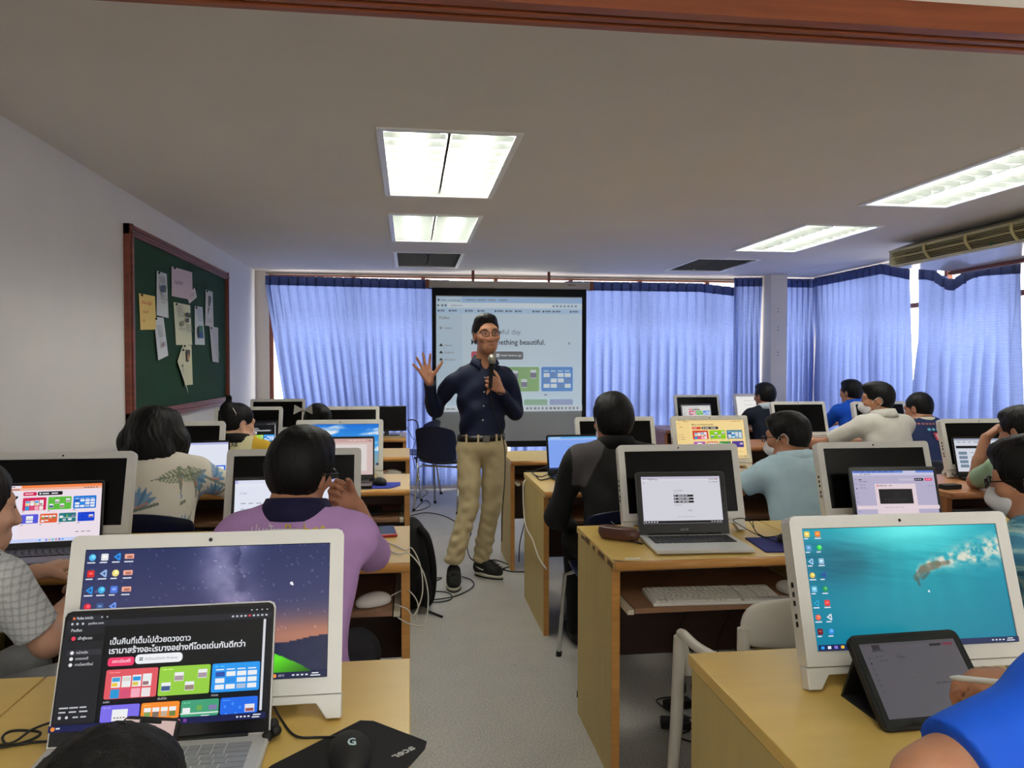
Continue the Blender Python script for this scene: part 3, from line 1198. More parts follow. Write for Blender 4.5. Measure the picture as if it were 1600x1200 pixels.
# ---------------------------------------------------------------- desks
D = 0.73
M_top = mat('yellow_laminate', (222, 188, 106), 0.32, var=0.035, scale=4, stretch=(1, 6, 1))
M_edge = mat('orange_edge_strip', (198, 142, 74), 0.38, var=0.1, scale=8, stretch=(1, 8, 8))
M_side = mat('maple_side_panel', (196, 174, 112), 0.5, var=0.05, scale=5, stretch=(6, 6, 0.8))
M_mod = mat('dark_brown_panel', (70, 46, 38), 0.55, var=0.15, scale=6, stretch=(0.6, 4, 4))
M_tray = mat('worn_brown_tray', (150, 112, 84), 0.5, var=0.12, scale=7, stretch=(1, 8, 1))
M_btop = mat('old_brown_top', (170, 116, 72), 0.35, var=0.12, scale=5, stretch=(1, 7, 1))
M_bside = mat('old_brown_side', (150, 94, 54), 0.45, var=0.15, scale=5, stretch=(5, 5, 1))
M_chrome = mat('chrome', (205, 205, 205), 0.12, 1.0, var=0.02)
M_railm = mat('white_drawer_rail', (214, 206, 186), 0.4, 0.2, var=0.03)


def desk(label, x0, x1, yf, yb, group, brown=False, tray=True, worn=False):
    t = thing('computer_desk', label, 'desk', ((x0 + x1) / 2, yf, 0), group=group)
    W, L = (x1 - x0) / 2 - 0.001, yb - yf
    top, side = (M_btop, M_bside) if brown else (M_top, M_side)
    MB().box(-W, W, 0.014, L, D - 0.026, D).build('tabletop', top, t, bevel=0.002)
    m = MB()
    pts = [(0.014, D - 0.030)] + [(0.014 - 0.016 * math.sin(math.pi * k / 8), D - 0.015 + 0.0155 * -math.cos(math.pi * k / 8)) for k in range(9)] + [(0.014, D + 0.0005)]
    m.prism(pts, -W, W, 'x', smooth=True)
    m.build('front_edge', M_bside if brown else M_edge, t)
    for s in (-1, 1):
        xi = s * (W - 0.001)
        MB().box(min(xi, xi - s * 0.026), max(xi, xi - s * 0.026), 0.05, L - 0.02, 0.0, D - 0.027).build('side_panel', side, t)
        MB().box(min(xi, xi - s * 0.026) - 0.0005, max(xi, xi - s * 0.026) + 0.0005, 0.044, 0.05, 0.0, D - 0.028).build('side_edge', M_bside if brown else M_edge, t)
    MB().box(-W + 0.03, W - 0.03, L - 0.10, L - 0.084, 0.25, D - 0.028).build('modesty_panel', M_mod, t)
    if tray:
        tr_ = MB().box(-W + 0.055, W - 0.055, -0.03, 0.38, 0.575, 0.592).build('keyboard_tray', M_bside if brown else M_tray, t)
        for s in (-1, 1):
            x = s * (W - 0.041)
            MB().box(x - 0.010, x + 0.010, -0.035, 0.40, 0.574, 0.590).build('tray_rail', M_railm, tr_)
    return t


GL, GR = 'yellow desks left of the aisle', 'yellow desks right of the aisle'
LROWS = [(1.05, 1.65), (2.44, 3.02), (3.89, 4.475), (5.28, 5.86)]
ln = ['front row', 'second row', 'third row', 'fourth row']
lb = ['beside the aisle, carrying the open dark laptop and the black mouse mat', 'beside the aisle, where the person in purple leans',
      'beside the aisle, with the blue mouse mat and black mouse', 'beside the aisle, below the white mouse on its tray']
la = ['by the left wall with the looped black cable on it', 'by the left wall where the person in grey check sits',
      'by the left wall where the person in floral shirt sits', 'by the left wall where the person in yellow sits']
for k, (a, b) in enumerate(LROWS):
    desk('yellow computer desk ' + lb[k], -0.73, 0.0, a, b, GL)
    desk('yellow computer desk ' + la[k], -1.46, -0.732, a, b, GL)
desk('yellow computer desk farthest left of the aisle, under the black monitor', -0.73, -0.03, 6.6, 7.25, GL)
desk('yellow computer desk in the far left corner by the wall', -1.46, -0.732, 6.6, 7.25, GL)
rl = {0: ['yellow computer desk in the right foreground with the tablet on it', 'yellow computer desk at the right picture edge under the blue shirted arm'],
      1: ['yellow computer desk with chipped edge beside the aisle, carrying the silver laptop', 'yellow computer desk in the second row right, behind the turquoise screen', 'yellow computer desk at right edge before the person in turquoise checks'],
      2: ['yellow computer desk beside the aisle at which the person in black jacket sits', 'yellow computer desk in the third row under the yellow lit monitor'],
      3: ['empty yellow computer desk beside the aisle in front of the projection screen', 'yellow computer desk beside the empty one, behind the black jacket']}
RR = [(1.0, 1.597, 0.60), (2.36, 2.93, 0.645), (3.72, 4.44, 0.66), (4.95, 5.56, 0.655)]
for k, (a, b, x) in enumerate(RR):
    for i, l in enumerate(rl[k]):
        desk(l, x + i * 0.752, x + i * 0.752 + 0.75, a, b, GR, worn=(k == 1 and i == 0))
GB = 'old brown desks in the right rear'
desk('old brown computer desk at the right edge, where the person in green leans', 2.63, 3.40, 3.42, 4.05, GB, True)
desk('old brown computer desk beside it, at the far right edge', 3.402, 4.17, 3.42, 4.05, GB, True)
desk('old brown desk with the laptop where the person in white shirt types', 2.50, 3.30, 5.55, 6.15, GB, True)
desk('old brown desk where the person in the printed navy shirt sits', 3.302, 4.10, 5.55, 6.15, GB, True)
desk('old brown desk near the back window where the person in dark vest sits', 2.44, 3.23, 7.1, 7.72, GB, True)
desk('old brown desk near the back window where the person in bright blue sits', 3.232, 4.02, 7.1, 7.72, GB, True)
# chipped laminate along the worn edge of the silver laptop's desk
M_chip = mat('bare_chipboard', (120, 92, 62), 0.9, var=0.35, scale=60)
wd = [o for o in COL.objects if o.get('label', '').startswith('yellow computer desk with chipped edge')][0]
r = random.Random(5)
y = 0.03
while y < 0.5:
    L = r.uniform(0.03, 0.09)
    MB().box(-0.3753, -0.3735, y, y + L, D - 0.026, D - 0.026 + r.uniform(0.008, 0.02)).build('chip', M_chip, wd)
    y += L + r.uniform(0.005, 0.05)
MB().prism([(-0.372, 0.016), (-0.30, 0.016), (-0.335, 0.022), (-0.372, 0.045)], D, D + 0.0004, 'z').build('chip', M_chip, wd)

# ---------------------------------------------------------------- chairs
M_navy = mat('navy_plastic', (22, 30, 62), 0.3, var=0.06, scale=10)
M_whitep = mat('white_plastic', (222, 218, 208), 0.35, var=0.03, scale=10)
M_blackp = mat('black_plastic', (18, 18, 20), 0.4, var=0.1)
M_rust = mat('reddish_wood', (112, 62, 52), 0.55, var=0.2, scale=6, stretch=(6, 6, 1))
M_rub = mat('black_rubber', (14, 14, 14), 0.7, var=0.1)


def shell(W, pts, n=9, thick=0.006, cup=0.03, top_round=0.0):
    """curved plastic sheet swept along profile pts (y, z)"""
    vs, fs = [], []
    m = len(pts)
    for j, (y, z, wsc, cu) in enumerate(pts):
        for i in range(n):
            u = i / (n - 1) * 2 - 1
            vs.append((u * W * wsc, y + cu[0] * u * u, z + cu[1] * u * u))
    for j in range(m - 1):
        for i in range(n - 1):
            a = j * n + i
            fs.append((a, a + 1, a + n + 1, a + n))
    return vs, fs


def chair(label, x, y, rz, shellm, legm, group, W=0.22, backh=0.80, foot=True):
    t = thing('chair', label, 'chair', (x, y, 0), rz, group)
    prof = [(0.20, 0.435, 0.86, (0, 0.01)), (0.17, 0.452, 0.95, (0, 0.015)), (0.05, 0.44, 1, (0, 0.02)), (-0.10, 0.43, 1, (0, 0.025)), (-0.17, 0.435, 0.98, (0.01, 0.025)), (-0.205, 0.462, 0.96, (0.02, 0.02))]
    vs, fs = shell(W, prof)
    o = MB().add(vs, fs, True).build('seat', shellm, t)
    s = o.modifiers.new('thickness', 'SOLIDIFY')
    s.thickness = 0.007
    o.modifiers.new('round', 'SUBSURF').render_levels = 1
    bp = [(-0.205, 0.462, 0.96, (0.02, 0.02)), (-0.222, 0.52, 0.96, (0.03, 0)), (-0.237, 0.62, 1.0, (0.035, 0)), (-0.255, 0.72, 1.0, (0.035, -0.01)), (-0.27, backh - 0.02, 0.96, (0.03, -0.02)), (-0.28, backh, 0.84, (0.03, -0.03))]
    vs, fs = shell(W, bp)
    o = MB().add(vs, fs, True).build('backrest', shellm, t)
    s = o.modifiers.new('thickness', 'SOLIDIFY')
    s.thickness = 0.007
    o.modifiers.new('round', 'SUBSURF').render_levels = 1
    for sx in (-1, 1):
        for sy in (-1, 1):
            lg = MB().tube([(sx * W * 0.80, sy * 0.12, 0.424), (sx * W * 0.98, sy * 0.165, 0.40), (sx * W * 1.06, sy * 0.225, 0.0)], 0.0105, 8).build('leg', legm, t)
            if foot:
                MB().tube([(sx * W * 1.054, sy * 0.222, 0.025), (sx * W * 1.062, sy * 0.226, 0.0)], 0.0135, 8).build('foot_cap', M_rub, lg)
    MB().tube([(-W * 0.8, 0.12, 0.418), (W * 0.8, 0.12, 0.418)], 0.009, 8).tube([(-W * 0.8, -0.12, 0.416), (W * 0.8, -0.12, 0.416)], 0.009, 8).build('cross_bar', legm, t)
    return t


GN = 'navy plastic chairs with chrome legs'
chair('navy plastic chair with bright chrome legs under the person in black jacket', 0.93, 3.27, 0, M_navy, M_chrome, GN, W=0.23, backh=0.78)
chair('navy plastic chair by the blue curtain seen from behind, left of the presenter', 0.335, 7.25, math.radians(-28), M_navy, M_chrome, GN, W=0.21, backh=0.80)
chair('navy plastic chair turned sideways beside the other, its dark back leaning away', 0.02, 7.98, math.radians(62), M_navy, M_chrome, GN, W=0.21, backh=0.80)
chair('navy plastic chair under the person in floral shirt', -1.10, 3.52, 0, M_navy, M_chrome, GN, backh=0.76)
chair('dark plastic chair under the person in light blue shirt', 1.80, 3.20, 0, M_blackp, M_chrome, None, W=0.25, backh=0.74)
chair('dark chair under the person in grey checked dress', -1.15, 2.0, 0, M_blackp, M_chrome, None, W=0.2, backh=0.62)
chair('white plastic chair under the person in purple', -0.36, 2.02, 0, M_whitep, M_chrome, None, W=0.2, backh=0.62)
chair('reddish wooden chair whose back shows behind the yellow lit monitor', 2.72, 6.62, 0, M_rust, M_chrome, None, W=0.24, backh=0.71)
for x, y, who in ((-1.12, 4.9, 'yellow shirt'), (-0.62, 5.05, 'hair bow'), (3.35, 6.66, 'bright blue shirt'), (2.95, 5.06, 'white shirt'), (3.5, 5.1, 'printed navy shirt'), (3.16, 3.05, 'green shirt')):
    chair('navy plastic chair mostly hidden under the person with ' + who, x, y, 0, M_navy, M_chrome, GN, backh=0.70)
# white armchair in front of the silver laptop's desk
t = thing('armchair', 'white plastic armchair pushed up between the two right desk rows', 'chair', (1.09, 1.97, 0), 0)
W = 0.268
vs, fs = shell(W, [(0.22, 0.425, 0.9, (0, 0.01)), (0.18, 0.445, 1, (0, 0.015)), (0.0, 0.435, 1, (0, 0.02)), (-0.14, 0.43, 1, (0.01, 0.02)), (-0.18, 0.46, 0.97, (0.02, 0.01)), (-0.20, 0.53, 0.97, (0.04, 0.0))])
o = MB().add(vs, fs, True).build('seat', M_whitep, t)
o.modifiers.new('thickness', 'SOLIDIFY').thickness = 0.008
vs, fs = shell(W, [(-0.215, 0.655, 1.0, (0.05, 0.0)), (-0.222, 0.70, 1.03, (0.07, -0.005)), (-0.232, 0.75, 1.02, (0.07, -0.012)), (-0.24, 0.785, 0.95, (0.07, -0.02)), (-0.245, 0.808, 0.80, (0.06, -0.03))], 13)
o = MB().add(vs, fs, True).build('backrest', M_whitep, t)
o.modifiers.new('thickness', 'SOLIDIFY').thickness = 0.008
o.modifiers.new('round', 'SUBSURF').render_levels = 1
for s in (-1, 1):
    MB().tube(smooth_path([(s * W * 0.95, -0.165, 0.62), (s * (W + 0.01), -0.12, 0.595), (s * (W + 0.035), 0.04, 0.58), (s * (W + 0.035), 0.17, 0.575), (s * (W + 0.02), 0.21, 0.54), (s * W, 0.20, 0.44)], 5), 0.014, 8).build('armrest', M_whitep, t)
    MB().tube([(s * W * 0.96, -0.165, 0.50), (s * W * 0.99, -0.16, 0.60), (s * W * 0.98, -0.155, 0.70)], 0.016, 8).build('back_post', M_whitep, t)
    MB().tube([(s * (W + 0.035), 0.19, 0.56), (s * (W + 0.04), 0.20, 0.3), (s * (W + 0.05), 0.235, 0.0)], [0.018, 0.019, 0.016], 8).build('leg', M_whitep, t)
    MB().tube([(s * (W + 0.05), -0.17, 0.60), (s * (W + 0.085), -0.20, 0.42), (s * (W + 0.12), -0.235, 0.0)], [0.014, 0.020, 0.016], 8).build('leg', M_whitep, t)
pgm = Page(1, 1)
pgm.text('XOIL', 0.0, 0.0, 0.73, (196, 192, 182), 0.0)
for i, v in enumerate(pgm.v):
    pgm.v[i] = (-0.03 + (v[0] + 0.5) * 0.03, -0.237, 0.70 + (v[2] - 0.5) * 0.026)
pgm.build('moulded_mark', M_print, t)

# ---------------------------------------------------------------- computers
M_aio = mat('white_computer_plastic', (224, 224, 218), 0.32, var=0.02, scale=8)
M_black = mat('black_gloss_plastic', (16, 16, 17), 0.25, var=0.08)
M_glass_off = mat('switched_off_display', (9, 9, 9), 0.25, var=0.03, spec=0.16)
M_page = color_attr_mat('display_picture', SCREEN, 0.35)


def aio(label, x, y, page=None, rz=0.0, z=D, group='white all in one computers', col=None):
    t = thing('desktop_computer', label, 'computer', (x, y, z), rz, group)
    tilt = Matrix.Translation((0, 0, 0.0091)) @ Matrix.Rotation(math.radians(-16.5), 4, 'X')
    W = 0.238
    zb, zt = 0.042, 0.329
    sx, s0, s1 = 0.213, 0.070, 0.304
    mb = MB()
    mb.M = tilt
    # front frame with the screen opening
    fr_ = [(-W, zb), (W, zb), (W, zt), (-W, zt)]
    inn = [(-sx, s0), (sx, s0), (sx, s1), (-sx, s1)]
    c = 0.012
    outer = [(-W, zb), (W, zb), (W, zt - c), (W - c * 0.3, zt - c * 0.3), (W - c, zt), (-W + c, zt), (-W + c * 0.3, zt - c * 0.3), (-W, zt - c)]
    th = 0.045
    n = len(outer)
    v = [(p[0], 0, p[1]) for p in outer] + [(p[0] * 0.985, th, p[1]) for p in outer] + [(p[0], 0, p[1]) for p in inn] + [(p[0], 0.004, p[1]) for p in inn]
    f = [(k, n + k, n + (k + 1) % n, (k + 1) % n) for k in range(n)] + [tuple(range(n, 2 * n))[::-1][::-1]]
    a = 2 * n
    f += [(0, 1, a + 1, a + 0), (1, 2, a + 2, a + 1), (2, 3, 4, a + 2), (4, 5, a + 3, a + 2), (5, 6, 7, a + 3), (7, 0, a + 0, a + 3)]
    f += [(a + k, a + (k + 1) % 4, a + 4 + (k + 1) % 4, a + 4 + k) for k in range(4)]
    mb.add(v, f)
    mb.build('casing', M_aio, t)
    d = MB()
    d.M = tilt
    d.box(-sx, sx, 0.003, 0.006, s0, s1)
    ds = d.build('display', M_glass_off, t)
    # lower skirt with the two pointed legs
    sk = MB()
    sk.M = tilt
    pr = [(-W, 0.0), (-W + 0.026, 0.0), (-W + 0.044, 0.026), (W - 0.044, 0.026), (W - 0.026, 0.0), (W, 0.0), (W, zb - 0.0012), (-W, zb - 0.0012)]
    sk.prism(pr, 0.004, 0.032, 'y')
    sk.build('stand', M_aio, t, bevel=0.002)
    rs = MB()
    rs.prism([(0.05, 0.16), (0.055, 0.17), (0.178, 0.008), (0.178, 0.0), (0.155, 0.0)], -0.16, 0.16, 'x')
    rs.build('rear_support', M_aio, t)
    cm_ = MB()
    cm_.M = tilt
    cm_.ell((0, -0.0004, zt - 0.0135), (0.0035, 0.0008, 0.0035), 10, 6)
    cm_.build('webcam', M_black, t)
    pt = MB()
    pt.M = tilt
    for zz in (0.19, 0.172, 0.155, 0.13, 0.115):
        pt.box(-W - 0.0006, -W + 0.004, 0.018, 0.024, zz, zz + 0.010)
    pt.build('side_ports', M_black, t)
    if page:
        pg_ = page(2 * sx - 0.002, s1 - s0 - 0.002)
        o = pg_.build('screen_picture', M_page, ds)
        o.matrix_basis = tilt @ Matrix.Translation((0, 0.0028, (s0 + s1) / 2))
    return t


def keys(mb, x0, x1, y0, y1, rows, cols, h, z, mi=0, gap=0.18):
    dy = (y1 - y0) / rows
    for j in range(rows):
        yy = y0 + j * dy
        if j == 0:
            cells = [0, 1, 2, 3.2, 9.2, 10.4, 11.4, 12.4, cols]
        else:
            off = (0, 0, 0.5, 0.3, 0, 0)[j % 6]
            cells = [0] + [1 + off + k for k in range(cols - 2)] + [cols]
        for k in range(len(cells) - 1):
            a, b = cells[k] / cols, cells[k + 1] / cols
            g = gap / cols
            mb.box(x0 + (x1 - x0) * (a + g * 0.5), x0 + (x1 - x0) * (b - g * 0.5), yy + dy * gap * 0.5, yy + dy * (1 - gap * 0.5), z, z + h, mi)


M_silver = mat('silver_laptop_shell', (204, 204, 202), 0.4, 0.15, var=0.03)
M_dgrey = mat('dark_grey_shell', (70, 72, 76), 0.4, 0.3, var=0.05)
M_key_s = mat('grey_keys', (150, 153, 158), 0.45, var=0.03)
M_key_b = mat('black_keys', (24, 24, 26), 0.5, var=0.08)


def laptop(label, x, y, rz, W, Dp, open_deg, page, shellm, deckm, keym, bez=(0.008, 0.012, 0.025), z=D, group='open laptops', logo=None, pad=True, bezm=None):
    t = thing('laptop', label, 'laptop', (x, y, z), math.radians(rz), group)
    w2 = W / 2
    MB().box(-w2, w2, -Dp, 0.004, 0.004, 0.017).build('base', deckm, t, bevel=0.004)
    k = MB()
    keys(k, -w2 + 0.022, w2 - 0.022, -Dp * 0.56, -0.025, 6, 15 if W > 0.33 else 14, 0.0022, 0.017)
    k.build('keyboard', keym, t)
    if pad:
        MB().box(-0.052, 0.052, -Dp + 0.012, -Dp + 0.082, 0.0165, 0.0176).build('touchpad', deckm, t)
    MB().tube([(-w2 * 0.8, 0.002, 0.016), (w2 * 0.8, 0.002, 0.016)], 0.006, 10).build('hinge', M_black, t)
    ti = Matrix.Translation((0, 0.004, 0.016)) @ Matrix.Rotation(math.radians(90 - open_deg), 4, 'X')
    LH = Dp * 0.985
    lid = MB()
    lid.M = ti
    c = 0.010
    pts = [(-w2, 0.0), (w2, 0.0), (w2, LH - c), (w2 - c * 0.3, LH - c * 0.3), (w2 - c, LH), (-w2 + c, LH), (-w2 + c * 0.3, LH - c * 0.3), (-w2, LH - c)]
    lid.prism(pts, 0.0, 0.007, 'y')
    lo = lid.build('lid', shellm, t)
    b = MB()
    b.M = ti
    e = 0.0025
    pts2 = [(p[0] * (1 - e / w2), e + p[1] * (1 - 2 * e / LH)) for p in pts]
    b.prism(pts2, -0.0012, 0.0, 'y')
    bo = b.build('bezel', bezm or M_black, lo)
    sw = W - 2 * bez[0]
    sh = LH - bez[1] - bez[2]
    if page:
        pg_ = page(sw, sh)
        o = pg_.build('screen_picture', M_page, lo)
        o.matrix_basis = ti @ Matrix.Translation((0, -0.0016, bez[2] + sh / 2))
    if logo:
        pm = Page(1, 1)
        pm.text(logo, 0, 0, 0.73, (150, 150, 152), 0.015)
        xm = max(v[0] for v in pm.v) + 0.5
        sc_ = 0.0105
        q = [(ti @ Vector(((v[0] + 0.5 - xm / 2) * sc_ * 1.25, -0.0018, bez[2] * 0.36 + (v[2] - 0.5) * sc_))) for v in pm.v]
        pm.v = [tuple(a) for a in q]
        pm.build('maker_mark', M_print, lo)
    return t


# ---- what the screens show
def card(pg_, u0, v0, u1, v1, c, kind, clip=1.0):
    v2 = min(v1, clip)
    pg_.rect(u0, v0, u1, v2, c, 0.016)
    du, dv = u1 - u0, v1 - v0
    W_ = (236, 238, 240)

    def it(a, b, cc, d, col):
        y0, y1 = v0 + b * dv, min(v2, v0 + d * dv)
        if y1 > y0:
            pg_.rect(u0 + a * du, y0, u0 + cc * du, y1, col)
    pg_.words(u0 + 0.06 * du, v0 + 0.09 * dv, 0.22 * du, 0.03 * dv, tuple(min(255, x + 60) for x in c), 2)
    if kind == 0:
        for i in range(4):
            a = 0.12 + 0.2 * i
            it(a, 0.26 - 0.02 * i, a + 0.17, 0.62, W_)
            it(a + 0.01, 0.28, a + 0.16, 0.42, [(60, 160, 214), (214, 214, 208), (40, 150, 220), (230, 234, 236)][i])
            it(a + 0.01, 0.46, a + 0.12, 0.58, [(240, 200, 60), (236, 236, 236), (220, 200, 80), (150, 110, 110)][i])
            it(a, 0.68, a + 0.17, 0.98, [(40, 150, 214), (214, 80, 120), (246, 170, 190), (236, 226, 226)][i])
    elif kind == 1:
        for a, b in ((0.3, 0.22), (0.76, 0.16), (0.06, 0.55), (0.52, 0.56)):
            it(a, b, a + 0.18, b + 0.30, W_)
            it(a + 0.005, b + 0.12, a + 0.175, b + 0.28, [(60, 90, 140), (150, 130, 120), (150, 120, 90), (170, 150, 160)][int(a * 10) % 4])
    elif kind == 2:
        for i in range(4):
            a = 0.08 + 0.225 * i
            it(a, 0.2, a + 0.17, 0.24, W_)
            for j in range(3):
                col = W_ if (i * 2 + j) % 3 else [(40, 80, 170), (40, 140, 230), (170, 190, 220), (236, 236, 240)][i]
                it(a, 0.30 + 0.22 * j, a + 0.19, 0.46 + 0.22 * j, col)
    elif kind == 3:
        it(0.3, 0.18, 0.7, 0.62, W_)
        for i in range(4):
            it(0.35 + 0.08 * i, 0.48, 0.40 + 0.08 * i, 0.53, (150, 110, 90))
        it(0.3, 0.70, 0.7, 0.92, W_)
    elif kind == 4:
        for i in range(4):
            a = 0.08 + 0.22 * i
            it(a, 0.2, a + 0.18, 0.36, W_)
            it(a + 0.01, 0.37, a + 0.17, 0.56, [(130, 160, 90), (120, 110, 100), (190, 170, 150), (110, 130, 70)][i])
        it(0.08, 0.7, 0.26, 0.9, W_)
        it(0.30, 0.68, 0.50, 0.82, (230, 226, 220))
    elif kind == 5:
        it(0.0, 0.5, 1.0, 0.55, (220, 236, 226))
        it(0.05, 0.3, 0.25, 0.5, W_)
        it(0.42, 0.22, 0.56, 0.42, (110, 170, 80))
        it(0.74, 0.24, 0.95, 0.42, (130, 120, 170))
        it(0.24, 0.66, 0.42, 0.88, (190, 200, 196))
        it(0.55, 0.62, 0.76, 0.82, W_)
    else:
        it(0.66, 0.3, 0.92, 0.6, (226, 226, 236))
        it(0.68, 0.46, 0.9, 0.58, (150, 80, 80))
        for a, b in ((0.1, 0.3), (0.3, 0.2), (0.5, 0.36), (0.14, 0.6), (0.6, 0.66), (0.4, 0.6)):
            it(a, b, a + 0.06, b + 0.1, tuple(min(255, x + 40) for x in c))


DARKC = [(224, 88, 98), (150, 206, 66), (36, 152, 240), (122, 108, 232), (246, 140, 42), (66, 160, 120), (28, 106, 234)]
LITEC = [(206, 30, 82), (92, 186, 60), (24, 118, 216), (84, 86, 214), (226, 92, 50), (32, 116, 124), (16, 64, 206)]
YELC = [(206, 62, 40), (134, 200, 10), (52, 122, 150), (176, 84, 170), (214, 120, 50), (60, 140, 60), (70, 50, 140)]


def taskbar(pg_, col, v0=0.955, light=False, n=6, centre=True, date=True):
    pg_.rect(0, v0, 1, 1, col)
    h = 1 - v0
    r = random.Random(3)
    pal = [(40, 160, 240), (236, 240, 246), (140, 120, 220), (240, 190, 70), (60, 190, 150), (236, 120, 80), (120, 60, 150)]
    for k in range(n):
        u = (0.42 if centre else 0.012) + 0.032 * k
        pg_.rect(u, v0 + h * 0.25, u + 0.016, 1 - h * 0.25, pal[k % 7])
    g = (60, 60, 70) if light else (220, 224, 230)
    for k in range(4):
        pg_.rect(0.86 + 0.018 * k, v0 + h * 0.38, 0.87 + 0.018 * k, 1 - h * 0.38, g)
    if date:
        pg_.words(0.94, v0 + h * 0.22, 0.05, h * 0.18, g, 1)
        pg_.words(0.935, v0 + h * 0.58, 0.055, h * 0.18, g, 1)


def pg_dark_thai(w_, h_):
    p_ = Page(w_, h_, (10, 11, 14))
    p_.rect(0, 0, 1, 0.055, (14, 15, 19)).rect(0.02, 0.012, 0.17, 0.06, (36, 38, 46)).rect(0, 0.058, 1, 0.115, (34, 36, 44))
    p_.disc(0.033, 0.036, 0.012, (226, 110, 60)).text('Padlet ของฉัน', 0.047, 0.046, 0.024, (214, 218, 226), 0.01, width=0.075)
    for u in (0.16, 0.185):
        p_.text('×' if u < 0.17 else '+', u, 0.046, 0.026, (214, 218, 226), 0.01)
    for u in (0.028, 0.052, 0.078):
        p_.disc(u, 0.085, 0.011, (190, 194, 200))
    p_.text('padlet.com', 0.105, 0.095, 0.022, (210, 214, 222), 0.005)
    for k in range(9):
        p_.rect(0.80 + 0.021 * k, 0.078, 0.811 + 0.021 * k, 0.094, (230, 70, 80) if k == 4 else (190, 196, 204))
    for k in range(4):
        p_.rect(0.895 + 0.026 * k, 0.03, 0.903 + 0.026 * k, 0.04, (200, 204, 210))
    p_.rect(0, 0.118, 0.19, 0.945, (28, 29, 34)).text('Padlet', 0.03, 0.155, 0.028, (220, 222, 226), 0.0)
    p_.rect(0.022, 0.185, 0.185, 0.245, (20, 20, 24)).disc(0.045, 0.215, 0.019, (226, 60, 90)).text('เข้าสู่ระบบ', 0.066, 0.226, 0.024, (226, 228, 232), 0.005)
    p_.rect(0.022, 0.315, 0.185, 0.365, (46, 47, 54))
    for k, s in enumerate(('หน้าหลัก', 'แกลเลอรี', 'การโพสต์ใหม่')):
        p_.disc(0.047, 0.34 + 0.052 * k, 0.016, (226, 228, 232)).text(s, 0.068, 0.35 + 0.052 * k, 0.022, (214, 216, 222), 0.004)
    for v in (0.80, 0.835):
        p_.words(0.022, v, 0.14, 0.012, (190, 192, 198), 3)
    p_.disc(0.03, 0.885, 0.014, (190, 190, 196)).disc(0.062, 0.885, 0.012, (214, 214, 220)).words(0.09, 0.88, 0.07, 0.012, (190, 192, 198), 2)
    p_.text('เป็นคืนที่เต็มไปด้วยดวงดาว', 0.222, 0.285, 0.052, (232, 234, 240), 0.016, width=0.385)
    p_.text('เรามาสร้างอะไรบางอย่างที่โดดเด่นกันดีกว่า', 0.222, 0.365, 0.052, (232, 234, 240), 0.022, width=0.655)
    p_.rect(0.222, 0.40, 0.345, 0.475, (240, 60, 108), 0.022).text('ลงทะเบียนฟรี', 0.243, 0.447, 0.028, (250, 224, 232), 0.012, width=0.085)
    p_.rect(0.35, 0.385, 0.575, 0.468, (238, 240, 244), 0.034)
    for a in (0, 1):
        for b in (0, 1):
            p_.rect(0.37 + a * 0.009, 0.412 + b * 0.016, 0.377 + a * 0.009, 0.424 + b * 0.016, (70, 74, 84))
    p_.text('ติดตั้งแอปสำหรับ Windows', 0.397, 0.438, 0.022, (120, 124, 134), 0.0, width=0.155)
    for i, (a, b) in enumerate(((0.222, 0.465), (0.474, 0.717), (0.726, 0.958))):
        card(p_, a, 0.505, b, 0.755, DARKC[i], i)
    for i, (a, s) in enumerate(((0.222, 'บอร์ด'), (0.474, 'ผืนผ้าใบ'), (0.726, 'ตาราง'))):
        p_.text(s, a + 0.006, 0.785, 0.018, (214, 216, 222), 0.0)
    for i in range(4):
        a = 0.222 + 0.186 * i
        card(p_, a, 0.805, a + 0.178, 1.02, DARKC[3 + i], 3 + i, 0.945)
    p_.rect(0.968, 0.13, 0.98, 0.93, (214, 216, 222), 0.006)
    taskbar(p_, (14, 22, 74), 0.945, n=7)
    p_.disc(0.022, 0.972, 0.018, (236, 140, 50)).words(0.036, 0.962, 0.03, 0.012, (220, 224, 232), 1)
    return p_


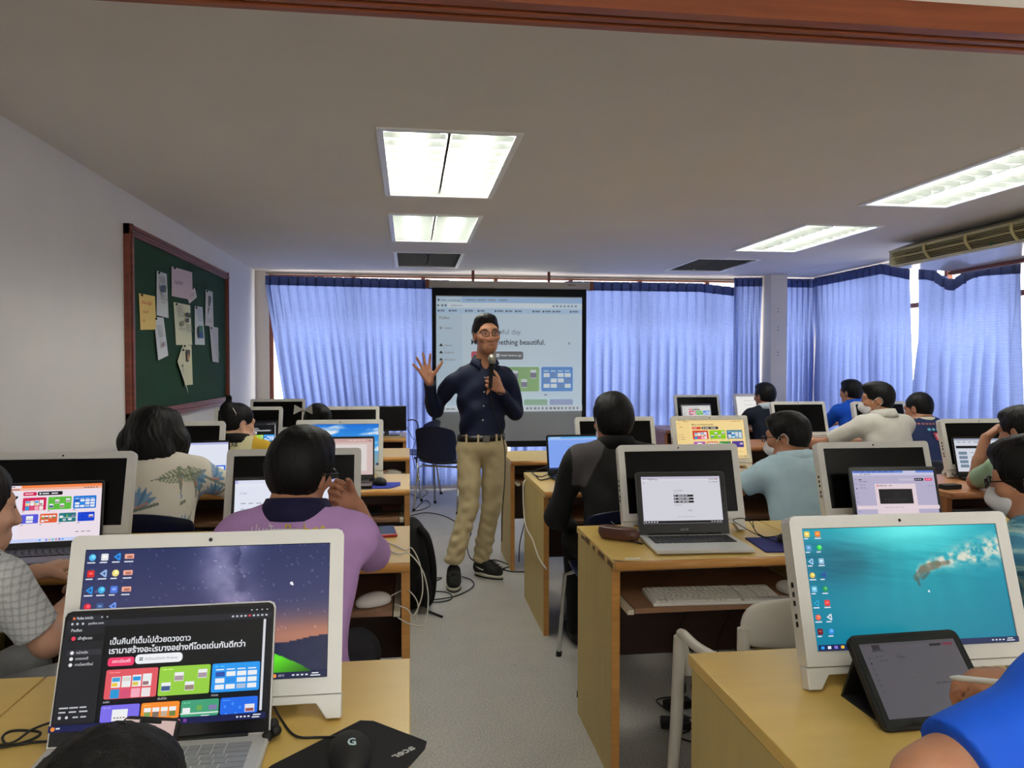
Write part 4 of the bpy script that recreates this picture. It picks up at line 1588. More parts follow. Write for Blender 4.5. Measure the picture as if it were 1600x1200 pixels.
def pg_padlet(w_, h_, bg=(236, 222, 232), bar=(244, 130, 70), cols=LITEC, side=(232, 226, 240), title=None, tb=(196, 208, 246), v0=0.09, ink=(60, 60, 70), rows=2):
    p_ = Page(w_, h_, bg)
    p_.rect(0, 0, 1, v0 * 0.5, bar).rect(0, v0 * 0.5, 1, v0, tuple(int((x + y) / 2) for x, y in zip(bar, bg)))
    p_.rect(0.0, 0, 0.2, v0 * 0.5, bg)
    p_.words(0.03, v0 * 0.18, 0.13, 0.012, ink, 2)
    p_.words(0.1, v0 * 0.7, 0.1, 0.012, ink, 1).words(0.82, v0 * 0.68, 0.15, 0.014, ink, 5)
    p_.rect(0, v0, 0.19, 0.945, side)
    p_.text('Padlet', 0.02, v0 + 0.055, 0.022, ink)
    for k in range(3):
        p_.disc(0.028, 0.385 + 0.06 * k, 0.011, ink).words(0.05, 0.38 + 0.06 * k, 0.07, 0.012, ink, 1)
    p_.words(0.04, v0 + 0.13, 0.08, 0.012, ink, 1)
    v = v0 + 0.03
    if title:
        p_.text(title, 0.225, v + 0.06, 0.042, (90, 78, 50), 0.012)
        v += 0.10
    p_.rect(0.225, v, 0.355, v + 0.065, cols[0], 0.016).words(0.24, v + 0.024, 0.10, 0.016, (250, 220, 226), 1)
    p_.rect(0.365, v, 0.61, v + 0.065, (20, 18, 24), 0.016).disc(0.39, v + 0.032, 0.016, (236, 236, 240)).words(0.41, v + 0.024, 0.18, 0.018, (236, 236, 240), 2)
    v += 0.10
    for i, (a, b) in enumerate(((0.225, 0.455), (0.475, 0.705), (0.725, 0.955))):
        card(p_, a, v, b, v + 0.225, cols[i], i)
    v += 0.225
    for a in (0.23, 0.48, 0.73):
        p_.words(a, v + 0.015, 0.03, 0.01, ink, 1)
    if rows > 1:
        v += 0.07
        for i in range(4):
            a = 0.225 + 0.186 * i
            card(p_, a, v, a + 0.168, v + 0.16, cols[3 + i], 3 + i, 0.945)
            p_.words(a, v + 0.18, 0.03, 0.01, ink, 1)
    p_.words(0.77, 0.85, 0.17, 0.01, ink, 3)
    taskbar(p_, tb, 0.945, light=True, n=8)
    return p_


ICONS = [(70, 170, 236), (226, 228, 232), (50, 130, 220), (236, 160, 150), (214, 40, 40), (150, 180, 226), (240, 216, 120), (120, 200, 240)]


def icon(p_, u, v, c, s=0.021, shape=0):
    a = p_.h / p_.w
    if shape == 0:
        p_.disc(u, v, s, c)
        p_.disc(u + s * a * 0.2, v - s * 0.2, s * 0.5, tuple(min(255, x + 50) for x in c))
    elif shape == 1:
        p_.rect(u - s * a, v - s, u + s * a, v + s, c, s * 0.3)
        p_.rect(u - s * a * 0.5, v - s * 0.4, u + s * a * 0.5, v + s * 0.2, tuple(min(255, x + 60) for x in c))
    elif shape == 2:
        p_.poly([(u - s * a, v), (u + s * a * 0.5, v - s * 1.1), (u + s * a, v - s), (u + s * a, v + s), (u + s * a * 0.5, v + s * 1.1)], c)
        p_.poly([(u - s * a * 0.1, v), (u + s * a * 0.5, v - s * 0.45), (u + s * a * 0.5, v + s * 0.45)], (20, 40, 90))
    else:
        p_.rect(u - s * a * 1.3, v - s * 0.7, u + s * a * 1.3, v + s * 0.7, c, s * 0.2)
        p_.rect(u - s * a * 0.6, v - s * 0.2, u + s * a * 0.9, v + s * 0.5, (180, 110, 90))
    p_.words(u - s * a * 1.3, v + s * 1.35, s * a * 2.8, 0.009, (220, 226, 236), 1)


def pg_stars(w_, h_):
    p_ = Page(w_, h_)

    def sky(u, v):
        base = np.stack([36 + 50 * v, 46 + 34 * v, 92 + 22 * v], -1)
        d = np.abs(u - 0.60 - 0.06 * (v - 0.4) + 0.03 * np.sin(v * 9))
        mw = np.exp(-(d / 0.10) ** 2) * (1 - 0.75 * v)
        n = vnoise(u * 14, v * 9, 3, 5)
        base += (mw * (0.35 + 0.9 * n))[..., None] * np.array([112, 100, 96])
        n2 = vnoise(u * 9, v * 7, 8, 4)
        base -= (np.exp(-((u - 0.615 - 0.05 * v) / 0.035) ** 2) * (n2 > 0.48) * 34 * (1 - v))[..., None]
        glow = np.exp(-((v - 0.70) / 0.16) ** 2) * (0.35 + 0.9 * np.clip(u, 0, 1))
        base += glow[..., None] * np.array([92, 42, -10])
        st = vnoise(u * 160, v * 90, 1, 1)
        base += ((st > 0.93) * (v < 0.66) * 46)[..., None]
        hill = 0.735 + 0.035 * np.sin(u * 17) * vnoise(u * 6, u * 0, 2) - 0.03 * np.exp(-((u - 0.95) / 0.2) ** 2)
        m = v > hill
        base[m] = np.array([28, 32, 62]) + (vnoise(u * 18, v * 24, 4, 4)[m] * 14)[:, None]
        tent = (v > 0.80 + 0.55 * np.abs(u - 0.745) ** 1.25 * (1 + 1.2 * (u > 0.745))) & (u > 0.5) & (u < 0.93)
        gl = np.clip(1.25 - (v - 0.80) * 2.6 - np.abs(u - 0.76) * 2.6, 0.12, 1)
        base[tent] = (gl[..., None] * np.array([96, 226, 34]))[tent]
        return base
    p_.paint(sky, nx=200, ny=110)
    for i in range(4):
        for j in range(4):
            if i == 3 and j == 3:
                continue
            u, v = 0.026 + 0.05 * i, 0.055 + 0.122 * j
            c = [[(80, 180, 236), (214, 40, 40), (40, 140, 220), (226, 40, 60)], [(226, 228, 232), (150, 180, 226), (60, 170, 226), (60, 90, 140)],
                 [(40, 140, 226), (240, 220, 130), (80, 120, 220), (110, 150, 236)], [(236, 170, 150)] * 4][i][j]
            icon(p_, u, v, c, 0.026, [0, 1, 2, 3][(i + j) % 3 if i < 3 else 3])
    p_.disc(0.845, 0.30, 0.012, (236, 236, 240)).disc(0.85, 0.31, 0.007, (236, 236, 240))
    taskbar(p_, (22, 28, 66), 0.955, n=6)
    p_.disc(0.79, 0.978, 0.014, (240, 150, 60)).text('33°C', 0.805, 0.985, 0.016, (226, 230, 240))
    return p_


def pg_sea(w_, h_):
    p_ = Page(w_, h_)

    def sea(u, v):
        base = np.stack([14 + 0 * u, 148 - 26 * v + 10 * np.sin(u * 3), 172 - 18 * v], -1)
        base += (np.exp(-(((u - 0.55) / 0.35) ** 2 + ((v - 0.0) / 0.22) ** 2)))[..., None] * np.array([84, 76, 60])
        dk = np.exp(-(((u - 0.17) / 0.2) ** 2 + ((v - 0.28) / 0.2) ** 2))
        base -= dk[..., None] * np.array([0, 46, 44])
        rip = vnoise(u * 6 + v * 4, v * 34 - u * 8, 2, 3)
        base += ((rip - 0.5) * np.exp(-((v - 0.25) / 0.22) ** 2))[..., None] * np.array([36, 40, 36])
        for a, wd_ in ((0.45, 0.03), (0.52, 0.05), (0.60, 0.03), (0.36, 0.04), (0.70, 0.04)):
            base += (np.exp(-((u - a - (v - 0.1) * (a - 0.5) * 0.8) / wd_) ** 2) * np.clip(0.9 - v, 0, 1) * np.clip(v * 2, 0, 1) * 0.35)[..., None] * np.array([30, 44, 40])
        # wake of foam rising to the upper right
        c = 0.40 - 0.42 * (u - 0.55) + 0.10 * np.sin((u - 0.5) * 5)
        c = np.where(u > 0.55, 0.42 - 0.80 * (u - 0.52) + 0.55 * np.clip(u - 0.62, 0, 1) ** 1.2, 9)
        wd2 = 0.035 + 0.17 * np.clip(u - 0.56, 0, 1)
        fo = np.exp(-((v - c) / wd2) ** 2)
        n = vnoise(u * 42, v * 28, 5, 4)
        fm = np.clip(fo * 1.5 * (n - 0.28) * 2.4, 0, 1)
        base = base * (1 - fm[..., None]) + np.array([216, 216, 200]) * fm[..., None]
        # the swimmer
        for (x0, y0, x1, y1, rr, col) in ((0.545, 0.44, 0.585, 0.37, 0.020, (90, 110, 100)), (0.585, 0.37, 0.66, 0.335, 0.022, (118, 112, 92)), (0.66, 0.335, 0.72, 0.32, 0.013, (120, 110, 90)), (0.545, 0.44, 0.553, 0.50, 0.009, (70, 90, 90)), (0.61, 0.40, 0.575, 0.45, 0.010, (80, 96, 90))):
            dx, dy = x1 - x0, (y1 - y0) * 0.56
            h = np.clip(((u - x0) * dx + (v - y0) * 0.56 * dy) / (dx * dx + dy * dy), 0, 1)
            d = np.hypot(u - x0 - h * dx, (v - y0) * 0.56 - h * dy)
            m = np.clip((rr - d) / 0.006, 0, 1) * (0.6 + 0.4 * vnoise(u * 60, v * 40, 9, 2))
            base = base * (1 - m[..., None]) + np.array(col) * m[..., None]
        return base
    p_.paint(sea, nx=210, ny=118)
    cs = [[(240, 200, 90), (90, 150, 200), (150, 200, 236), (226, 190, 80), (120, 190, 226), (40, 160, 200), (226, 100, 70), (110, 20, 30)],
          [(236, 130, 40), (60, 200, 80), (150, 190, 220), (40, 90, 170), (40, 150, 80), (226, 60, 60), (200, 220, 230), (60, 140, 226)]]
    for i in range(2):
        for j in range(8):
            icon(p_, 0.022 + 0.05 * i, 0.045 + 0.115 * j, cs[i][j], 0.024, (i * 2 + j) % 3 if j else 1)
    p_.disc(0.585, 0.555, 0.008, (236, 246, 246)).disc(0.588, 0.562, 0.006, (236, 246, 246))
    taskbar(p_, (28, 40, 84), 0.955, n=5, centre=False)
    return p_


def pg_beach(w_, h_):
    p_ = Page(w_, h_)

    def f(u, v):
        b = np.stack([20 + 70 * v, 110 + 90 * v, 214 + 20 * v], -1)
        n = vnoise(u * 4 + v * 3, v * 9, 2, 5)
        c = np.clip((n - 0.48) * 5, 0, 1) * (v < 0.66)
        b = b * (1 - c[..., None]) + np.array([232, 236, 240]) * c[..., None]
        sea_ = v > 0.70
        b[sea_] = (np.stack([70 + 60 * v, 150 + 10 * v, 190 - 30 * (v - 0.7) * 4 + 0 * u], -1))[sea_]
        rk = (np.abs(u - 0.74) < 0.09 * np.clip((v - 0.42) / 0.24, 0, 1) ** 0.8) & (v < 0.68) & (v > 0.42)
        b[rk] = np.array([150, 104, 40]) * (0.5 + vnoise(u * 30, v * 20, 4, 3)[..., None])[rk]
        rf_ = (np.abs(u - 0.74) < 0.07 * np.clip((0.92 - v) / 0.2, 0, 1)) & (v > 0.74) & (v < 0.92)
        b[rf_] = np.array([160, 100, 30])
        return b
    p_.paint(f, nx=90, ny=52)
    for j in range(2):
        p_.rect(0.02 + 0.03 * j, 0.03, 0.035 + 0.03 * j, 0.06, (200, 220, 240))
    taskbar(p_, (20, 36, 80), 0.95, n=4, centre=False)
    return p_


def pg_login(w_, h_):
    p_ = Page(w_, h_, (206, 206, 216))
    p_.rect(0, 0, 1, 0.05, (188, 184, 204)).rect(0, 0.05, 1, 0.085, (214, 212, 220))
    p_.words(0.02, 0.04, 0.16, 0.014, (120, 116, 130), 3).words(0.1, 0.06, 0.12, 0.014, (130, 130, 140), 2).words(0.86, 0.055, 0.12, 0.018, (120, 116, 130), 5)
    p_.disc(0.955, 0.06, 0.012, (200, 60, 70)).words(0.86, 0.12, 0.12, 0.012, (120, 116, 130), 3).words(0.02, 0.13, 0.04, 0.016, (140, 140, 150), 1)
    p_.text('Log in to Padlet', 0.40, 0.315, 0.024, (70, 70, 80), 0.006, width=0.11)
    p_.words(0.40, 0.345, 0.08, 0.012, (170, 172, 180), 2)
    for k in range(3):
        v = 0.395 + 0.065 * k
        p_.rect(0.395, v, 0.645, v + 0.045, (22, 20, 22), 0.008).words(0.45, v + 0.016, 0.14, 0.014, (220, 220, 226), 3)
        p_.rect(0.405, v + 0.012, 0.418, v + 0.033, (200, 200, 210))
    p_.words(0.405, 0.61, 0.1, 0.013, (150, 152, 160), 3).words(0.56, 0.72, 0.08, 0.03, (176, 178, 188), 1)
    p_.words(0.42, 0.86, 0.24, 0.012, (170, 172, 180), 5)
    p_.rect(0, 0.945, 1, 1, (12, 12, 14))
    for k in range(5):
        p_.rect(0.015 + 0.035 * k, 0.96, 0.033 + 0.035 * k, 0.985, (190, 190, 196))
    p_.words(0.84, 0.965, 0.14, 0.016, (180, 180, 186), 4)
    return p_


def pg_dialog(w_, h_):
    p_ = Page(w_, h_, (176, 170, 198))
    p_.rect(0, 0, 1, 0.04, (92, 128, 214)).rect(0.62, 0.0, 0.78, 0.04, (190, 196, 226)).rect(0, 0.04, 1, 0.09, (196, 194, 218))
    p_.words(0.03, 0.012, 0.5, 0.014, (50, 70, 130), 7).words(0.09, 0.058, 0.14, 0.014, (120, 116, 140), 3)
    p_.rect(0.56, 0.155, 0.73, 0.20, (190, 184, 208)).rect(0.75, 0.15, 0.86, 0.205, (20, 20, 40), 0.014).words(0.765, 0.17, 0.08, 0.014, (200, 200, 214), 3)
    p_.rect(0.875, 0.15, 0.965, 0.205, (226, 40, 100), 0.014).words(0.89, 0.17, 0.06, 0.014, (250, 200, 220), 2)
    p_.words(0.06, 0.165, 0.07, 0.016, (60, 58, 76), 1).words(0.06, 0.205, 0.11, 0.014, (120, 116, 140), 2)
    for k in range(2):
        p_.words(0.07, 0.27 + 0.06 * k, 0.08, 0.014, (130, 126, 150), 2)
    for k in range(8):
        p_.disc(0.025, 0.17 + 0.09 * k, 0.014, (40, 40, 90) if k == 2 else (130, 126, 160))
    p_.words(0.90, 0.30, 0.07, 0.014, (140, 136, 160), 2)
    p_.rect(0.245, 0.26, 0.745, 0.86, (222, 204, 212)).rect(0.27, 0.285, 0.29, 0.31, (214, 60, 70)).words(0.30, 0.29, 0.18, 0.016, (140, 110, 124), 3)
    p_.rect(0.285, 0.365, 0.695, 0.655, (18, 16, 20)).words(0.34, 0.56, 0.3, 0.01, (70, 64, 70), 6).words(0.38, 0.60, 0.22, 0.01, (60, 56, 62), 5)
    for k in range(3):
        p_.poly([(0.45 + 0.01 * k, 0.46 + 0.03 * k), (0.53, 0.42 + 0.03 * k), (0.53, 0.424 + 0.03 * k), (0.45 + 0.01 * k, 0.464 + 0.03 * k)], (70, 64, 68))
    p_.rect(0.0, 0.69, 1, 0.76, (224, 206, 214)).words(0.33, 0.72, 0.25, 0.012, (180, 160, 172), 4)
    taskbar(p_, (190, 196, 226), 0.95, light=True)
    return p_


def pg_search(w_, h_):
    p_ = Page(w_, h_, (126, 160, 236))
    p_.rect(0, 0, 1, 0.05, (90, 170, 226)).rect(0.04, 0.0, 0.24, 0.05, (150, 200, 240)).rect(0, 0.05, 1, 0.10, (160, 186, 240))
    p_.text('Google', 0.36, 0.40, 0.10, (60, 140, 190), 0.0, width=0.20)
    p_.rect(0.30, 0.48, 0.72, 0.535, (196, 206, 240), 0.026)
    p_.words(0.40, 0.60, 0.2, 0.03, (150, 176, 236), 2)
    p_.rect(0, 0.95, 1, 1, (30, 44, 90))
    return p_


def pg_plain(w_, h_):
    p_ = Page(w_, h_, (222, 226, 240))
    p_.rect(0, 0, 1, 0.06, (176, 180, 226)).rect(0.03, 0.0, 0.3, 0.06, (216, 220, 240)).rect(0, 0.06, 1, 0.11, (226, 228, 240))
    p_.text('Google', 0.05, 0.24, 0.03, (120, 130, 150))
    p_.words(0.06, 0.4, 0.3, 0.016, (150, 156, 170), 4).words(0.06, 0.5, 0.24, 0.016, (150, 156, 170), 4)
    p_.rect(0.62, 0.68, 0.96, 0.9, (60, 110, 214)).rect(0.65, 0.72, 0.93, 0.86, (226, 234, 246))
    taskbar(p_, (206, 214, 240), 0.95, light=True)
    return p_


def pg_pink(w_, h_):
    p_ = Page(w_, h_, (206, 182, 178))
    p_.rect(0, 0, 1, 0.10, (196, 160, 156)).disc(0.95, 0.06, 0.02, (120, 90, 90)).words(0.6, 0.04, 0.3, 0.02, (226, 200, 196), 4)
    p_.rect(0.04, 0.16, 0.9, 0.9, (216, 208, 206))
    p_.words(0.1, 0.3, 0.5, 0.02, (150, 140, 140), 6).words(0.1, 0.5, 0.5, 0.02, (150, 140, 140), 6)
    return p_


def pg_doc(w_, h_):
    p_ = Page(w_, h_, (206, 210, 220))
    p_.rect(0, 0, 1, 0.06, (150, 156, 176)).words(0.05, 0.1, 0.5, 0.02, (120, 124, 134), 5).rect(0.02, 0.22, 0.9, 0.30, (26, 26, 30))
    for k in range(4):
        p_.rect(0.05, 0.4 + 0.13 * k, 0.2, 0.49 + 0.13 * k, (110, 130, 150)).words(0.26, 0.42 + 0.13 * k, 0.5, 0.02, (140, 144, 154), 5)
    return p_


def pg_white(w_, h_):
    p_ = Page(w_, h_, (232, 230, 226))
    p_.rect(0, 0, 1, 0.05, (206, 206, 214)).words(0.2, 0.2, 0.5, 0.02, (170, 170, 176), 5).words(0.2, 0.4, 0.6, 0.02, (180, 180, 186), 5)
    return p_


def pg_yellow(w_, h_):
    return pg_padlet(w_, h_, (240, 212, 148), (232, 200, 140), YELC, (238, 208, 142), 'Make something beautiful', (226, 196, 140), 0.05, (150, 120, 80))


def pg_make(w_, h_):
    return pg_padlet(w_, h_, (214, 212, 208), (190, 190, 196), LITEC, (206, 204, 202), 'Make something beautiful', (190, 192, 204), 0.07)


# ---- the machines, row by row
aio('white all in one computer in left foreground showing a starry night camp', -0.36, 1.362, pg_stars)
aio('white all in one computer in right foreground showing a turquoise underwater picture', 0.993, 1.358, pg_sea, rz=-0.01)
aio('white all in one computer, dark screen, behind the pink lit laptop at left edge', -1.205, 2.78)
aio('white all in one computer, dark screen, hidden behind the person in purple', -0.415, 2.78)
aio('white all in one computer, dark screen, in front of the person with floral shirt', -1.235, 4.25)
aio('white all in one computer showing blue sky and a rock by the sea', -0.385, 4.27, pg_beach)
aio('white dark screened computer behind the small laptop of the person in yellow', -1.16, 5.70)
aio('white all in one computer, dark screen, half hidden behind the hair bow', -0.46, 5.66)
aio('white dark screened computer farthest of the left side near the window edge', -1.17, 7.0)
aio('white all in one computer, dark screen, behind the silver laptop', 1.02, 2.74)
aio('white all in one computer, dark screen, behind the lavender lit laptop', 1.825, 2.74)
aio('white all in one computer, dark screen, behind the head of the person in black jacket', 1.195, 4.30)
aio('white all in one computer with yellow tinted page of coloured cards', 1.785, 4.32, pg_yellow)
aio('white all in one computer, dark screen, at right edge beside the raised arm', 3.205, 3.88)
aio('white all in one computer, dark screen, before the person in white shirt', 3.20, 5.92)
aio('white all in one computer, dark screen, before the person in printed navy shirt', 3.90, 5.88)
aio('white dark screened computer left of the person in dark vest', 2.90, 7.42)
aio('white computer with bright white screen at the back left of the person in blue', 3.62, 7.62, pg_white)

laptop('silver edged open laptop in left foreground with dark Thai web page', -0.405, 1.300, 1.5, 0.345, 0.217, 112, pg_dark_thai, M_silver, M_silver, M_key_s, bez=(0.006, 0.008, 0.024))
laptop('black laptop with pinkish page of coloured cards at the left edge', -1.205, 2.745, 7, 0.325, 0.225, 105, pg_padlet, M_dgrey, M_dgrey, M_key_b, bez=(0.008, 0.011, 0.02))
laptop('laptop with white page partly hidden by the person in purple', -0.425, 2.70, 2, 0.36, 0.235, 104, pg_plain, M_black, M_black, M_key_b)
laptop('laptop with pinkish page standing right of the purple shirted head', -0.36, 4.17, 0, 0.34, 0.235, 102, pg_pink, M_black, M_black, M_key_b)
laptop('dark laptop with white page right of the floral shirt', -1.11, 4.20, 8, 0.325, 0.22, 103, pg_plain, M_black, M_black, M_key_b)
laptop('dark laptop with black page of coloured cards before the person in yellow', -1.10, 5.62, 6, 0.33, 0.225, 103, pg_dark_thai, M_black, M_black, M_key_b)
laptop('silver laptop with black lid frame and log in page', 0.985, 2.655, -3, 0.335, 0.232, 107, pg_login, M_dgrey, M_silver, M_key_b, bez=(0.020, 0.018, 0.040), logo='ASUS')
laptop('dark laptop with lavender page and a dialog box', 1.83, 2.655, -4, 0.345, 0.235, 106, pg_dialog, M_dgrey, M_dgrey, M_key_b, bez=(0.012, 0.016, 0.024))
laptop('black laptop with blue search page left of the black jacket', 0.93, 4.235, 3, 0.325, 0.225, 103, pg_search, M_black, M_black, M_key_b, bez=(0.01, 0.012, 0.026))
laptop('dark laptop with plain page under the raised arm at right edge', 3.16, 3.84, -5, 0.335, 0.225, 106, pg_doc, M_black, M_black, M_key_b)
laptop('black laptop turned sideways at which the person in white shirt types', 3.06, 5.83, 16, 0.30, 0.215, 112, pg_doc, M_black, M_black, M_key_b)
laptop('silver laptop with white page left of the person in dark vest', 2.86, 7.36, 8, 0.33, 0.225, 102, pg_make, M_silver, M_silver, M_key_s)

# black monitor at the end of the left rows
t = thing('monitor', 'small black monitor on the farthest left desk, beside the blue curtain', 'monitor', (-0.205, 6.95, D), math.radians(4))
MB().box(-0.175, 0.175, 0, 0.035, 0.035, 0.262).build('casing', M_black, t, bevel=0.005)
MB().box(-0.165, 0.165, -0.0015, 0.0, 0.05, 0.252).build('display', M_glass_off, t)
MB().box(-0.02, 0.02, 0.012, 0.03, 0.006, 0.05).build('neck', M_black, t)
MB().box(-0.11, 0.11, -0.07, 0.08, 0.0, 0.010).build('base', M_black, t, bevel=0.003)

# tablet on its folded cover
tab = thing('tablet', 'black cased tablet leaning on its folded cover before the turquoise screen', 'tablet', (0.912, 1.20, D), math.radians(2))
ti = Matrix.Translation((0, 0, 0.006)) @ Matrix.Rotation(math.radians(-42), 4, 'X')
W, H = 0.112, 0.168
mb = MB()
mb.M = ti
c = 0.014
o2 = []
for cx, cz, s in ((W - c, H - c, 0), (-W + c, H - c, 90), (-W + c, c, 180), (W - c, c, 270)):
    for k in range(5):
        a = math.radians(s + 22.5 * k)
        o2.append((cx + c * math.cos(a), cz + c * math.sin(a)))
mb.prism(o2, 0.0, 0.012, 'y')
mb.build('case', M_rub, tab)
mb = MB()
mb.M = ti
mb.box(-W + 0.005, W - 0.005, -0.0012, 0, 0.005, H - 0.005)
mb.build('glass', mat('tablet_glass', (24, 32, 32), 0.1), tab)


def pg_tab(w_, h_):
    p_ = Page(w_, h_, (112, 108, 116))
    p_.rect(0.0, 0.0, 1, 0.03, (104, 100, 108)).rect(0.72, 0.05, 0.84, 0.085, (40, 38, 44), 0.008).rect(0.86, 0.05, 0.965, 0.085, (150, 60, 84), 0.008)
    p_.rect(0.5, 0.055, 0.7, 0.08, (118, 114, 122))
    p_.rect(0.12, 0.02, 0.2, 0.10, (64, 60, 66)).words(0.1, 0.105, 0.14, 0.01, (60, 58, 64), 2)
    for k in range(7):
        p_.disc(0.05, 0.2 + 0.075 * k, 0.014, (36, 34, 40) if k == 1 else (86, 84, 92))
    p_.words(0.12, 0.18, 0.08, 0.012, (80, 78, 84), 2).words(0.14, 0.24, 0.1, 0.012, (80, 78, 84), 2)
    p_.text('กิจกรรม', 0.33, 0.225, 0.026, (26, 24, 30), 0.012).words(0.33, 0.175, 0.08, 0.01, (84, 82, 88), 1)
    p_.words(0.6, 0.585, 0.2, 0.012, (66, 64, 70), 3).disc(0.42, 0.46, 0.006, (170, 170, 176))
    return p_


o = pg_tab(2 * W - 0.03, H - 0.036).build('screen_picture', color_attr_mat('dim_display', 0.42, 0.3), tab)
o.matrix_basis = ti @ Matrix.Translation((0, -0.0016, H / 2))
mb = MB()
mb.prism([(0.028, 0.0), (0.15, 0.0), (0.15, 0.004), (0.028, 0.004)], -0.095, 0.095, 'x')
mb.prism([(0.150, 0.0), (0.155, 0.0), (0.112, 0.102), (0.107, 0.100)], -0.095, 0.095, 'x')
mb.build('folded_cover', M_rub, tab)
# ---------------------------------------------------------------- people
from mathutils.bvhtree import BVHTree


def skin_mat(name, c):
    m = mat(name, c, 0.5, var=0.07, scale=14, bump=0.06, bscale=220, spec=0.35)
    m.node_tree.nodes['Principled BSDF'].inputs['Subsurface Weight'].default_value = 0.06
    m.node_tree.nodes['Principled BSDF'].inputs['Subsurface Radius'].default_value = (0.01, 0.004, 0.002)
    return m


SK_TAN = skin_mat('tan_skin', (176, 124, 94))
SK_BRN = skin_mat('brown_skin', (166, 116, 90))
SK_FAIR = skin_mat('light_skin', (206, 160, 134))
HAIR = mat('black_hair', (11, 10, 10), 0.5, var=0.35, scale=70, stretch=(3, 3, 0.5), bump=0.5, bscale=130, spec=0.22)
HAIR_BR = mat('dark_brown_hair', (22, 15, 13), 0.5, var=0.35, scale=60, stretch=(3, 3, 0.35), bump=0.5, bscale=120, spec=0.25)


def cloth(name, c, rough=0.85, var=0.05, bump=0.25):
    return mat(name, c, rough, var=var, scale=22, bump=bump, bscale=420, spec=0.25)


DENIM = cloth('dark_trouser_cloth', (30, 31, 38))
EYE_W = mat('eye_white', (168, 158, 150), 0.25)
EYE_D = mat('dark_iris', (26, 16, 12), 0.15)
MASKM = mat('white_mask_cloth', (224, 224, 226), 0.8, var=0.03, scale=30)
FRAME = mat('black_spectacle_frame', (14, 13, 13), 0.25)


def rot(yaw=0, pitch=0, roll=0):
    """yaw: turn to the left seen from above; pitch: bow the head; roll: tilt to the right"""
    return np.array(Matrix.Rotation(math.radians(yaw), 3, 'Z') @ Matrix.Rotation(math.radians(-pitch), 3, 'X') @ Matrix.Rotation(math.radians(roll), 3, 'Y'))


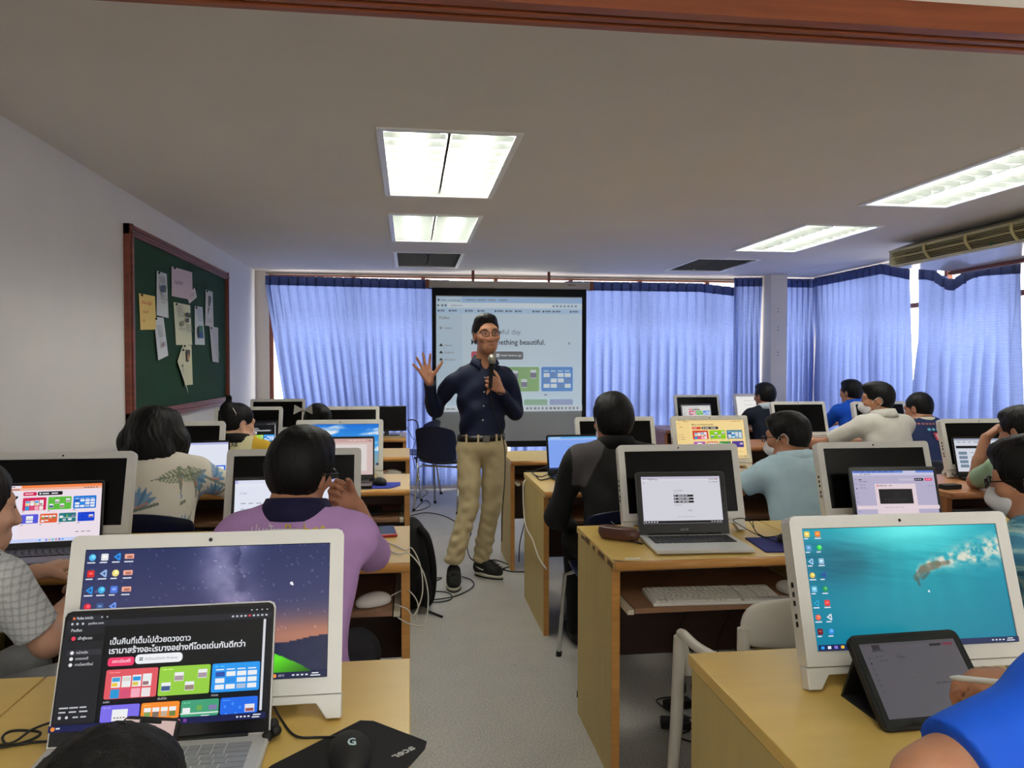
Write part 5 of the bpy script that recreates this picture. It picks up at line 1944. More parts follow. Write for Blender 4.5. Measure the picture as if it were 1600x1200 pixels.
class Hd:
    """head frame: x right, y forward, z up about the middle of the skull"""

    def __init__(self, c, R, s=1.0):
        self.c, self.R, self.s = np.array(c, float), R, s

    def __call__(self, x, y, z):
        return self.c + self.R @ (np.array((x, y, z)) * self.s)

    def d(self, x, y, z):
        return self.R @ np.array((x, y, z), float)

    def face(self, f, wide=1.0, jaw=1.0):
        s, R = self.s, self.R

        def E(c, r, k=0.02, neg=False):
            f.ell(self(*c), [v * s for v in r], k * s, R, neg)
        E((0, -0.012, 0.035), (0.074 * wide, 0.094, 0.083))
        E((0, 0.028, -0.025), (0.064 * wide, 0.064, 0.082), 0.03)
        E((0, 0.045, -0.078), (0.044 * wide * jaw, 0.042, 0.034), 0.035)
        f.cap(self(-0.04, 0.078, 0.030), self(0.04, 0.078, 0.030), 0.014 * s, 0.014 * s, 0.02 * s)
        for q in (-1, 1):
            E((q * 0.030, 0.097, 0.010), (0.016, 0.014, 0.011), 0.014, True)
            f.ell(self(q * 0.045, 0.072, -0.018), [0.02 * s, 0.02 * s, 0.018 * s], 0.02 * s, R)
            E((q * 0.030, 0.080, 0.010), (0.0150, 0.0125, 0.0105), 0.006)
            f.ncap(self(q * 0.021, 0.0945, 0.0095), self(q * 0.039, 0.0925, 0.0095), 0.0030 * s, 0.0030 * s, 0.002)
            E((q * 0.013, 0.101, -0.030), (0.010, 0.010, 0.008), 0.01)
            # ear
            E((q * 0.076 * wide, -0.008, -0.006), (0.010, 0.020, 0.031), 0.008)
            E((q * 0.084 * wide, -0.004, -0.002), (0.006, 0.009, 0.016), 0.006, True)
        f.cap(self(0, 0.090, 0.012), self(0, 0.104, -0.028), 0.008 * s, 0.0118 * s, 0.014 * s)
        f.cap(self(-0.019, 0.083, -0.058), self(0.019, 0.083, -0.058), 0.007 * s, 0.007 * s, 0.008 * s)
        f.cap(self(-0.016, 0.084, -0.069), self(0.016, 0.084, -0.069), 0.008 * s, 0.008 * s, 0.008 * s)
        f.ncap(self(-0.02, 0.094, -0.0632), self(0.02, 0.094, -0.0632), 0.0022 * s, 0.0022 * s, 0.004 * s)

    def eyes(self, body):
        for q in (-1, 1):
            c = self(q * 0.030, 0.0825, 0.010)
            MB().ell(c, (0.0100 * self.s,) * 3, 12, 8).build('eye', EYE_W, body)
            i = self(q * 0.030, 0.0890, 0.0095)
            MB().ell(i, (0.0062 * self.s, 0.0062 * self.s, 0.0050 * self.s), 10, 6).build('iris', EYE_D, body)
            MB().tube([self(q * 0.018, 0.0945, 0.029), self(q * 0.030, 0.0955, 0.033), self(q * 0.046, 0.086, 0.030)], 0.0030 * self.s, 6).build('eyebrow', HAIR, body)
        MB().tube([self(-0.022, 0.0895, -0.0668), self(-0.009, 0.0935, -0.0625), self(0.009, 0.0935, -0.0625), self(0.022, 0.0895, -0.0668)], 0.0019 * self.s, 5).build('mouth_line', mat('lip_shadow', (104, 58, 50), 0.6), body)

    def hair_cap(self, f, t=0.013, nape=-0.078, brow=0.072, side=0.036, wide=1.0, top=0.0, burn=-0.022):
        """shell over the skull, opened for the face and trimmed from nape to sideburn"""
        s, R = self.s, self.R
        f.ell(self(0, -0.014, 0.037 + top * 0.5), [(0.074 * wide + t) * s, (0.094 + t) * s, (0.083 + t + top) * s], 0.02 * s, R)
        f.ell(self(0, -0.038, 0.0), [(0.066 * wide + t) * s, (0.060 + t) * s, (0.085 + t * 0.4) * s], 0.03 * s, R)
        # face opening
        f.ell(self(0, side + 0.085, brow - 0.115), [0.078 * s, 0.088 * s, 0.115 * s], 0.010 * s, R, True)
        f.ell(self(0, side + 0.085, brow - 0.155), [0.110 * s, 0.092 * s, 0.120 * s], 0.010 * s, R, True)
        d = np.array((side + 0.09, burn - nape))
        d /= np.linalg.norm(d)
        f.cut(self(0, -0.09, nape), self.d(0, d[1], -d[0]), 10)
        # clear of the ears
        for q in (-1, 1):
            f.ell(self(q * 0.092, 0.000, -0.014), [0.026 * s, 0.024 * s, 0.036 * s], 0.004, R, True)

    def strands(self, a=0.0022, fq=150):
        c = self.c

        def g(p):
            q = p - c.astype(np.float32)
            th = np.arctan2(q[:, 1], q[:, 0])
            return a * np.sin(th * fq * 0.28 + 4 * np.sin(q[:, 2] * 38)) * np.cos(q[:, 2] * 26 + 5 * th) + a * 0.6 * np.sin(q[:, 0] * fq + q[:, 2] * 40) * np.sin(q[:, 1] * fq * 0.9)
        return g

    def glasses(self, root, lens=True):
        m = MB()
        for q in (-1, 1):
            pts = []
            for k in range(16):
                a = 2 * math.pi * k / 16
                ca, sa = math.cos(a), math.sin(a)
                x = q * 0.031 + 0.023 * math.copysign(abs(ca) ** 0.6, ca)
                z = 0.006 + 0.0145 * math.copysign(abs(sa) ** 0.6, sa)
                pts.append(self(x, 0.112 - 0.10 * abs(x) ** 1.5, z))
            m.tube(pts, 0.0024 * self.s, 6, closed=True)
            m.tube([self(q * 0.054, 0.108, 0.012), self(q * 0.072, 0.09, 0.012), self(q * 0.081, 0.01, 0.010), self(q * 0.080, -0.012, 0.0)], 0.0022 * self.s, 6)
        m.tube([self(-0.009, 0.114, 0.01), self(0, 0.117, 0.012), self(0.009, 0.114, 0.01)], 0.002 * self.s, 6)
        return m.build('glasses', FRAME, root)

    def mask(self, root, m=None, h=0.006):
        f = Form()
        s, R = self.s, self.R
        f.ell(self(0, 0.050, -0.055), [0.060 * s, 0.064 * s, 0.056 * s], 0.02, R)
        f.cap(self(0, 0.098, -0.02), self(0, 0.108, -0.045), 0.014 * s, 0.02 * s, 0.03 * s)
        f.cut(self(0, 0.030, -0.05), self.d(0, -1, 0.25))
        f.cut(self(0, 0.09, -0.012), self.d(0, -0.12, 1))
        o = f.mesh('face_mask', h, m or MASKM, root)
        for q in (-1, 1):
            t = MB()
            t.tube(smooth_path([self(q * 0.060, 0.045, -0.025), self(q * 0.078, 0.01, 0.012), self(q * 0.088, -0.015, 0.018), self(q * 0.089, -0.03, -0.01), self(q * 0.08, -0.012, -0.035), self(q * 0.058, 0.04, -0.075)], 4), 0.0016, 5)
            t.build('ear_loop', m or MASKM, o)
        return o


def U(v):
    v = np.array(v, float)
    return v / np.linalg.norm(v)


def rot_about(v, ax, a):
    return np.array(Matrix.Rotation(a, 3, Vector(ax)) @ Vector(v))


def hand(f, W, Dv, N, S, curl=(0.25, 0.3, 0.35, 0.4), spread=0.12, thumb=0.2, s=1.0, tcurl=0.25):
    """W wrist, Dv finger direction, N palm side, S thumb side"""
    W, Dv = np.array(W, float), U(Dv)
    N = U(np.array(N, float) - Dv * np.dot(N, Dv))
    S0 = np.cross(Dv, N)
    S = S0 if np.dot(S0, S) > 0 else -S0
    off = (0.0, 0.006, 0.002, -0.008)
    kn = [W + s * (Dv * (0.086 + off[i]) + S * (0.031 - 0.0205 * i)) for i in range(4)]
    for i in range(4):
        f.cap(W + s * (Dv * 0.012 + S * (0.014 - 0.009 * i)), kn[i], 0.0135 * s, 0.0115 * s, 0.012 * s)
    f.cap(W + s * (Dv * 0.02 + S * 0.016 + N * 0.004), W + s * (Dv * 0.05 + S * 0.024 + N * 0.006), 0.014 * s, 0.013 * s, 0.012 * s)
    ln = (0.071, 0.079, 0.073, 0.057)
    for i in range(4):
        d = U(Dv + S * spread * (1.5 - i))
        p = kn[i]
        ax = np.cross(d, N)
        r = [0.0096, 0.0088, 0.0080, 0.0068]
        for j, q in enumerate((0.45, 0.31, 0.26)):
            d = rot_about(d, ax, curl[i] * (0.9, 1.15, 0.8)[j])
            e = p + d * ln[i] * q * s * 1.05
            f.cap(p, e, r[j] * s, r[j + 1] * s, 0.003 * s)
            p = e
    d = U(Dv * 0.62 + S * (0.75 + thumb * 0.5) + N * (0.25 + tcurl * 0.6))
    p = W + s * (Dv * 0.028 + S * 0.026 + N * 0.004)
    for j, (L, ra, rb) in enumerate(((0.044, 0.0135, 0.011), (0.033, 0.0108, 0.0098), (0.027, 0.0096, 0.0078))):
        e = p + d * L * s
        f.cap(p, e, ra * s, rb * s, 0.008 * s if j == 0 else 0.003)
        d = U(d + Dv * 0.12 + N * tcurl * 0.5 - S * tcurl * 0.35)
        p = e


def folds(a=0.004, seed=0, fx=28.0, fz=34.0):
    def g(p):
        x, y, z = p[:, 0], p[:, 1], p[:, 2]
        w1 = np.sin(x * fx + 2.2 * np.sin(z * 15 + seed) + y * 9 + seed)
        w2 = np.sin(z * fz + 2.5 * np.sin(x * 12 + seed * 2) + 2 * np.sin(y * 14))
        return a * (0.55 * w1 * np.sin(z * 11 + seed) + 0.6 * w2 * np.sin(x * 10 + y * 12 + seed * 1.7))
    return g


def decal(page, target, xf, m, name, parent, back=True, off=0.003):
    """wrap printed shapes on a garment: xf maps a page point to (x, z) of the garment's frame"""
    me = target.data
    bv = BVHTree.FromPolygons([v.co[:] for v in me.vertices], [p.vertices[:] for p in me.polygons])
    out = []
    for v in page.v:
        x, z = xf(v[0], v[2])
        o, d = (Vector((x, -2, z)), Vector((0, 1, 0))) if back else (Vector((x, 2, z)), Vector((0, -1, 0)))
        h = bv.ray_cast(o, d)[0]
        y = h.y if h else 0
        out.append((x, y + (-off if back else off) + v[1] * 2, z))
    page.v = out
    return page.build(name, m, parent)


def sleeve_end(f, p, ax, R=0.085):
    ax = U(ax)
    f.cut(np.array(p), ax, R)


def shirt_collar(Nk, m, parent, back=-1, gap=30, point=0.030, s=1.0):
    """folded shirt collar: stand rising round the neck, leaf turned down over it"""
    vs, fs = [], []
    n = 41
    for i in range(n):
        a = math.radians(-180 + gap + (360 - 2 * gap) * i / (n - 1))
        sx, cy = math.sin(a), math.cos(a)
        fr = max(0.0, -cy) ** 2
        for r, z in ((0.058, -0.012 - 0.020 * fr), (0.061, 0.026 + 0.016 * cy - 0.006 * fr), (0.068, 0.030 + 0.016 * cy - 0.006 * fr), (0.080 + 0.008 * fr, 0.006 + 0.010 * cy - 0.02 * fr), (0.090 + 0.010 * fr, -0.016 + 0.004 * cy - point * fr ** 3)):
            vs.append(Nk + np.array((r * sx * s, back * r * cy * s * 0.97, z)))
    for i in range(n - 1):
        for k in range(4):
            q = i * 5 + k
            fs.append((q, q + 1, q + 6, q + 5))
    o = MB().add(vs, fs, True).build('collar', m, parent)
    so = o.modifiers.new('thickness', 'SOLIDIFY')
    so.thickness = 0.004
    return o


def seated(label, top, rz=0.0, lean=0.14, sw=0.18, b=1.0, hyaw=0, hpitch=12, hroll=0, skin=SK_TAN, shirt=None, sleeve='short', arms=None, hair='short', hairm=HAIR,
           trousers=DENIM, vox=0.007, collar=None, glasses=False, mask=None, hands=None, fold=0.004, color=None, hs=1.0, seat=0.46, neck=0.0, feet=True, legs=True, wide=1.0, eyes=False, shx=0.0, nz=0.0, hood=0.0, seed=1):
    """person on a chair; everything in a frame under the head: x right, y forward"""
    X, Y, Zt = top
    t = thing('person', label, 'person', (X, Y, 0), rz)
    Hc = np.array((0, 0, Zt - 0.120 * hs))
    hd = Hd(Hc, rot(hyaw, hpitch, hroll), hs)
    Nk = np.array((0, -0.05 - neck, Zt - (0.240 + nz) * hs))
    Pv = np.array((0, -lean - 0.05, seat + 0.092))
    ax = Nk - Pv
    R = np.array(Matrix.Rotation(-math.atan2(ax[1], ax[2]), 3, 'X'))
    S = [np.array((q * sw, Nk[1] - 0.012, Nk[2] - 0.055)) + np.array((shx, 0, 0)) for q in (-1, 1)]
    arms = arms or {}
    A = []
    for i, q in enumerate((-1, 1)):
        e, wr = arms.get(q, ((q * (sw + 0.055 * b), 0.10, max(0.745, Zt - 0.50)), (q * 0.13, 0.33, D + 0.048)))
        A.append((S[i], np.array(e, float), np.array(wr, float)))
    # --- body
    f = Form()
    hd.face(f, wide)
    f.cap(Nk - 0.02, hd(0, -0.030, -0.055), 0.050 * b ** 0.5, 0.050, 0.03)
    k = 0.05

    def torso(g, o, kk):
        g.ell(Pv + ax * 0.68, [0.155 * b + o, 0.098 * b + o, 0.20 + o], kk, R)
        g.ell(Pv + ax * 0.30, [0.142 * b + o, 0.108 * b + o, 0.19 + o], kk, R)
        g.ell(Pv, [0.165 * b + o, 0.125 * b + o, 0.115 + o], kk)
        g.cap(S[0] * 0.86 + Nk * 0.14, S[1] * 0.86 + Nk * 0.14, 0.056 * b + o, 0.056 * b + o, kk)
        g.cap(Nk - np.array((0, 0.012, 0.05)), Nk - np.array((0, 0.004, 0.012)), 0.078 + o, 0.054 + o, 0.05)
    torso(f, -0.012, k)
    for i, q in enumerate((-1, 1)):
        s_, e, wr = A[i]
        f.cap(s_, e, 0.043 * b ** 0.6, 0.036 * b ** 0.6, 0.02)
        f.cap(e, e * 0.55 + wr * 0.45, 0.037 * b ** 0.6, 0.034 * b ** 0.5, 0.015)
        f.cap(e * 0.55 + wr * 0.45, wr, 0.034 * b ** 0.5, 0.0245, 0.015)
        hk = dict(Dv=U(wr - e) * 0.9 + np.array((0, 0.25, -0.08)), N=(0, 0, -1), S=(-q, 0, 0), curl=(0.35, 0.38, 0.4, 0.45), spread=0.1)
        hk.update((hands or {}).get(q, {}))
        if hk.get('Dv') is not None:
            hand(f, wr, **hk)
    if legs:
        for q in (-1, 1):
            hip, kn, an = Pv + np.array((q * 0.09, 0.02, -0.015)), Pv + np.array((q * 0.125, 0.43, -0.055)), np.array((q * 0.12, Pv[1] + 0.38, 0.09))
            f.limb([hip, kn, an], [0.065, 0.045, 0.035], 0.02)
    body = f.mesh('body', vox, skin, t)
    if eyes:
        hd.eyes(body)
    # --- shirt
    g = Form()
    torso(g, 0.006, k)
    for i, q in enumerate((-1, 1)):
        s_, e, wr = A[i]
        rr = 0.056 * b ** 0.6
        if sleeve == 'short':
            c = s_ * 0.22 + e * 0.78
            g.cap(s_, s_ * 0.05 + e * 0.95, rr, rr * 0.96, 0.03)
            sleeve_end(g, c, e - s_, 0.10)
        elif sleeve == 'long':
            g.cap(s_, e, rr, 0.051 * b ** 0.6, 0.03)
            g.cap(e, wr, 0.050 * b ** 0.6, 0.036, 0.02)
            sleeve_end(g, e * 0.06 + wr * 0.94, wr - e, 0.10)
        elif sleeve == 'none':
            sleeve_end(g, s_ * 0.92 + e * 0.08, (S[i] - Nk) * np.array((1, 0, 0.2)), 0.12)
    if hood:
        g.cap(Nk + np.array((-0.07, -0.04, 0.0)), Nk + np.array((0.07, -0.04, 0.0)), hood, hood, 0.03)
    g.cut(Nk + np.array((0, 0.03, 0.035)), hd.R @ np.array((0, 0.25, 1)), 0.11)
    col = (lambda v: color(v)) if color else None
    sh = g.mesh('shirt', vox, shirt, t, disp=folds(fold, seed), color=col)
    if collar is not None:
        shirt_collar(Nk + np.array((0, -0.004, 0.022)), collar, sh, -1, gap=35, s=1.17)
    # --- trousers
    if legs:
        lg = Form()
        lg.ell(Pv - np.array((0, 0, 0.02)), [0.17 * b, 0.135 * b, 0.11], 0.04)
        for q in (-1, 1):
            hip, kn, an = Pv + np.array((q * 0.09, 0.02, -0.015)), Pv + np.array((q * 0.125, 0.43, -0.055)), np.array((q * 0.12, Pv[1] + 0.38, 0.09))
            lg.limb([hip, kn, an], [0.085 * b ** 0.5, 0.064, 0.055], 0.03)
        lg.mesh('trousers', max(vox, 0.009), trousers, t, disp=folds(0.003, seed + 3))
        if feet:
            for q in (-1, 1):
                fo = Form()
                fo.cap((q * 0.12, Pv[1] + 0.36, 0.045), (q * 0.13, Pv[1] + 0.55, 0.036), 0.042, 0.036, 0.02)
                fo.cut((0, 0, 0.004), (0, 0, -1))
                fo.mesh('shoe', 0.010, M_rub, t)
    # --- hair
    h = Form()
    if hair == 'short':
        hd.hair_cap(h, 0.010, wide=wide, nape=-0.072)
        h.ell(hd(0, 0.030, 0.092), [0.058 * hs, 0.066 * hs, 0.036 * hs], 0.02, hd.R)
    elif hair == 'full':
        hd.hair_cap(h, 0.016, nape=-0.086, brow=0.066, wide=wide, top=0.003)
        h.ell(hd(0, 0.030, 0.094), [0.062 * hs, 0.070 * hs, 0.040 * hs], 0.02, hd.R)
    elif hair == 'bald':
        hd.hair_cap(h, 0.006, nape=-0.074, brow=0.082, side=0.03, wide=wide)
    elif hair == 'bob':
        h.ell(hd(0, -0.018, 0.035), [0.102, 0.112, 0.092], 0.03, hd.R)
        for q in (-1, 1):
            h.limb([hd(q * 0.066, -0.02, 0.06), hd(q * 0.098, -0.02, -0.03), hd(q * 0.104, 0.005, -0.115)], [0.042, 0.046, 0.036], 0.04)
        h.limb([hd(0, -0.075, 0.04), hd(0, -0.09, -0.04), hd(0, -0.085, -0.115)], [0.06, 0.062, 0.046], 0.05)
        h.cap(hd(-0.06, -0.075, -0.10), hd(0.06, -0.075, -0.10), 0.045, 0.045, 0.04)
        h.ell(hd(0, 0.10, -0.04), [0.062, 0.085, 0.085], 0.02, hd.R, True)
        h.cut(hd(0, 0, -0.142), hd.d(0, 0, -1))
    elif hair == 'long':
        hd.hair_cap(h, 0.016, nape=-0.16, brow=0.074, side=0.030, burn=-0.15, wide=wide)
        h.limb([hd(0, -0.09, 0.0), hd(0.01, -0.105, -0.12), Nk + np.array((0.0, -0.10, -0.12)), Nk + np.array((0.02, -0.115, -0.30))], [0.072, 0.07, 0.06, 0.04], 0.05)
        for q in (-1, 1):
            h.limb([hd(q * 0.072, 0.0, 0.04), hd(q * 0.086, -0.01, -0.06), Nk + np.array((q * 0.135, -0.015, -0.01)), Nk + np.array((q * 0.15, 0.0, -0.15))], [0.026, 0.028, 0.026, 0.008], 0.03)
    elif hair == 'up':
        hd.hair_cap(h, 0.010, nape=-0.075, brow=0.078, side=0.034)
        h.ell(hd(0.0, -0.095, 0.075), [0.040, 0.042, 0.048], 0.03, hd.R)
        for q in (-1, 0, 1):
            h.limb([hd(q * 0.012, -0.10, 0.10), hd(q * 0.02 + 0.005, -0.10, 0.145), hd(q * 0.035, -0.115, 0.165)], [0.014, 0.009, 0.003], 0.012)
    elif hair == 'bun':
        hd.hair_cap(h, 0.012, nape=-0.078, brow=0.076)
        h.ell(hd(0.055, -0.070, 0.045), [0.05, 0.05, 0.04], 0.03, hd.R)
    hr = h.mesh('hair', min(vox, 0.006), hairm, t, disp=hd.strands())
    if glasses:
        hd.glasses(t)
    if mask:
        hd.mask(t, mask if mask is not True else None, min(vox, 0.006))
    return t, hd, sh, body, hr, Nk


# --- printed cloth
def plaid(base, c1, c2, p1, w1):
    def g(v):
        out = np.tile(np.array(base, float), (len(v), 1))
        x = v[:, 0] + 0.6 * v[:, 1]
        for coord in (x, v[:, 2]):
            m = (np.abs((coord / p1) % 1 - 0.5) < w1)
            out[m] = out[m] * 0.45 + np.array(c1) * 0.55
            m = (np.abs((coord / p1 + 0.5) % 1 - 0.5) < w1 * 0.5)
            out[m] = out[m] * 0.5 + np.array(c2) * 0.5
        return out
    return g


def floral(v):
    out = np.tile(np.array((226, 220, 206), float), (len(v), 1))
    x = v[:, 0]
    z = v[:, 2]
    y = v[:, 1]
    u = x + np.where(np.abs(x) > 0.16, (y + 0.1) * np.sign(x), 0)
    r = random.Random(11)
    spots = [(-0.11, 0.865, 0.2), (0.15, 0.88, -1.6), (-0.19, 0.80, 0.1), (-0.14, 0.70, 0.15), (0.19, 0.80, -1.9), (0.0, 0.765, 0.0), (0.27, 0.86, -0.6), (0.29, 0.76, 0.4), (-0.24, 0.90, 0.6), (0.06, 0.64, 0.2)]
    for i, (a, b_, ang) in enumerate(spots):
        # bird of paradise blossom: blue blades fanning out, an orange one and a green beak
        for j in range(5):
            th = ang + 0.5 + 0.33 * j
            dx, dz = math.cos(th), math.sin(th)
            s = (u - a) * dx + (z - b_) * dz
            n = -(u - a) * dz + (z - b_) * dx
            m = (s > 0) & (s < 0.085) & (np.abs(n) < 0.010 * np.sin(np.clip(s / 0.085, 0, 1) * math.pi) + 0.0015)
            out[m] = [(108, 150, 186), (128, 168, 200), (92, 136, 176), (120, 160, 196), (150, 166, 196)][j]
        th = ang + 0.25
        dx, dz = math.cos(th), math.sin(th)
        s = (u - a) * dx + (z - b_ + 0.008) * dz
        n = -(u - a) * dz + (z - b_ + 0.008) * dx
        m = (s > -0.05) & (s < 0.09) & (np.abs(n) < 0.006)
        out[m] = (126, 134, 120)
        th = ang + 0.42
        dx, dz = math.cos(th), math.sin(th)
        s = (u - a) * dx + (z - b_) * dz
        n = -(u - a) * dz + (z - b_) * dx
        out[(s > 0) & (s < 0.05) & (np.abs(n) < 0.004)] = (206, 140, 120)
    for (a, b_, ang, L) in ((-0.10, 0.90, 0.5, 0.12), (0.14, 0.885, 0.15, 0.16), (0.08, 0.66, 0.9, 0.14), (-0.22, 0.72, 0.3, 0.12), (0.26, 0.60, 1.2, 0.10), (0.02, 0.55, 0.2, 0.12)):
        dx, dz = math.cos(ang), math.sin(ang)
        s = (u - a) * dx + (z - b_) * dz
        n = -(u - a) * dz + (z - b_) * dx
        wd_ = 0.030 * np.sin(np.clip((s + L * 0.5) / L, 0, 1) * math.pi)
        m = (np.abs(s) < L * 0.5) & (np.abs(n) < wd_) & (np.sin((s + np.abs(n) * 0.8) * 420) > -0.55)
        out[m] = (142, 152, 126)
        out[(np.abs(s) < L * 0.6) & (np.abs(n) < 0.0018)] = (104, 116, 96)
    return out


CLOTH_PRINT = color_attr_mat('printed_cloth', 0, 0.85, bump=0.25, bscale=420)
INK = color_attr_mat('cloth_print_ink', 0, 0.8)

# --- left side
h = P(470, 674, 2.16)
pur, hd, sh, bd_, hr, Nk = seated('person in lilac polo shirt resting the cheek on one hand, seen from behind', (h.x, h.y, h.z), rz=math.radians(-4), lean=0.20, sw=0.158, b=1.06, hyaw=-20, hpitch=10, hroll=8, hs=0.93, nz=0.005,
    skin=SK_TAN, shirt=cloth('lilac_polo_cloth', (190, 150, 208)), collar=cloth('navy_collar', (30, 30, 62)), glasses=True, hair='full', vox=0.0055,
    arms={1: ((0.178, 0.215, D + 0.045), (0.125, 0.19, 0.935)), -1: ((-0.245, 0.06, 0.80), (-0.10, 0.30, D + 0.045))},
    hands={1: dict(Dv=(-0.75, -0.1, 0.45), N=(-0.3, -0.6, 0.6), S=(0.3, -0.2, 0.8), curl=(1.25, 1.25, 1.25, 1.3), spread=0.0, s=0.92, thumb=-0.9, tcurl=1.1)}, fold=0.004)
pgm = Page(1, 1)
pgm.text('ปูนปั้น', 0, 0, 0.6, (226, 214, 226), 0.0)
n0 = max(v[0] for v in pgm.v) + 0.5
pgm.text('Robot', n0 + 0.35, 0, 0.73, (214, 190, 60), 0.0)
z0 = P(440, 836, 2.0).z
decal(pgm, sh, lambda x, z: (-0.095 + (x + 0.5) * 0.040, z0 + (z - 0.5) * 0.040), INK, 'back_lettering', sh)
pgm = Page(1, 1)
for k, c in enumerate(((226, 226, 230), (70, 150, 206))):
    for i in range(24):
        a = i / 24
        pgm.poly([(a, 0.3 * k), (a + 1 / 24, 0.3 * k), (a + 1 / 24, 0.3 * k + 0.18), (a, 0.3 * k + 0.18)], c)
decal(pgm, sh, lambda x, z: (x * 0.15, Nk[2] - 0.004 - (0.5 - z) * 0.022 - 1.2 * (x * 0.15) ** 2), INK, 'collar_stripe', sh)

h = P(243, 637, 3.62)
flo, hd, sh, *_ = seated('person with black bob hair in cream shirt printed with blue flowers, seen from behind', (h.x, h.y, h.z), lean=0.16, sw=0.20, b=1.32, hpitch=16, shirt=CLOTH_PRINT, color=floral, sleeve='long',
    hair='bob', vox=0.0045, skin=SK_FAIR, arms={1: ((0.325, 0.03, 0.80), (0.20, 0.32, D + 0.05)), -1: ((-0.30, 0.06, 0.80), (-0.14, 0.32, D + 0.05))}, fold=0.006, hs=1.02)

h = P(372, 632, 5.12)
yel, hd, sh, *_ = seated('person in cream and yellow shirt, hair pinned up with a clip, facing right', (h.x, h.y, h.z), lean=0.12, hyaw=-52, hpitch=14, shirt=CLOTH_PRINT, hair='up', skin=SK_FAIR, vox=0.007,
    color=lambda v: np.where((v[:, 0] > 0.11)[:, None], np.array((206, 166, 40.)), np.array((222, 216, 170.))), collar=cloth('black_collar', (20, 20, 24)), mask=mat('pink_white_mask', (226, 196, 200), 0.8),
    arms={1: ((0.24, 0.05, 0.79), (0.17, 0.30, 0.80)), -1: ((-0.22, 0.06, 0.78), (0.02, 0.32, 0.79))})
MB().tube([hd(0.045, -0.075, 0.075), hd(0.075, -0.06, 0.045), hd(0.060, -0.085, 0.02)], 0.004, 6).tube([hd(0.055, -0.085, 0.085), hd(0.088, -0.07, 0.05)], 0.003, 6).build('hair_clip', mat('pale_clip', (206, 196, 184), 0.3), yel)
pgm = Page(1, 1)
pgm.text('AGEMENT', 0, 0, 0.73, (40, 40, 40), 0.01)
pgm.text('LAB', 1.6, 1.1, 0.73, (40, 40, 40), 0.01)
z1 = P(358, 687, 5.05).z
decal(pgm, sh, lambda x, z: (-0.075 + (x + 0.5) * 0.032, z1 + (z - 0.5) * 0.032), INK, 'back_lettering', sh)

h = P(497, 633, 5.30)
bow, hd, *_ = seated('person with dark bun and grey bow, only the hair showing above a monitor', (h.x, h.y, h.z), lean=0.12, hyaw=-20, hpitch=20, shirt=cloth('grey_blouse', (150, 150, 156)), hair='bun', vox=0.008, skin=SK_FAIR)
b_ = MB()
c = hd(-0.05, -0.138, 0.050)
for q in (-1, 1):
    b_.add([c, c + np.array((q * 0.055, -0.01, 0.034)), c + np.array((q * 0.062, -0.014, -0.03))], [(0, 1, 2)]).add([c + np.array((0, 0.012, 0)), c + np.array((q * 0.055, 0.004, 0.034)), c + np.array((q * 0.062, 0.0, -0.03))], [(0, 2, 1)])
    b_.quad(c + np.array((q * 0.055, -0.01, 0.034)), c + np.array((q * 0.062, -0.014, -0.03)), c + np.array((q * 0.062, 0.0, -0.03)), c + np.array((q * 0.055, 0.004, 0.034)))
b_.ell(c, (0.014, 0.012, 0.014), 10, 6)
b_.build('hair_bow', mat('grey_satin', (150, 148, 142), 0.4), bow)

h = P(-52, 722, 2.02)
pl, hd, *_ = seated('person with long dark hair in grey checked short sleeved dress at the left edge', (h.x, h.y, h.z), rz=math.radians(-20), lean=0.10, sw=0.165, b=0.95, nz=-0.02, hyaw=-34, hpitch=4, shirt=CLOTH_PRINT,
    color=plaid((208, 211, 211), (150, 156, 160), (206, 208, 208), 0.017, 0.13), hair='long', hairm=HAIR_BR, skin=SK_FAIR, vox=0.0042, sleeve='short', eyes=True, trousers=cloth('grey_check_skirt', (150, 154, 156)),
    arms={1: ((0.225, 0.0, 0.70), (0.10, 0.26, 0.755)), -1: ((-0.22, 0.03, 0.72), (-0.08, 0.28, 0.775))}, fold=0.005)

# person at the front left desk, of whom the top of the head and the phone show
h = P(160, 1176, 0.84)
fr_, hd, sh, bd_, hr, Nk = seated('person at the front left desk looking down at a phone, only the black hair showing', (h.x, h.y, h.z), lean=0.10, hs=0.92, hpitch=24, shirt=cloth('dark_blouse', (40, 40, 46)), hair='full', skin=SK_TAN, vox=0.0045,
    arms={1: ((0.21, 0.02, 0.66), (0.14, 0.13, 0.745)), -1: ((-0.21, 0.02, 0.68), (-0.06, 0.15, 0.74))}, seat=0.36,
    hands={1: dict(Dv=(-0.45, 0.35, 0.55), N=(-0.35, -0.9, 0.2), S=(-0.9, -0.1, -0.1), curl=(0.8, 0.8, 0.8, 0.8), spread=0.05)})

# --- right side
h = P(957, 618, 3.46)
jk, hd, sh, bd_, hr, Nk = seated('person in black jacket with grey shoulder panel, seen from behind, beside the aisle', (h.x, h.y, h.z), lean=0.16, sw=0.185, b=1.12, hyaw=6, hpitch=6, shirt=CLOTH_PRINT,
    color=lambda v: np.where(((v[:, 0] < -0.085 - (0.97 - v[:, 2]) * 0.55) & (v[:, 0] > -0.215) & (v[:, 2] > 0.82))[:, None], np.array((74, 70, 72.)), np.array((8, 8, 9.))), sleeve='long', collar=cloth('black_jacket_collar', (8, 8, 9)), hair='full', skin=SK_BRN, vox=0.006,
    arms={-1: ((-0.262, 0.0, 0.66), (-0.15, 0.20, 0.56)), 1: ((0.26, 0.05, 0.79), (0.13, 0.32, D + 0.05))}, mask=True, fold=0.006, trousers=cloth('black_trousers', (18, 18, 20)))

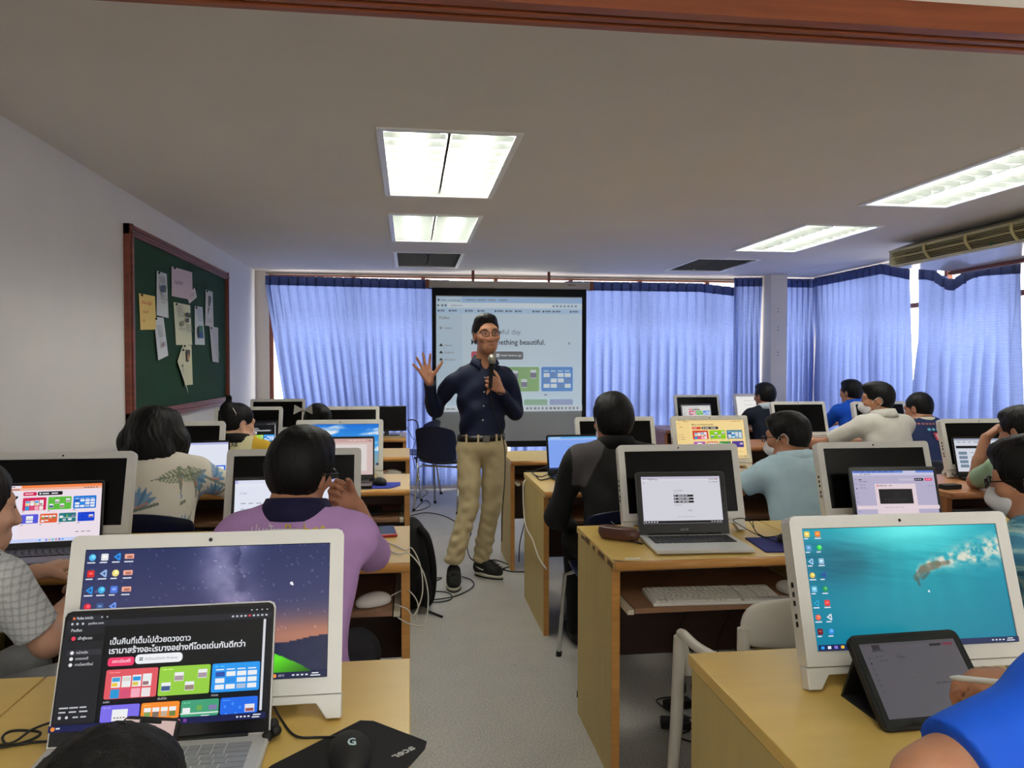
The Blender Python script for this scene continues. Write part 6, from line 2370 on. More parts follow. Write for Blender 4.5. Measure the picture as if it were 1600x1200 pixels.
h = P(1231, 645, 3.42)
lb_, hd, sh, *_ = seated('person in light blue shirt with glasses and mask, turned left, behind the silver laptop desk', (h.x, h.y, h.z), rz=math.radians(6), lean=0.17, sw=0.165, b=1.12, hs=0.95, hyaw=40, hpitch=10, shirt=cloth('light_blue_shirt', (204, 236, 255), bump=0.3), collar=cloth('light_blue_collar', (204, 236, 255)),
    glasses=True, mask=True, hair='short', skin=SK_TAN, vox=0.006, fold=0.006, arms={1: ((0.24, 0.10, 0.79), (0.12, 0.34, D + 0.05)), -1: ((-0.25, 0.02, 0.78), (-0.12, 0.30, D + 0.05))})

h = P(1195, 599, 6.85)
seated('person in dark navy vest over pale collar near the square pillar', (h.x, h.y, h.z), lean=0.10, hyaw=18, hpitch=6, shirt=cloth('navy_vest', (26, 32, 46)), collar=cloth('pale_blue_collar', (196, 210, 222)), hair='short', vox=0.009, skin=SK_TAN)
h = P(1330, 594, 6.85)
seated('person in bright royal blue shirt by the right curtain', (h.x, h.y, h.z), lean=0.08, hyaw=22, hpitch=4, shirt=cloth('royal_blue_shirt', (24, 84, 190)), collar=cloth('royal_blue_collar', (24, 84, 190)), hair='short', vox=0.009, skin=SK_TAN)
h = P(1371, 598, 4.98)
seated('person in cream white shirt with white mask, turned left', (h.x, h.y, h.z), rz=math.radians(8), lean=0.16, sw=0.185, b=1.12, hyaw=52, hpitch=4, shirt=cloth('cream_shirt', (216, 214, 206)), collar=cloth('cream_shirt_collar', (216, 214, 206)), hair='short', mask=True, vox=0.007, skin=SK_TAN,
       fold=0.006, arms={-1: ((-0.31, 0.16, 0.80), (-0.36, 0.42, 0.795)), 1: ((0.25, 0.08, 0.79), (0.0, 0.36, 0.79))}, hands={-1: dict(Dv=(-0.6, 0.7, -0.1))})
h = P(1436, 614, 5.50)
nv, hd, sh, *_ = seated('person in navy shirt with cream collar and a coloured emblem on the back', (h.x, h.y, h.z), lean=0.16, sw=0.20, b=1.22, hyaw=22, hpitch=18, shirt=cloth('navy_shirt', (36, 48, 88)), collar=cloth('cream_collar', (214, 206, 186)), hair='bald', vox=0.007, skin=SK_BRN, hs=1.02)
pgm = Page(1, 1)
pgm.words(-0.5, 0.0, 0.95, 0.07, (196, 110, 96), 6)
for k in range(5):
    pgm.rect(-0.05 + 0.2 * k, 0.24, 0.09 + 0.2 * k, 0.36, (110, 190, 214), 0.03)
pgm.poly([(0.14, 0.46), (0.62, 0.46), (0.56, 0.78), (0.38, 0.92), (0.2, 0.78)], (196, 74, 90)).poly([(0.24, 0.52), (0.52, 0.52), (0.48, 0.72), (0.38, 0.80), (0.28, 0.72)], (214, 190, 200))
pgm.rect(0.66, 0.5, 0.8, 0.86, (206, 206, 210)).rect(0.3, 0.98, 0.7, 1.06, (100, 180, 210))
ze = P(1450, 660, 5.4).z
decal(pgm, sh, lambda x, z: (0.02 + x * 0.15, ze + (z - 0.5) * 0.15), INK, 'back_emblem', sh)

h = P(1598, 636, 3.40)
gr, hd, sh, *_ = seated('person in pale green shirt at right edge with one hand raised to the head', (h.x, h.y, h.z), lean=0.14, sw=0.18, b=1.05, hyaw=18, hpitch=14, shirt=cloth('pale_green_shirt', (142, 168, 140)), hair='short', vox=0.006, skin=SK_BRN,
    arms={-1: (tuple(np.array(P(1524, 752, 3.55) - Vector((h.x, h.y, 0)))), tuple(np.array(P(1540, 684, 3.58) - Vector((h.x, h.y, 0))))), 1: ((0.24, 0.06, 0.79), (0.12, 0.30, D + 0.05))},
    hands={-1: dict(Dv=(0.55, -0.25, 0.55), N=(0.6, -0.2, -0.7), S=(0.5, 0.3, -0.8), curl=(0.5, 0.55, 0.6, 0.6), spread=0.04)})

h = P(1612, 688, 2.06)
te, hd, sh, *_ = seated('person in turquoise checked shirt with white mask at the right edge', (h.x, h.y, h.z), rz=math.radians(18), lean=0.10, hyaw=26, hpitch=10, shirt=CLOTH_PRINT, color=plaid((96, 168, 190), (52, 116, 150), (206, 220, 206), 0.05, 0.2), hair='full', mask=True, vox=0.0055, skin=SK_TAN, glasses=True)

# front right: bright blue sleeve, writing on the tablet
S_ = P(1622, 1100, 0.90)
h = P(1750, 812, 0.92)
o3 = Vector((h.x, h.y, 0))
el, wr = P(1452, 1225, 0.84), P(1622, 1068, 1.05)
bl, hd, sh, bd_, hr, Nk = seated('person in bright blue shirt writing on the tablet in the lower right corner', (h.x, h.y, h.z), lean=0.10, sw=h.x - S_.x, b=1.2, nz=h.z - 0.30 - S_.z, hyaw=4, hpitch=12, shirt=cloth('bright_blue_shirt', (18, 84, 206), 0.6, bump=0.08), hair='short', skin=SK_TAN, vox=0.005,
    arms={-1: (tuple(np.array(el - o3)), tuple(np.array(wr - o3))), 1: ((0.24, 0.06, 0.76), (0.14, 0.3, D + 0.05))},
    hands={-1: dict(Dv=(-0.75, 0.35, -0.12), N=(0.15, 0.1, -1), S=(0.3, 0.8, 0.2), curl=(0.62, 0.75, 0.95, 1.05), s=0.93, spread=0.02, tcurl=0.5)}, fold=0.0025)

# ---------------------------------------------------------------- the presenter
t = thing('person', 'standing presenter in navy shirt and khaki trousers speaking into a microphone, one hand raised', 'person', (0.44, 4.76, 0))
O = np.array((0.44, 4.76, 0))


def Q(px, py, Y):
    return np.array(P(px, py, Y)) - O


Hc = Q(760, 523, 4.72)
hd = Hd(Hc, rot(180 - 14 + 22, 2, 3), 1.03)
Nk = Q(757, 567, 4.775)
SR, SL = Q(706, 597, 4.79), Q(797, 597, 4.78)
ER, WR = Q(680, 641, 4.88), Q(671, 597, 4.72)
EL, WL = Q(806, 645, 4.80), Q(783, 611, 4.64)
WA = Q(752, 672, 4.775)
HP = Q(752, 700, 4.775)
f = Form()
hd.face(f, 0.96, 0.95)
f.cap(Nk - np.array((0, 0, 0.03)), hd(0, -0.028, -0.06), 0.056, 0.052, 0.03)


def ptorso(g, o):
    g.ell(Q(753, 616, 4.775), [0.150 + o, 0.102 + o, 0.19 + o], 0.04)
    g.ell(Q(753, 655, 4.775), [0.138 + o, 0.100 + o, 0.17 + o], 0.04)
    g.cap(SR * 0.86 + Nk * 0.14, SL * 0.86 + Nk * 0.14, 0.05 + o, 0.05 + o, 0.05)
    g.cap(Nk - np.array((0, -0.01, 0.06)), Nk - np.array((0, 0, 0.01)), 0.08 + o, 0.055 + o, 0.05)
    for q_ in (SR, SL):
        g.cap(Nk - np.array((0, -0.012, 0.030)), q_ * 0.62 + Nk * 0.38 + np.array((0, 0, 0.012)), 0.050 + o, 0.046 + o, 0.04)


ptorso(f, -0.012)
f.ell(HP + np.array((0, 0, 0.03)), [0.12, 0.08, 0.08], 0.03)
for s_, e, w_ in ((SR, ER, WR), (SL, EL, WL)):
    f.limb([s_, e, e * 0.5 + w_ * 0.5, w_], [0.034, 0.026, 0.026, 0.0235], 0.01)
hand(f, WR, (-0.34, -0.05, 0.93), (0.1, -1, 0), (1, 0, 0.2), curl=(0.06, 0.04, 0.05, 0.08), spread=0.30, thumb=0.5, s=1.03, tcurl=-0.1)
MT, MBt = Q(769, 560, 4.555), Q(766, 606, 4.575)
GR_ = MT * 0.32 + MBt * 0.68
hand(f, WL, (-0.62, -0.25, 0.55), (-0.35, 0.75, 0.1), (-0.25, -0.2, 0.95), curl=(1.05, 1.15, 1.2, 1.2), spread=0.0, thumb=-0.2, s=1.0, tcurl=0.35)
hR, kR, aR = Q(733, 702, 4.775), Q(733, 790, 4.74), Q(710, 872, 4.68)
hL, kL, aL = Q(773, 702, 4.775), Q(768, 790, 4.82), Q(753, 868, 4.90)
f.limb([hR, kR, aR], [0.06, 0.042, 0.034], 0.01)
f.limb([hL, kL, aL], [0.06, 0.042, 0.034], 0.01)
body = f.mesh('body', 0.0038, SK_BRN, t)
hd.eyes(body)
hd.glasses(t)
h = Form()
hd.hair_cap(h, 0.006, nape=-0.066, brow=0.090, side=0.028, wide=0.96)
h.ell(hd(0, 0.002, 0.090), [0.064, 0.084, 0.036], 0.02, hd.R)
h.ell(hd(0, 0.060, 0.104), [0.046, 0.022, 0.017], 0.02, hd.R)
h.mesh('hair', 0.004, HAIR, t, disp=hd.strands(0.0015))
NAVY = cloth('navy_dress_shirt', (17, 24, 50), 0.7, bump=0.15)
g = Form()
ptorso(g, 0.006)
g.ell(Q(752, 690, 4.775), [0.146, 0.110, 0.09], 0.04)
for s_, e, w_ in ((SR, ER, WR), (SL, EL, WL)):
    g.cap(s_, e, 0.052, 0.047, 0.03)
    g.cap(e, w_, 0.047, 0.036, 0.02)
    sleeve_end(g, e * 0.04 + w_ * 0.96, w_ - e, 0.10)
g.cut(Q(752, 681, 4.775), (0, 0, -1))
g.ell(Nk + np.array((0, -0.055, 0.03)), [0.034, 0.06, 0.075], 0.012, None, True)
g.cut(Nk + np.array((0, 0, 0.035)), (0, -0.25, 1), 0.11)
sh = g.mesh('shirt', 0.0055, NAVY, t, disp=folds(0.013, 2, 30, 42))
shirt_collar(Nk + np.array((0, 0, 0.008)), NAVY, sh, 1, gap=22, point=0.050)
btn = MB()
for py in (594, 612, 630, 648, 665):
    pass
me = sh.data
bv = BVHTree.FromPolygons([v.co[:] for v in me.vertices], [p_.vertices[:] for p_ in me.polygons])
BUT = mat('pale_button', (190, 188, 180), 0.3)
for py in (590, 612, 634, 656):
    q = Q(757 - (py - 590) * 0.05, py, 4.7)
    hh = bv.ray_cast(Vector((q[0], -1, q[2])), Vector((0, 1, 0)))[0]
    if hh:
        MB().ell(hh, (0.0055, 0.002, 0.0055), 10, 6).build('button', BUT, sh)
KHAKI = cloth('khaki_trouser_cloth', (196, 180, 142), 0.85, bump=0.2)
lg = Form()
lg.ell(HP + np.array((0, 0, 0.025)), [0.150, 0.112, 0.10], 0.03)
for hp, kn, an in ((hR, kR, aR), (hL, kL, aL)):
    lg.limb([hp, hp * 0.4 + kn * 0.6, kn, an * 0.7 + kn * 0.3, an], [0.080, 0.069, 0.060, 0.055, 0.057], 0.022)
    lg.cut(an - np.array((0, 0, 0.035)), (0, 0, -1), 0.12)
lg.cut(Q(752, 677, 4.775), (0, 0, 1))


def pfold(p):
    z = p[:, 2]
    low = np.clip((0.62 - z) / 0.5, 0, 1)
    a = np.sin(z * 95 + 3 * np.sin(p[:, 0] * 22) + p[:, 1] * 18) * 0.0055 * (0.15 + low) + np.sin(z * 60 + p[:, 0] * 50) * 0.0022
    return a * np.sin(p[:, 0] * 30 + z * 7 + 1)


pn = lg.mesh('trousers', 0.0055, KHAKI, t, disp=pfold)
# belt
BELT = mat('dark_leather_belt', (24, 20, 20), 0.45, var=0.1)
bz = Q(752, 683, 4.775)
ring = [bz + np.array((0.151 * math.cos(a), 0.112 * math.sin(a), 0.004 * math.cos(a))) for a in np.linspace(0, 2 * math.pi, 40, endpoint=False)]
vs, fs = [], []
for p_ in ring:
    for dz in (-0.019, 0.019):
        vs.append(p_ + np.array((0, 0, dz)))
for k in range(40):
    j = (k + 1) % 40
    fs.append((2 * k, 2 * j, 2 * j + 1, 2 * k + 1))
o = MB().add(vs, fs, True).build('belt', BELT, t)
o.modifiers.new('thickness', 'SOLIDIFY').thickness = 0.006
bm_ = MB().box(-0.022, 0.022, -0.121, -0.117, -0.020, 0.020)
bm_.v = [tuple(np.array(v) + bz + np.array((0.02, 0, 0))) for v in bm_.v]
bm_.build('buckle', mat('dull_buckle', (96, 92, 88), 0.35, 0.8), o, bevel=0.002)
for x in (-0.10, -0.03, 0.085, 0.12):
    y = -math.sqrt(max(0, 1 - (x / 0.155) ** 2)) * 0.116
    lp = MB().box(x - 0.006, x + 0.006, y - 0.006, y, -0.026, 0.026)
    lp.v = [tuple(np.array(v) + bz) for v in lp.v]
    lp.build('belt_loop', KHAKI, pn)
# sneakers
SHOE = mat('black_knit_upper', (26, 27, 26), 0.8, var=0.25, scale=90, bump=0.4, bscale=300)
SOLE = mat('white_foam_sole', (214, 208, 190), 0.6, var=0.05)
for (heel, toe, ank) in ((Q(709, 888, 4.72), Q(709, 914, 4.565), aR), (Q(745, 886, 4.95), Q(783, 902, 4.80), aL)):
    heel, toe = np.array((heel[0], heel[1], 0.0)), np.array((toe[0], toe[1], 0.0))
    d = U(toe - heel)
    s = np.array((-d[1], d[0], 0))
    fo = Form()
    fo.cap(heel + d * 0.03 + np.array((0, 0, 0.058)), toe - d * 0.03 + np.array((0, 0, 0.045)), 0.040, 0.036, 0.02)
    fo.cap(heel + d * 0.025 + np.array((0, 0, 0.05)), np.array((heel[0], heel[1], 0.10)) + d * 0.045, 0.042, 0.042, 0.02)
    fo.cap(heel + d * 0.10 + np.array((0, 0, 0.07)), toe - d * 0.07 + np.array((0, 0, 0.05)), 0.042, 0.043, 0.02)
    fo.cut((0, 0, 0.020), (0, 0, -1))
    sn = fo.mesh('sneaker', 0.005, SHOE, t)
    so = MB()
    L = np.linalg.norm(toe - heel)
    pts = []
    for k in range(24):
        a = 2 * math.pi * k / 24
        x = L / 2 + (L / 2 + 0.012) * math.cos(a)
        wv_ = (0.045 - 0.006 * math.cos(a)) * math.sin(a)
        pts.append((heel + d * x + s * wv_)[:2])
    so.prism([tuple(p_) for p_ in pts], 0.0, 0.010, 'z')
    so.build('outsole', M_rub, sn)
    so = MB()
    so.prism([tuple(p_) for p_ in pts], 0.010, 0.026, 'z', smooth=True)
    so.build('midsole', SOLE, sn)
    lc = MB()
    for k in range(5):
        c = heel + d * (0.13 + 0.022 * k) + np.array((0, 0, 0.108 - 0.011 * k))
        lc.tube([c - s * 0.022, c + np.array((0, 0, 0.006)), c + s * 0.022], 0.0028, 5)
    lc.build('laces', M_rub, sn)
    me = sn.data
    bv = BVHTree.FromPolygons([v.co[:] for v in me.vertices], [p_.vertices[:] for p_ in me.polygons])
    sw_ = []
    for (u, z) in ((0.03, 0.068), (0.055, 0.050), (0.085, 0.045), (0.17, 0.072), (0.09, 0.056), (0.062, 0.060)):
        o_ = heel + d * u + np.array((0, 0, z)) - s * 0.3
        hh = bv.ray_cast(Vector(o_), Vector(s))[0]
        sw_.append((np.array(hh) if hh else o_ + s * 0.26) - s * 0.0025)
    MB().add(sw_, [(0, 1, 5), (1, 2, 4, 5), (2, 3, 4)]).build('side_mark', M_white, sn)
MB().tube(smooth_path([WL + np.array((0.028, -0.012, -0.02)), WL + np.array((0.0, -0.032, -0.012)), WL + np.array((-0.028, -0.01, -0.005)), WL + np.array((-0.005, 0.026, -0.015)), WL + np.array((0.028, -0.012, -0.02))], 4), 0.004, 6).build('wrist_band', M_rub, t)
# microphone and its cable: things of their own
mic = thing('microphone', 'black handheld microphone with grey grille held by the presenter', 'microphone', tuple(O))
MB().tube([MBt, MT * 0.55 + MBt * 0.45, MT * 0.85 + MBt * 0.15], [0.0115, 0.0135, 0.019], 14).build('handle', M_black, mic)
MB().ell(MT, (0.0255, 0.0255, 0.0275), 18, 12).build('grille', mat('steel_mesh', (150, 148, 140), 0.4, 0.7, var=0.3, scale=300), mic)
a_ = MT * 0.86 + MBt * 0.14
MB().tube([a_ - (MT - MBt) * 0.02, a_ + (MT - MBt) * 0.05], 0.0235, 16).build('collar_ring', mat('steel_ring', (120, 118, 112), 0.3, 0.8), mic)
cp = [MBt + O, np.array(P(771, 640, 4.60)), np.array(P(787, 690, 4.63)), np.array(P(789, 740, 4.66)), np.array(P(785, 800, 4.70)), np.array(P(784, 846, 4.86))]
cable('microphone_cable', cp, 0.0035, M_rub, 'thin black microphone cable hanging down beside the khaki trousers')
# ---------------------------------------------------------------- small things on the desks and the floor
M_wht = mat('white_mouse_plastic', (224, 222, 216), 0.3, var=0.02)
M_bluepad = mat('blue_cloth_pad', (24, 40, 150), 0.85, var=0.06, scale=40)
M_blackpad = mat('black_cloth_pad', (20, 20, 22), 0.9, var=0.08, scale=60)
M_wire_w = mat('white_cable', (206, 204, 196), 0.5)
M_wire_b = mat('black_cable', (16, 16, 17), 0.5)


def mouse(label, x, y, rz, m, z=D, s=1.0, group='computer mice'):
    t = thing('computer_mouse', label, 'mouse', (x, y, z), rz, group)
    f = Form()
    f.ell((0, -0.004, 0.012 * s), [0.030 * s, 0.052 * s, 0.024 * s], 0.01)
    f.ell((0, 0.016 * s, 0.010 * s), [0.028 * s, 0.040 * s, 0.018 * s], 0.02)
    f.cut((0, 0, 0.0015), (0, 0, -1))
    f.mesh('shell', 0.0035, m, t)
    MB().tube([(-0.004, 0.026 * s, 0.0265 * s), (0.004, 0.026 * s, 0.0265 * s)], 0.0055 * s, 8).build('scroll_wheel', M_rub, t)
    return t


# front left desk
pad = thing('mouse_mat', 'black mouse mat with a silver word, on the front left desk corner', 'mouse mat', (0, 0, 0))
pts = [PZ(563, 1128, D), PZ(584, 1129, D), PZ(660, 1158, D), PZ(667, 1161, D), PZ(664, 1172, D), PZ(560, 1290, D), PZ(300, 1290, D), PZ(425, 1198, D)]
MB().prism([(p_.x, p_.y) for p_ in pts], D + 0.0005, D + 0.0035, 'z').build('cloth', M_blackpad, pad, bevel=0.001)
pgm = Page(1, 1)
pgm.text('acer', 0, 0, 0.73, (190, 190, 188), 0.03)
a, b = PZ(650, 1169, D + 0.004), PZ(617, 1185, D + 0.004)
ux = (b - a)
ux.z = 0
uy = Vector((-ux.y, ux.x, 0)).normalized() * ux.length * 0.42
xm = max(v[0] for v in pgm.v) + 0.5
for i, v in enumerate(pgm.v):
    q = a + ux * ((v[0] + 0.5) / xm) - uy * (0.5 - v[2]) * -1.25
    pgm.v[i] = (q.x, q.y, D + 0.0037)
pgm.build('word_mark', M_print, pad)
p0 = PZ(548, 1184, D + 0.01)
mo = mouse('black mouse with a pale letter G on the black mouse mat', p0.x, p0.y, math.radians(8), M_rub, D + 0.0035, 1.05)
pgm = Page(1, 1)
pgm.text('G', 0, 0, 0.73, (190, 214, 220), 0.03)
me = [c for c in mo.children if c.name.startswith('shell')][0].data
bv = BVHTree.FromPolygons([v.co[:] for v in me.vertices], [q_.vertices[:] for q_ in me.polygons])
for i, v in enumerate(pgm.v):
    u, w2 = (v[0] + 0.5 - 0.3) * 0.019, (v[2] - 0.5 - 0.36) * 0.026 - 0.012
    hh = bv.ray_cast(Vector((u, w2, 0.2)), Vector((0, 0, -1)))[0]
    pgm.v[i] = (u, w2, (hh.z if hh else 0.02) + 0.0006)
pgm.build('letter_mark', M_print, mo)
cable('mouse_cable', [p0 + Vector((0, 0.055, 0.008)), PZ(500, 1152, D + 0.004), PZ(462, 1150, D + 0.004), PZ(440, 1125, D + 0.004), PZ(425, 1098, D + 0.03)], 0.0022, M_wire_b, 'black cable of the mouse running behind the front laptop')
cable('looped_cable', [PZ(-30, 1172, D + 0.003), PZ(30, 1162, D + 0.004), PZ(60, 1150, D + 0.006), PZ(58, 1143, D + 0.008), PZ(20, 1142, D + 0.008), PZ(4, 1152, D + 0.006), PZ(14, 1164, D + 0.004),
      PZ(50, 1160, D + 0.004), PZ(90, 1157, D + 0.004), PZ(120, 1150, D + 0.004)], 0.0024, M_wire_b, 'black looped cable lying left of the front laptop')
cable('charging_cable', [PZ(-20, 1166, D + 0.003), PZ(20, 1160, D + 0.012), PZ(50, 1140, D + 0.012), PZ(82, 1128, D + 0.004), PZ(110, 1120, D + 0.003)], 0.0022, M_wire_b, 'second black cable crossing the loop left of the front laptop')
# plugs at the laptop's right side
t = thing('cable_plug', 'short black plug with two knobs at the right side of the front laptop', 'plug', tuple(PZ(420, 1160, D)))
MB().tube([(0, 0, 0.012), (0.012, 0.02, 0.012)], 0.008, 8).build('body', M_rub, t)
for q in ((0.006, 0.012, 0.026), (0.012, -0.002, 0.02), (0.0, -0.012, 0.016)):
    MB().ell(q, (0.009, 0.009, 0.009), 10, 7).build('knob', M_rub, t)
# phone in the front person's hand
ph = thing('phone', 'phone with pale lit screen held up by the person at the front left desk', 'phone', tuple(P(214, 1222, 1.0)), math.radians(-4))
ti2 = Matrix.Rotation(math.radians(-28), 4, 'X') @ Matrix.Rotation(math.radians(4), 4, 'Y')
mb = MB()
mb.M = ti2
r_ = 0.010
o2 = []
for cx, cz, s in ((0.036 - r_, 0.075 - r_, 0), (-0.036 + r_, 0.075 - r_, 90), (-0.036 + r_, -0.075 + r_, 180), (0.036 - r_, -0.075 + r_, 270)):
    for k in range(5):
        a = math.radians(s + 22.5 * k)
        o2.append((cx + r_ * math.cos(a), cz + r_ * math.sin(a)))
mb.prism(o2, 0.0, 0.009, 'y')
mb.build('case', M_rub, ph)
pp = Page(0.064, 0.142, (206, 178, 172))
pp.rect(0.28, 0.0, 0.72, 0.028, (12, 12, 14), 0.01).disc(0.62, 0.16, 0.03, (150, 140, 170)).disc(0.35, 0.22, 0.028, (150, 180, 214)).rect(0.1, 0.45, 0.9, 0.8, (216, 196, 196))
o = pp.build('screen_picture', M_page, ph)
o.matrix_basis = ti2 @ Matrix.Translation((0, -0.0006, 0))
# second left desk
pc = PZ(603, 833, D)
t = thing('phone', 'dark phone in a red case lying on the second left desk', 'phone', (pc.x, pc.y, D), math.radians(6))
MB().box(-0.037, 0.037, -0.076, 0.076, 0.0005, 0.012).build('case', mat('red_case', (176, 30, 36), 0.4), t, bevel=0.005)
MB().box(-0.033, 0.033, -0.071, 0.071, 0.0118, 0.0125).build('glass', M_glass_off, t)
q = PZ(578, 935, 0.592)
mouse('white mouse on the keyboard tray of the second left desk', -0.118, 2.475, math.radians(-58), M_wht, 0.592, 1.1)
cable('white_cable', [(-0.07, 2.51, 0.605), (-0.02, 2.50, 0.63), (0.008, 2.46, 0.625), (0.024, 2.47, 0.59), (0.02, 2.52, 0.54), (0.015, 2.60, 0.50)], 0.0022, M_wire_w, 'white mouse cable bending round the desk edge of the second left desk')
cable('white_cable', [PZ(590, 844, D + 0.004), PZ(615, 851, D + 0.004), PZ(634, 860, D + 0.004), (0.006, 2.62, D + 0.006), (0.034, 2.60, 0.68), (0.040, 2.56, 0.60), (0.012, 2.46, 0.56), (-0.012, 2.445, 0.585), (-0.05, 2.45, 0.60)], 0.0022, M_wire_w, 'white charging cable running from the red phone over the desk edge')
cable('white_cable', [PZ(596, 853, D + 0.004), PZ(622, 866, D + 0.004), (-0.004, 2.55, D + 0.006), (0.040, 2.54, 0.68), (0.058, 2.52, 0.60), (0.045, 2.46, 0.53), (0.0, 2.43, 0.54), (-0.04, 2.44, 0.56)], 0.0022, M_wire_w, 'second white cable falling in a wide loop beside the second left desk')
t = thing('usb_adapter', 'small silver adapter hanging under the edge of the second left desk', 'adapter', (-0.19, 2.455, 0.675))
MB().box(-0.008, 0.008, -0.006, 0.006, -0.02, 0.026).build('body', M_chrome, t, bevel=0.002)
cable('keyboard_cable', [(-0.19, 2.46, 0.655), (-0.195, 2.47, 0.63), (-0.24, 2.52, 0.597)], 0.002, M_wire_w, 'short cable under the silver adapter')
# third left desk
pc = PZ(560, 762, D)
t = thing('mouse_mat', 'bright blue mouse mat on the third left desk', 'mouse mat', (-0.18, 4.05, D))
MB().prism([(-0.12, -0.11), (0.08, -0.11), (0.13, -0.02), (0.13, 0.08), (-0.12, 0.08)], 0.0005, 0.004, 'z').build('cloth', M_bluepad, t)
mouse('black mouse on the bright blue mat of the third left desk', -0.155, 4.06, math.radians(20), M_rub, D + 0.004)
cable('mouse_cable', [(-0.17, 4.11, D + 0.01), (-0.20, 4.18, D + 0.03), (-0.26, 4.22, D + 0.02), (-0.30, 4.26, D + 0.004)], 0.002, M_wire_b, 'thin black mouse cable on the third left desk')
t = thing('pen', 'thin pencil lying across the third left desk behind the black mouse', 'pen', tuple(PZ(590, 738, D + 0.005)), math.radians(30))
MB().tube([(-0.05, 0, 0.0), (0.06, 0, 0.0)], 0.004, 6).build('barrel', M_bside, t)
MB().tube([(0.06, 0, 0), (0.072, 0, 0)], [0.004, 0.0008], 6).build('tip', M_rub, t)
# keyboards and mice on trays
def keyboard(label, x, y, rz, m, z, group='separate keyboards'):
    t = thing('keyboard', label, 'keyboard', (x, y, z), rz, group)
    MB().prism([(-0.07, 0.0005), (0.075, 0.0005), (0.075, 0.020), (-0.07, 0.011)], -0.215, 0.215, 'x').build('base', m, t, bevel=0.003)
    k = MB()
    k.M = Matrix.Rotation(math.radians(3.5), 4, 'X')
    keys(k, -0.207, 0.075, -0.062, 0.066, 6, 15, 0.005, 0.0155)
    keys(k, 0.085, 0.13, -0.062, 0.066, 6, 3, 0.005, 0.0155)
    keys(k, 0.14, 0.207, -0.062, 0.066, 6, 4, 0.005, 0.0155)
    k.build('keys', m, t)
    return t


keyboard('white keyboard on the pulled out tray below the silver laptop', 0.982, 2.395, math.radians(-3), M_wht, 0.592)
mouse('white mouse beside the white keyboard, half hidden by the turquoise monitor', 1.27, 2.42, math.radians(10), M_wht, 0.592, 1.1)
keyboard('dark keyboard on the tray of the third left desk', -0.36, 4.02, 0, M_key_b, 0.592)
keyboard('grey keyboard under the desk of the person in green', 2.98, 3.55, 0, M_key_s, 0.592)
mouse('white mouse on the tray under the fourth left desk', -0.12, 5.37, math.radians(70), M_wht, 0.592, 1.25)
t = thing('keyboard', 'beige keyboard on the tray under the fourth left desk', 'keyboard', (-0.34, 5.36, 0.592))
MB().box(-0.16, 0.16, -0.07, 0.07, 0.0005, 0.018).build('base', mat('beige_plastic', (196, 184, 160), 0.5), t, bevel=0.004)
k = MB()
keys(k, -0.15, 0.15, -0.06, 0.06, 5, 14, 0.005, 0.018)
k.build('keys', M_wht, t)
# second right desk
pc = PZ(966, 842, D)
t = thing('spectacle_case', 'brown leather spectacle case on the chipped desk', 'case', (pc.x, pc.y - 0.012, D), math.radians(-42))
f = Form()
f.cap((-0.052, 0, 0.027), (0.052, 0, 0.024), 0.030, 0.027, 0.01)
f.cap((-0.04, 0, 0.024), (0.04, 0, 0.022), 0.032, 0.030, 0.01)
f.cut((0, 0, 0.0015), (0, 0, -1))
f.cut((0, 0, 0.046), (0, 0, 1))
f.mesh('shell', 0.004, mat('brown_leather', (84, 52, 44), 0.35, var=0.12, scale=20), t)
MB().box(-0.07, 0.07, -0.0302, -0.0298, 0.0235, 0.025).build('seam_line', M_groove, t)
t = thing('paper_label', 'small white paper label stuck near the front edge of the chipped desk', 'label', tuple(PZ(989, 873, D)), math.radians(-2))
MB().box(-0.026, 0.026, -0.009, 0.009, 0.0003, 0.0009).build('paper', M_white, t)
cable('power_cable', [PZ(1003, 850, D + 0.012), PZ(990, 846, D + 0.008), PZ(982, 843, D + 0.008), PZ(976, 835, D + 0.004), PZ(962, 822, D + 0.003), PZ(955, 815, D + 0.003)], 0.003, M_wire_b, 'black power cable beside the brown spectacle case')
t = thing('mouse_mat', 'dark blue mouse mat right of the silver laptop', 'mouse mat', (1.30, 2.53, D), math.radians(-2))
MB().prism([(-0.115, -0.11), (0.10, -0.115), (0.10, 0.10), (-0.10, 0.10)], 0.0005, 0.004, 'z').build('cloth', mat('navy_cloth_pad', (20, 26, 110), 0.85, var=0.08, scale=40), t)
mouse('black mouse on the dark blue mat right of the silver laptop', 1.325, 2.52, math.radians(24), M_rub, D + 0.004)
cable('mouse_cable', [PZ(1240, 838, D + 0.004), PZ(1200, 842, D + 0.004), PZ(1155, 820, D + 0.05), PZ(1146, 812, D + 0.06), PZ(1168, 812, D + 0.05), PZ(1190, 838, D + 0.01), PZ(1230, 832, D + 0.004), PZ(1240, 815, D + 0.004)], 0.0018, M_wire_b, 'thin black cable arching right of the silver laptop')
cable('mouse_cable', [PZ(1176, 815, D + 0.05), PZ(1182, 832, D + 0.02), PZ(1210, 845, D + 0.006), PZ(1232, 850, D + 0.02)], 0.0018, M_wire_b, 'second thin black cable on the dark blue mat')
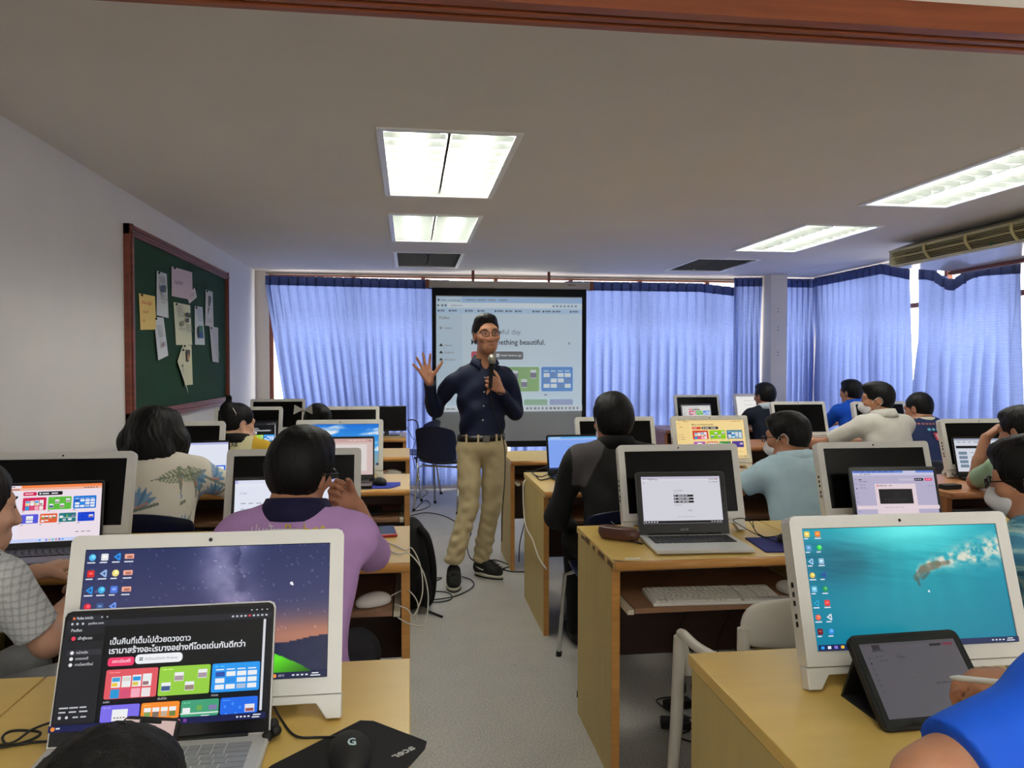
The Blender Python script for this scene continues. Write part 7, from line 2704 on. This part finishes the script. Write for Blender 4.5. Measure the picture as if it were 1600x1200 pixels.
# third right desk, beside the blue lit laptop
cable('black_cables', [PZ(862, 738, D + 0.01), PZ(845, 745, D + 0.02), PZ(832, 738, D + 0.004), PZ(850, 732, D + 0.02), PZ(868, 742, D + 0.006), PZ(846, 750, D + 0.004), PZ(838, 744, D + 0.004)], 0.003, M_wire_b, 'tangled black cable left of the blue lit laptop')
cable('black_cable', [PZ(862, 728, D + 0.01), PZ(850, 730, D + 0.03), PZ(836, 736, D + 0.006), PZ(822, 736, D + 0.004)], 0.003, M_wire_b, 'short black cable on the desk corner by the black jacket')
cable('white_cable', [(0.70, 4.40, 0.70), (0.650, 4.35, 0.69), (0.640, 4.32, 0.62), (0.640, 4.28, 0.50), (0.640, 4.18, 0.45), (0.645, 4.02, 0.43), (0.648, 3.84, 0.38), (0.66, 3.68, 0.36)], 0.004, M_wire_w, 'white cable running along the side panel of the black jacket desk')
# right rear desk
for i, (a, l) in enumerate((((1480, 720, 1510, 738), 'thick black cable heap left of the right edge laptop'), ((1484, 735, 1512, 728), 'thin black cable over the heap left of the right edge laptop'))):
    cable('black_cable', [PZ(a[0], a[1], D + 0.02), PZ(a[0] + 8, a[1] + 8, D + 0.03), PZ(a[0] + 18, a[1] + 6, D + 0.006), PZ(a[2], a[3], D + 0.006), PZ(a[2] + 6, a[3] - 8, D + 0.02)], 0.006 - 0.002 * i, M_wire_b, l)
t = thing('power_adapter', 'flat black adapter on the brown desk corner at right edge', 'adapter', (2.72, 3.56, D), math.radians(5))
MB().box(-0.05, 0.05, -0.025, 0.025, 0.0005, 0.024).build('body', M_rub, t, bevel=0.004)
# stylus in the hand of the person in bright blue
a, b = P(1484, 1058, 1.10), P(1540, 1064, 1.03)
t = thing('stylus', 'white stylus held over the tablet', 'pen', tuple(a))
d_ = (b - a)
MB().tube([d_ * 0.24, d_ * 1.9], 0.0046, 10).build('barrel', M_white, t)
MB().tube([Vector((0, 0, 0)), d_ * 0.10, d_ * 0.24], [0.0008, 0.0032, 0.0046], 10).build('tip', M_white, t)
# floor: cables, adapters, backpack
fz = 0.004
loop = [(612, 945), (640, 928), (664, 915), (690, 903), (668, 905), (662, 912), (664, 924), (652, 930), (650, 938), (680, 941), (705, 936), (700, 926), (672, 924), (645, 930), (655, 938), (700, 934), (725, 926), (740, 915), (736, 906), (722, 901)]
cable('microphone_cable', [PZ(x, y, fz + 0.003 * (i % 2)) for i, (x, y) in enumerate(loop)], 0.0035, M_rub, 'black cable coiled on the floor before the presenter')
cable('floor_cable', [PZ(640, 806, fz), PZ(665, 801, fz), PZ(690, 805, fz), PZ(708, 813, fz), PZ(735, 830, fz), PZ(730, 846, fz), PZ(733, 868, fz), PZ(745, 880, fz)], 0.004, M_rub, 'black cable crossing the aisle floor behind the presenter')
cable('floor_cable', [PZ(776, 886, fz), PZ(768, 880, fz), PZ(775, 875, fz), PZ(796, 884, fz), PZ(780, 889, fz), PZ(770, 886, fz), PZ(800, 893, fz), PZ(830, 893, fz)], 0.0038, M_rub, 'black cable curling from the presenter towards the right desks')
cable('floor_cable', [(0.81, 5.35, 0.40), (0.80, 5.30, 0.28), (0.76, 5.28, 0.12), (0.74, 5.2, fz)], 0.0035, M_rub, 'black cable hanging under the empty desk by the screen')
bp = thing('backpack', 'black backpack standing at the aisle end of the third left desk', 'backpack', (0.02, 4.25, 0))
f = Form()
f.ell((-0.01, 0.12, 0.24), [0.10, 0.17, 0.26], 0.03)
f.ell((-0.01, 0.12, 0.12), [0.105, 0.18, 0.13], 0.05)
f.cut((0, 0, 0.003), (0, 0, -1))
f.mesh('bag', 0.009, cloth('black_nylon', (22, 22, 24)), bp, disp=folds(0.006, 4))
MB().tube(smooth_path([(0.03, 0.02, 0.46), (0.075, -0.01, 0.40), (0.105, -0.02, 0.24), (0.095, -0.02, 0.08), (0.06, -0.02, 0.03)], 6), 0.020, 8).build('strap', cloth('black_nylon', (22, 22, 24)), bp)
f2 = Form()
f2.ell((0.05, -0.03, 0.13), [0.05, 0.05, 0.10], 0.02)
f2.cut((0, 0, 0.003), (0, 0, -1))
f2.mesh('front_pocket', 0.009, cloth('black_nylon', (22, 22, 24)), bp)
MB().tube([(0.07, -0.05, 0.012), (0.15, -0.14, 0.006)], 0.006, 6).build('strap_end', M_rub, bp)
for x, y, rz, l in ((1.05, 2.90, 12, 'black power adapter on the floor under the chipped desk, the farther of the two'), (0.985, 2.745, -14, 'black power adapter on the floor under the chipped desk, the nearer of the two')):
    t = thing('power_adapter', l, 'adapter', (x, y, 0), math.radians(rz), 'power adapters on the floor')
    MB().box(-0.055, 0.055, -0.026, 0.026, 0.0005, 0.032).build('body', M_rub, t, bevel=0.005)
    MB().tube([(0.055, 0, 0.016), (0.075, 0, 0.016)], 0.005, 8).build('strain_relief', M_rub, t)
cable('floor_cable', [(1.02, 2.93, 0.40), (1.05, 2.92, 0.2), (1.09, 2.93, 0.05), (1.0, 2.95, 0.02), (0.97, 2.92, 0.02), (1.0, 2.85, 0.01), (0.98, 2.80, 0.04), (1.06, 2.76, 0.02)], 0.003, M_wire_b, 'black cord looping over the two adapters under the chipped desk')
cable('floor_cable', [(1.06, 2.745, 0.01), (1.02, 2.70, fz), (0.96, 2.67, fz), (1.02, 2.60, fz), (1.06, 2.52, fz), (1.05, 2.45, fz)], 0.003, M_wire_b, 'black cord on the floor in front of the adapters')
t = thing('power_plug', 'black plug on the floor in front of the two adapters', 'plug', (1.035, 2.58, 0), math.radians(30))
MB().box(-0.016, 0.016, -0.02, 0.02, 0.0005, 0.034).build('body', M_rub, t, bevel=0.005)
MB().tube([(0, -0.02, 0.017), (0, -0.04, 0.014)], 0.005, 8).build('strain_relief', M_rub, t)
for i, (x0, z0, l) in enumerate(((1.02, 0.57, 'thin dark cable hanging behind the tray of the chipped desk, left one'), (1.20, 0.57, 'thin dark cable hanging behind the tray of the chipped desk, right one'))):
    cable('hanging_cable', [(x0, 2.80, z0), (x0 + 0.03, 2.81, 0.42), (x0 - 0.02, 2.82, 0.28), (x0 + 0.02, 2.86, 0.10), (x0 - 0.01, 2.9, 0.03)], 0.0022, M_wire_b, l)
# wires beside the black monitor
cable('black_cable', [(-0.02, 6.98, 0.86), (0.04, 7.0, 0.86), (0.075, 7.05, 0.80), (0.07, 7.08, 0.6), (0.06, 7.1, 0.46)], 0.006, M_wire_b, 'thick black cable dropping from the black monitor by the curtain')
cable('black_cable', [(-0.03, 6.99, 0.80), (0.02, 7.02, 0.70), (0.05, 7.05, 0.66), (0.02, 7.08, 0.55), (0.05, 7.1, 0.40)], 0.003, M_wire_b, 'thin black cable hanging beside the thick one by the curtain')
cable('floor_cable', [PZ(640, 770, fz), PZ(655, 778, fz), PZ(668, 770, fz), PZ(660, 765, fz), PZ(648, 786, fz), PZ(650, 798, fz), PZ(672, 790, fz), PZ(664, 782, fz), PZ(644, 800, fz)], 0.004, M_wire_b, 'black cables tangled on the floor by the navy chairs')
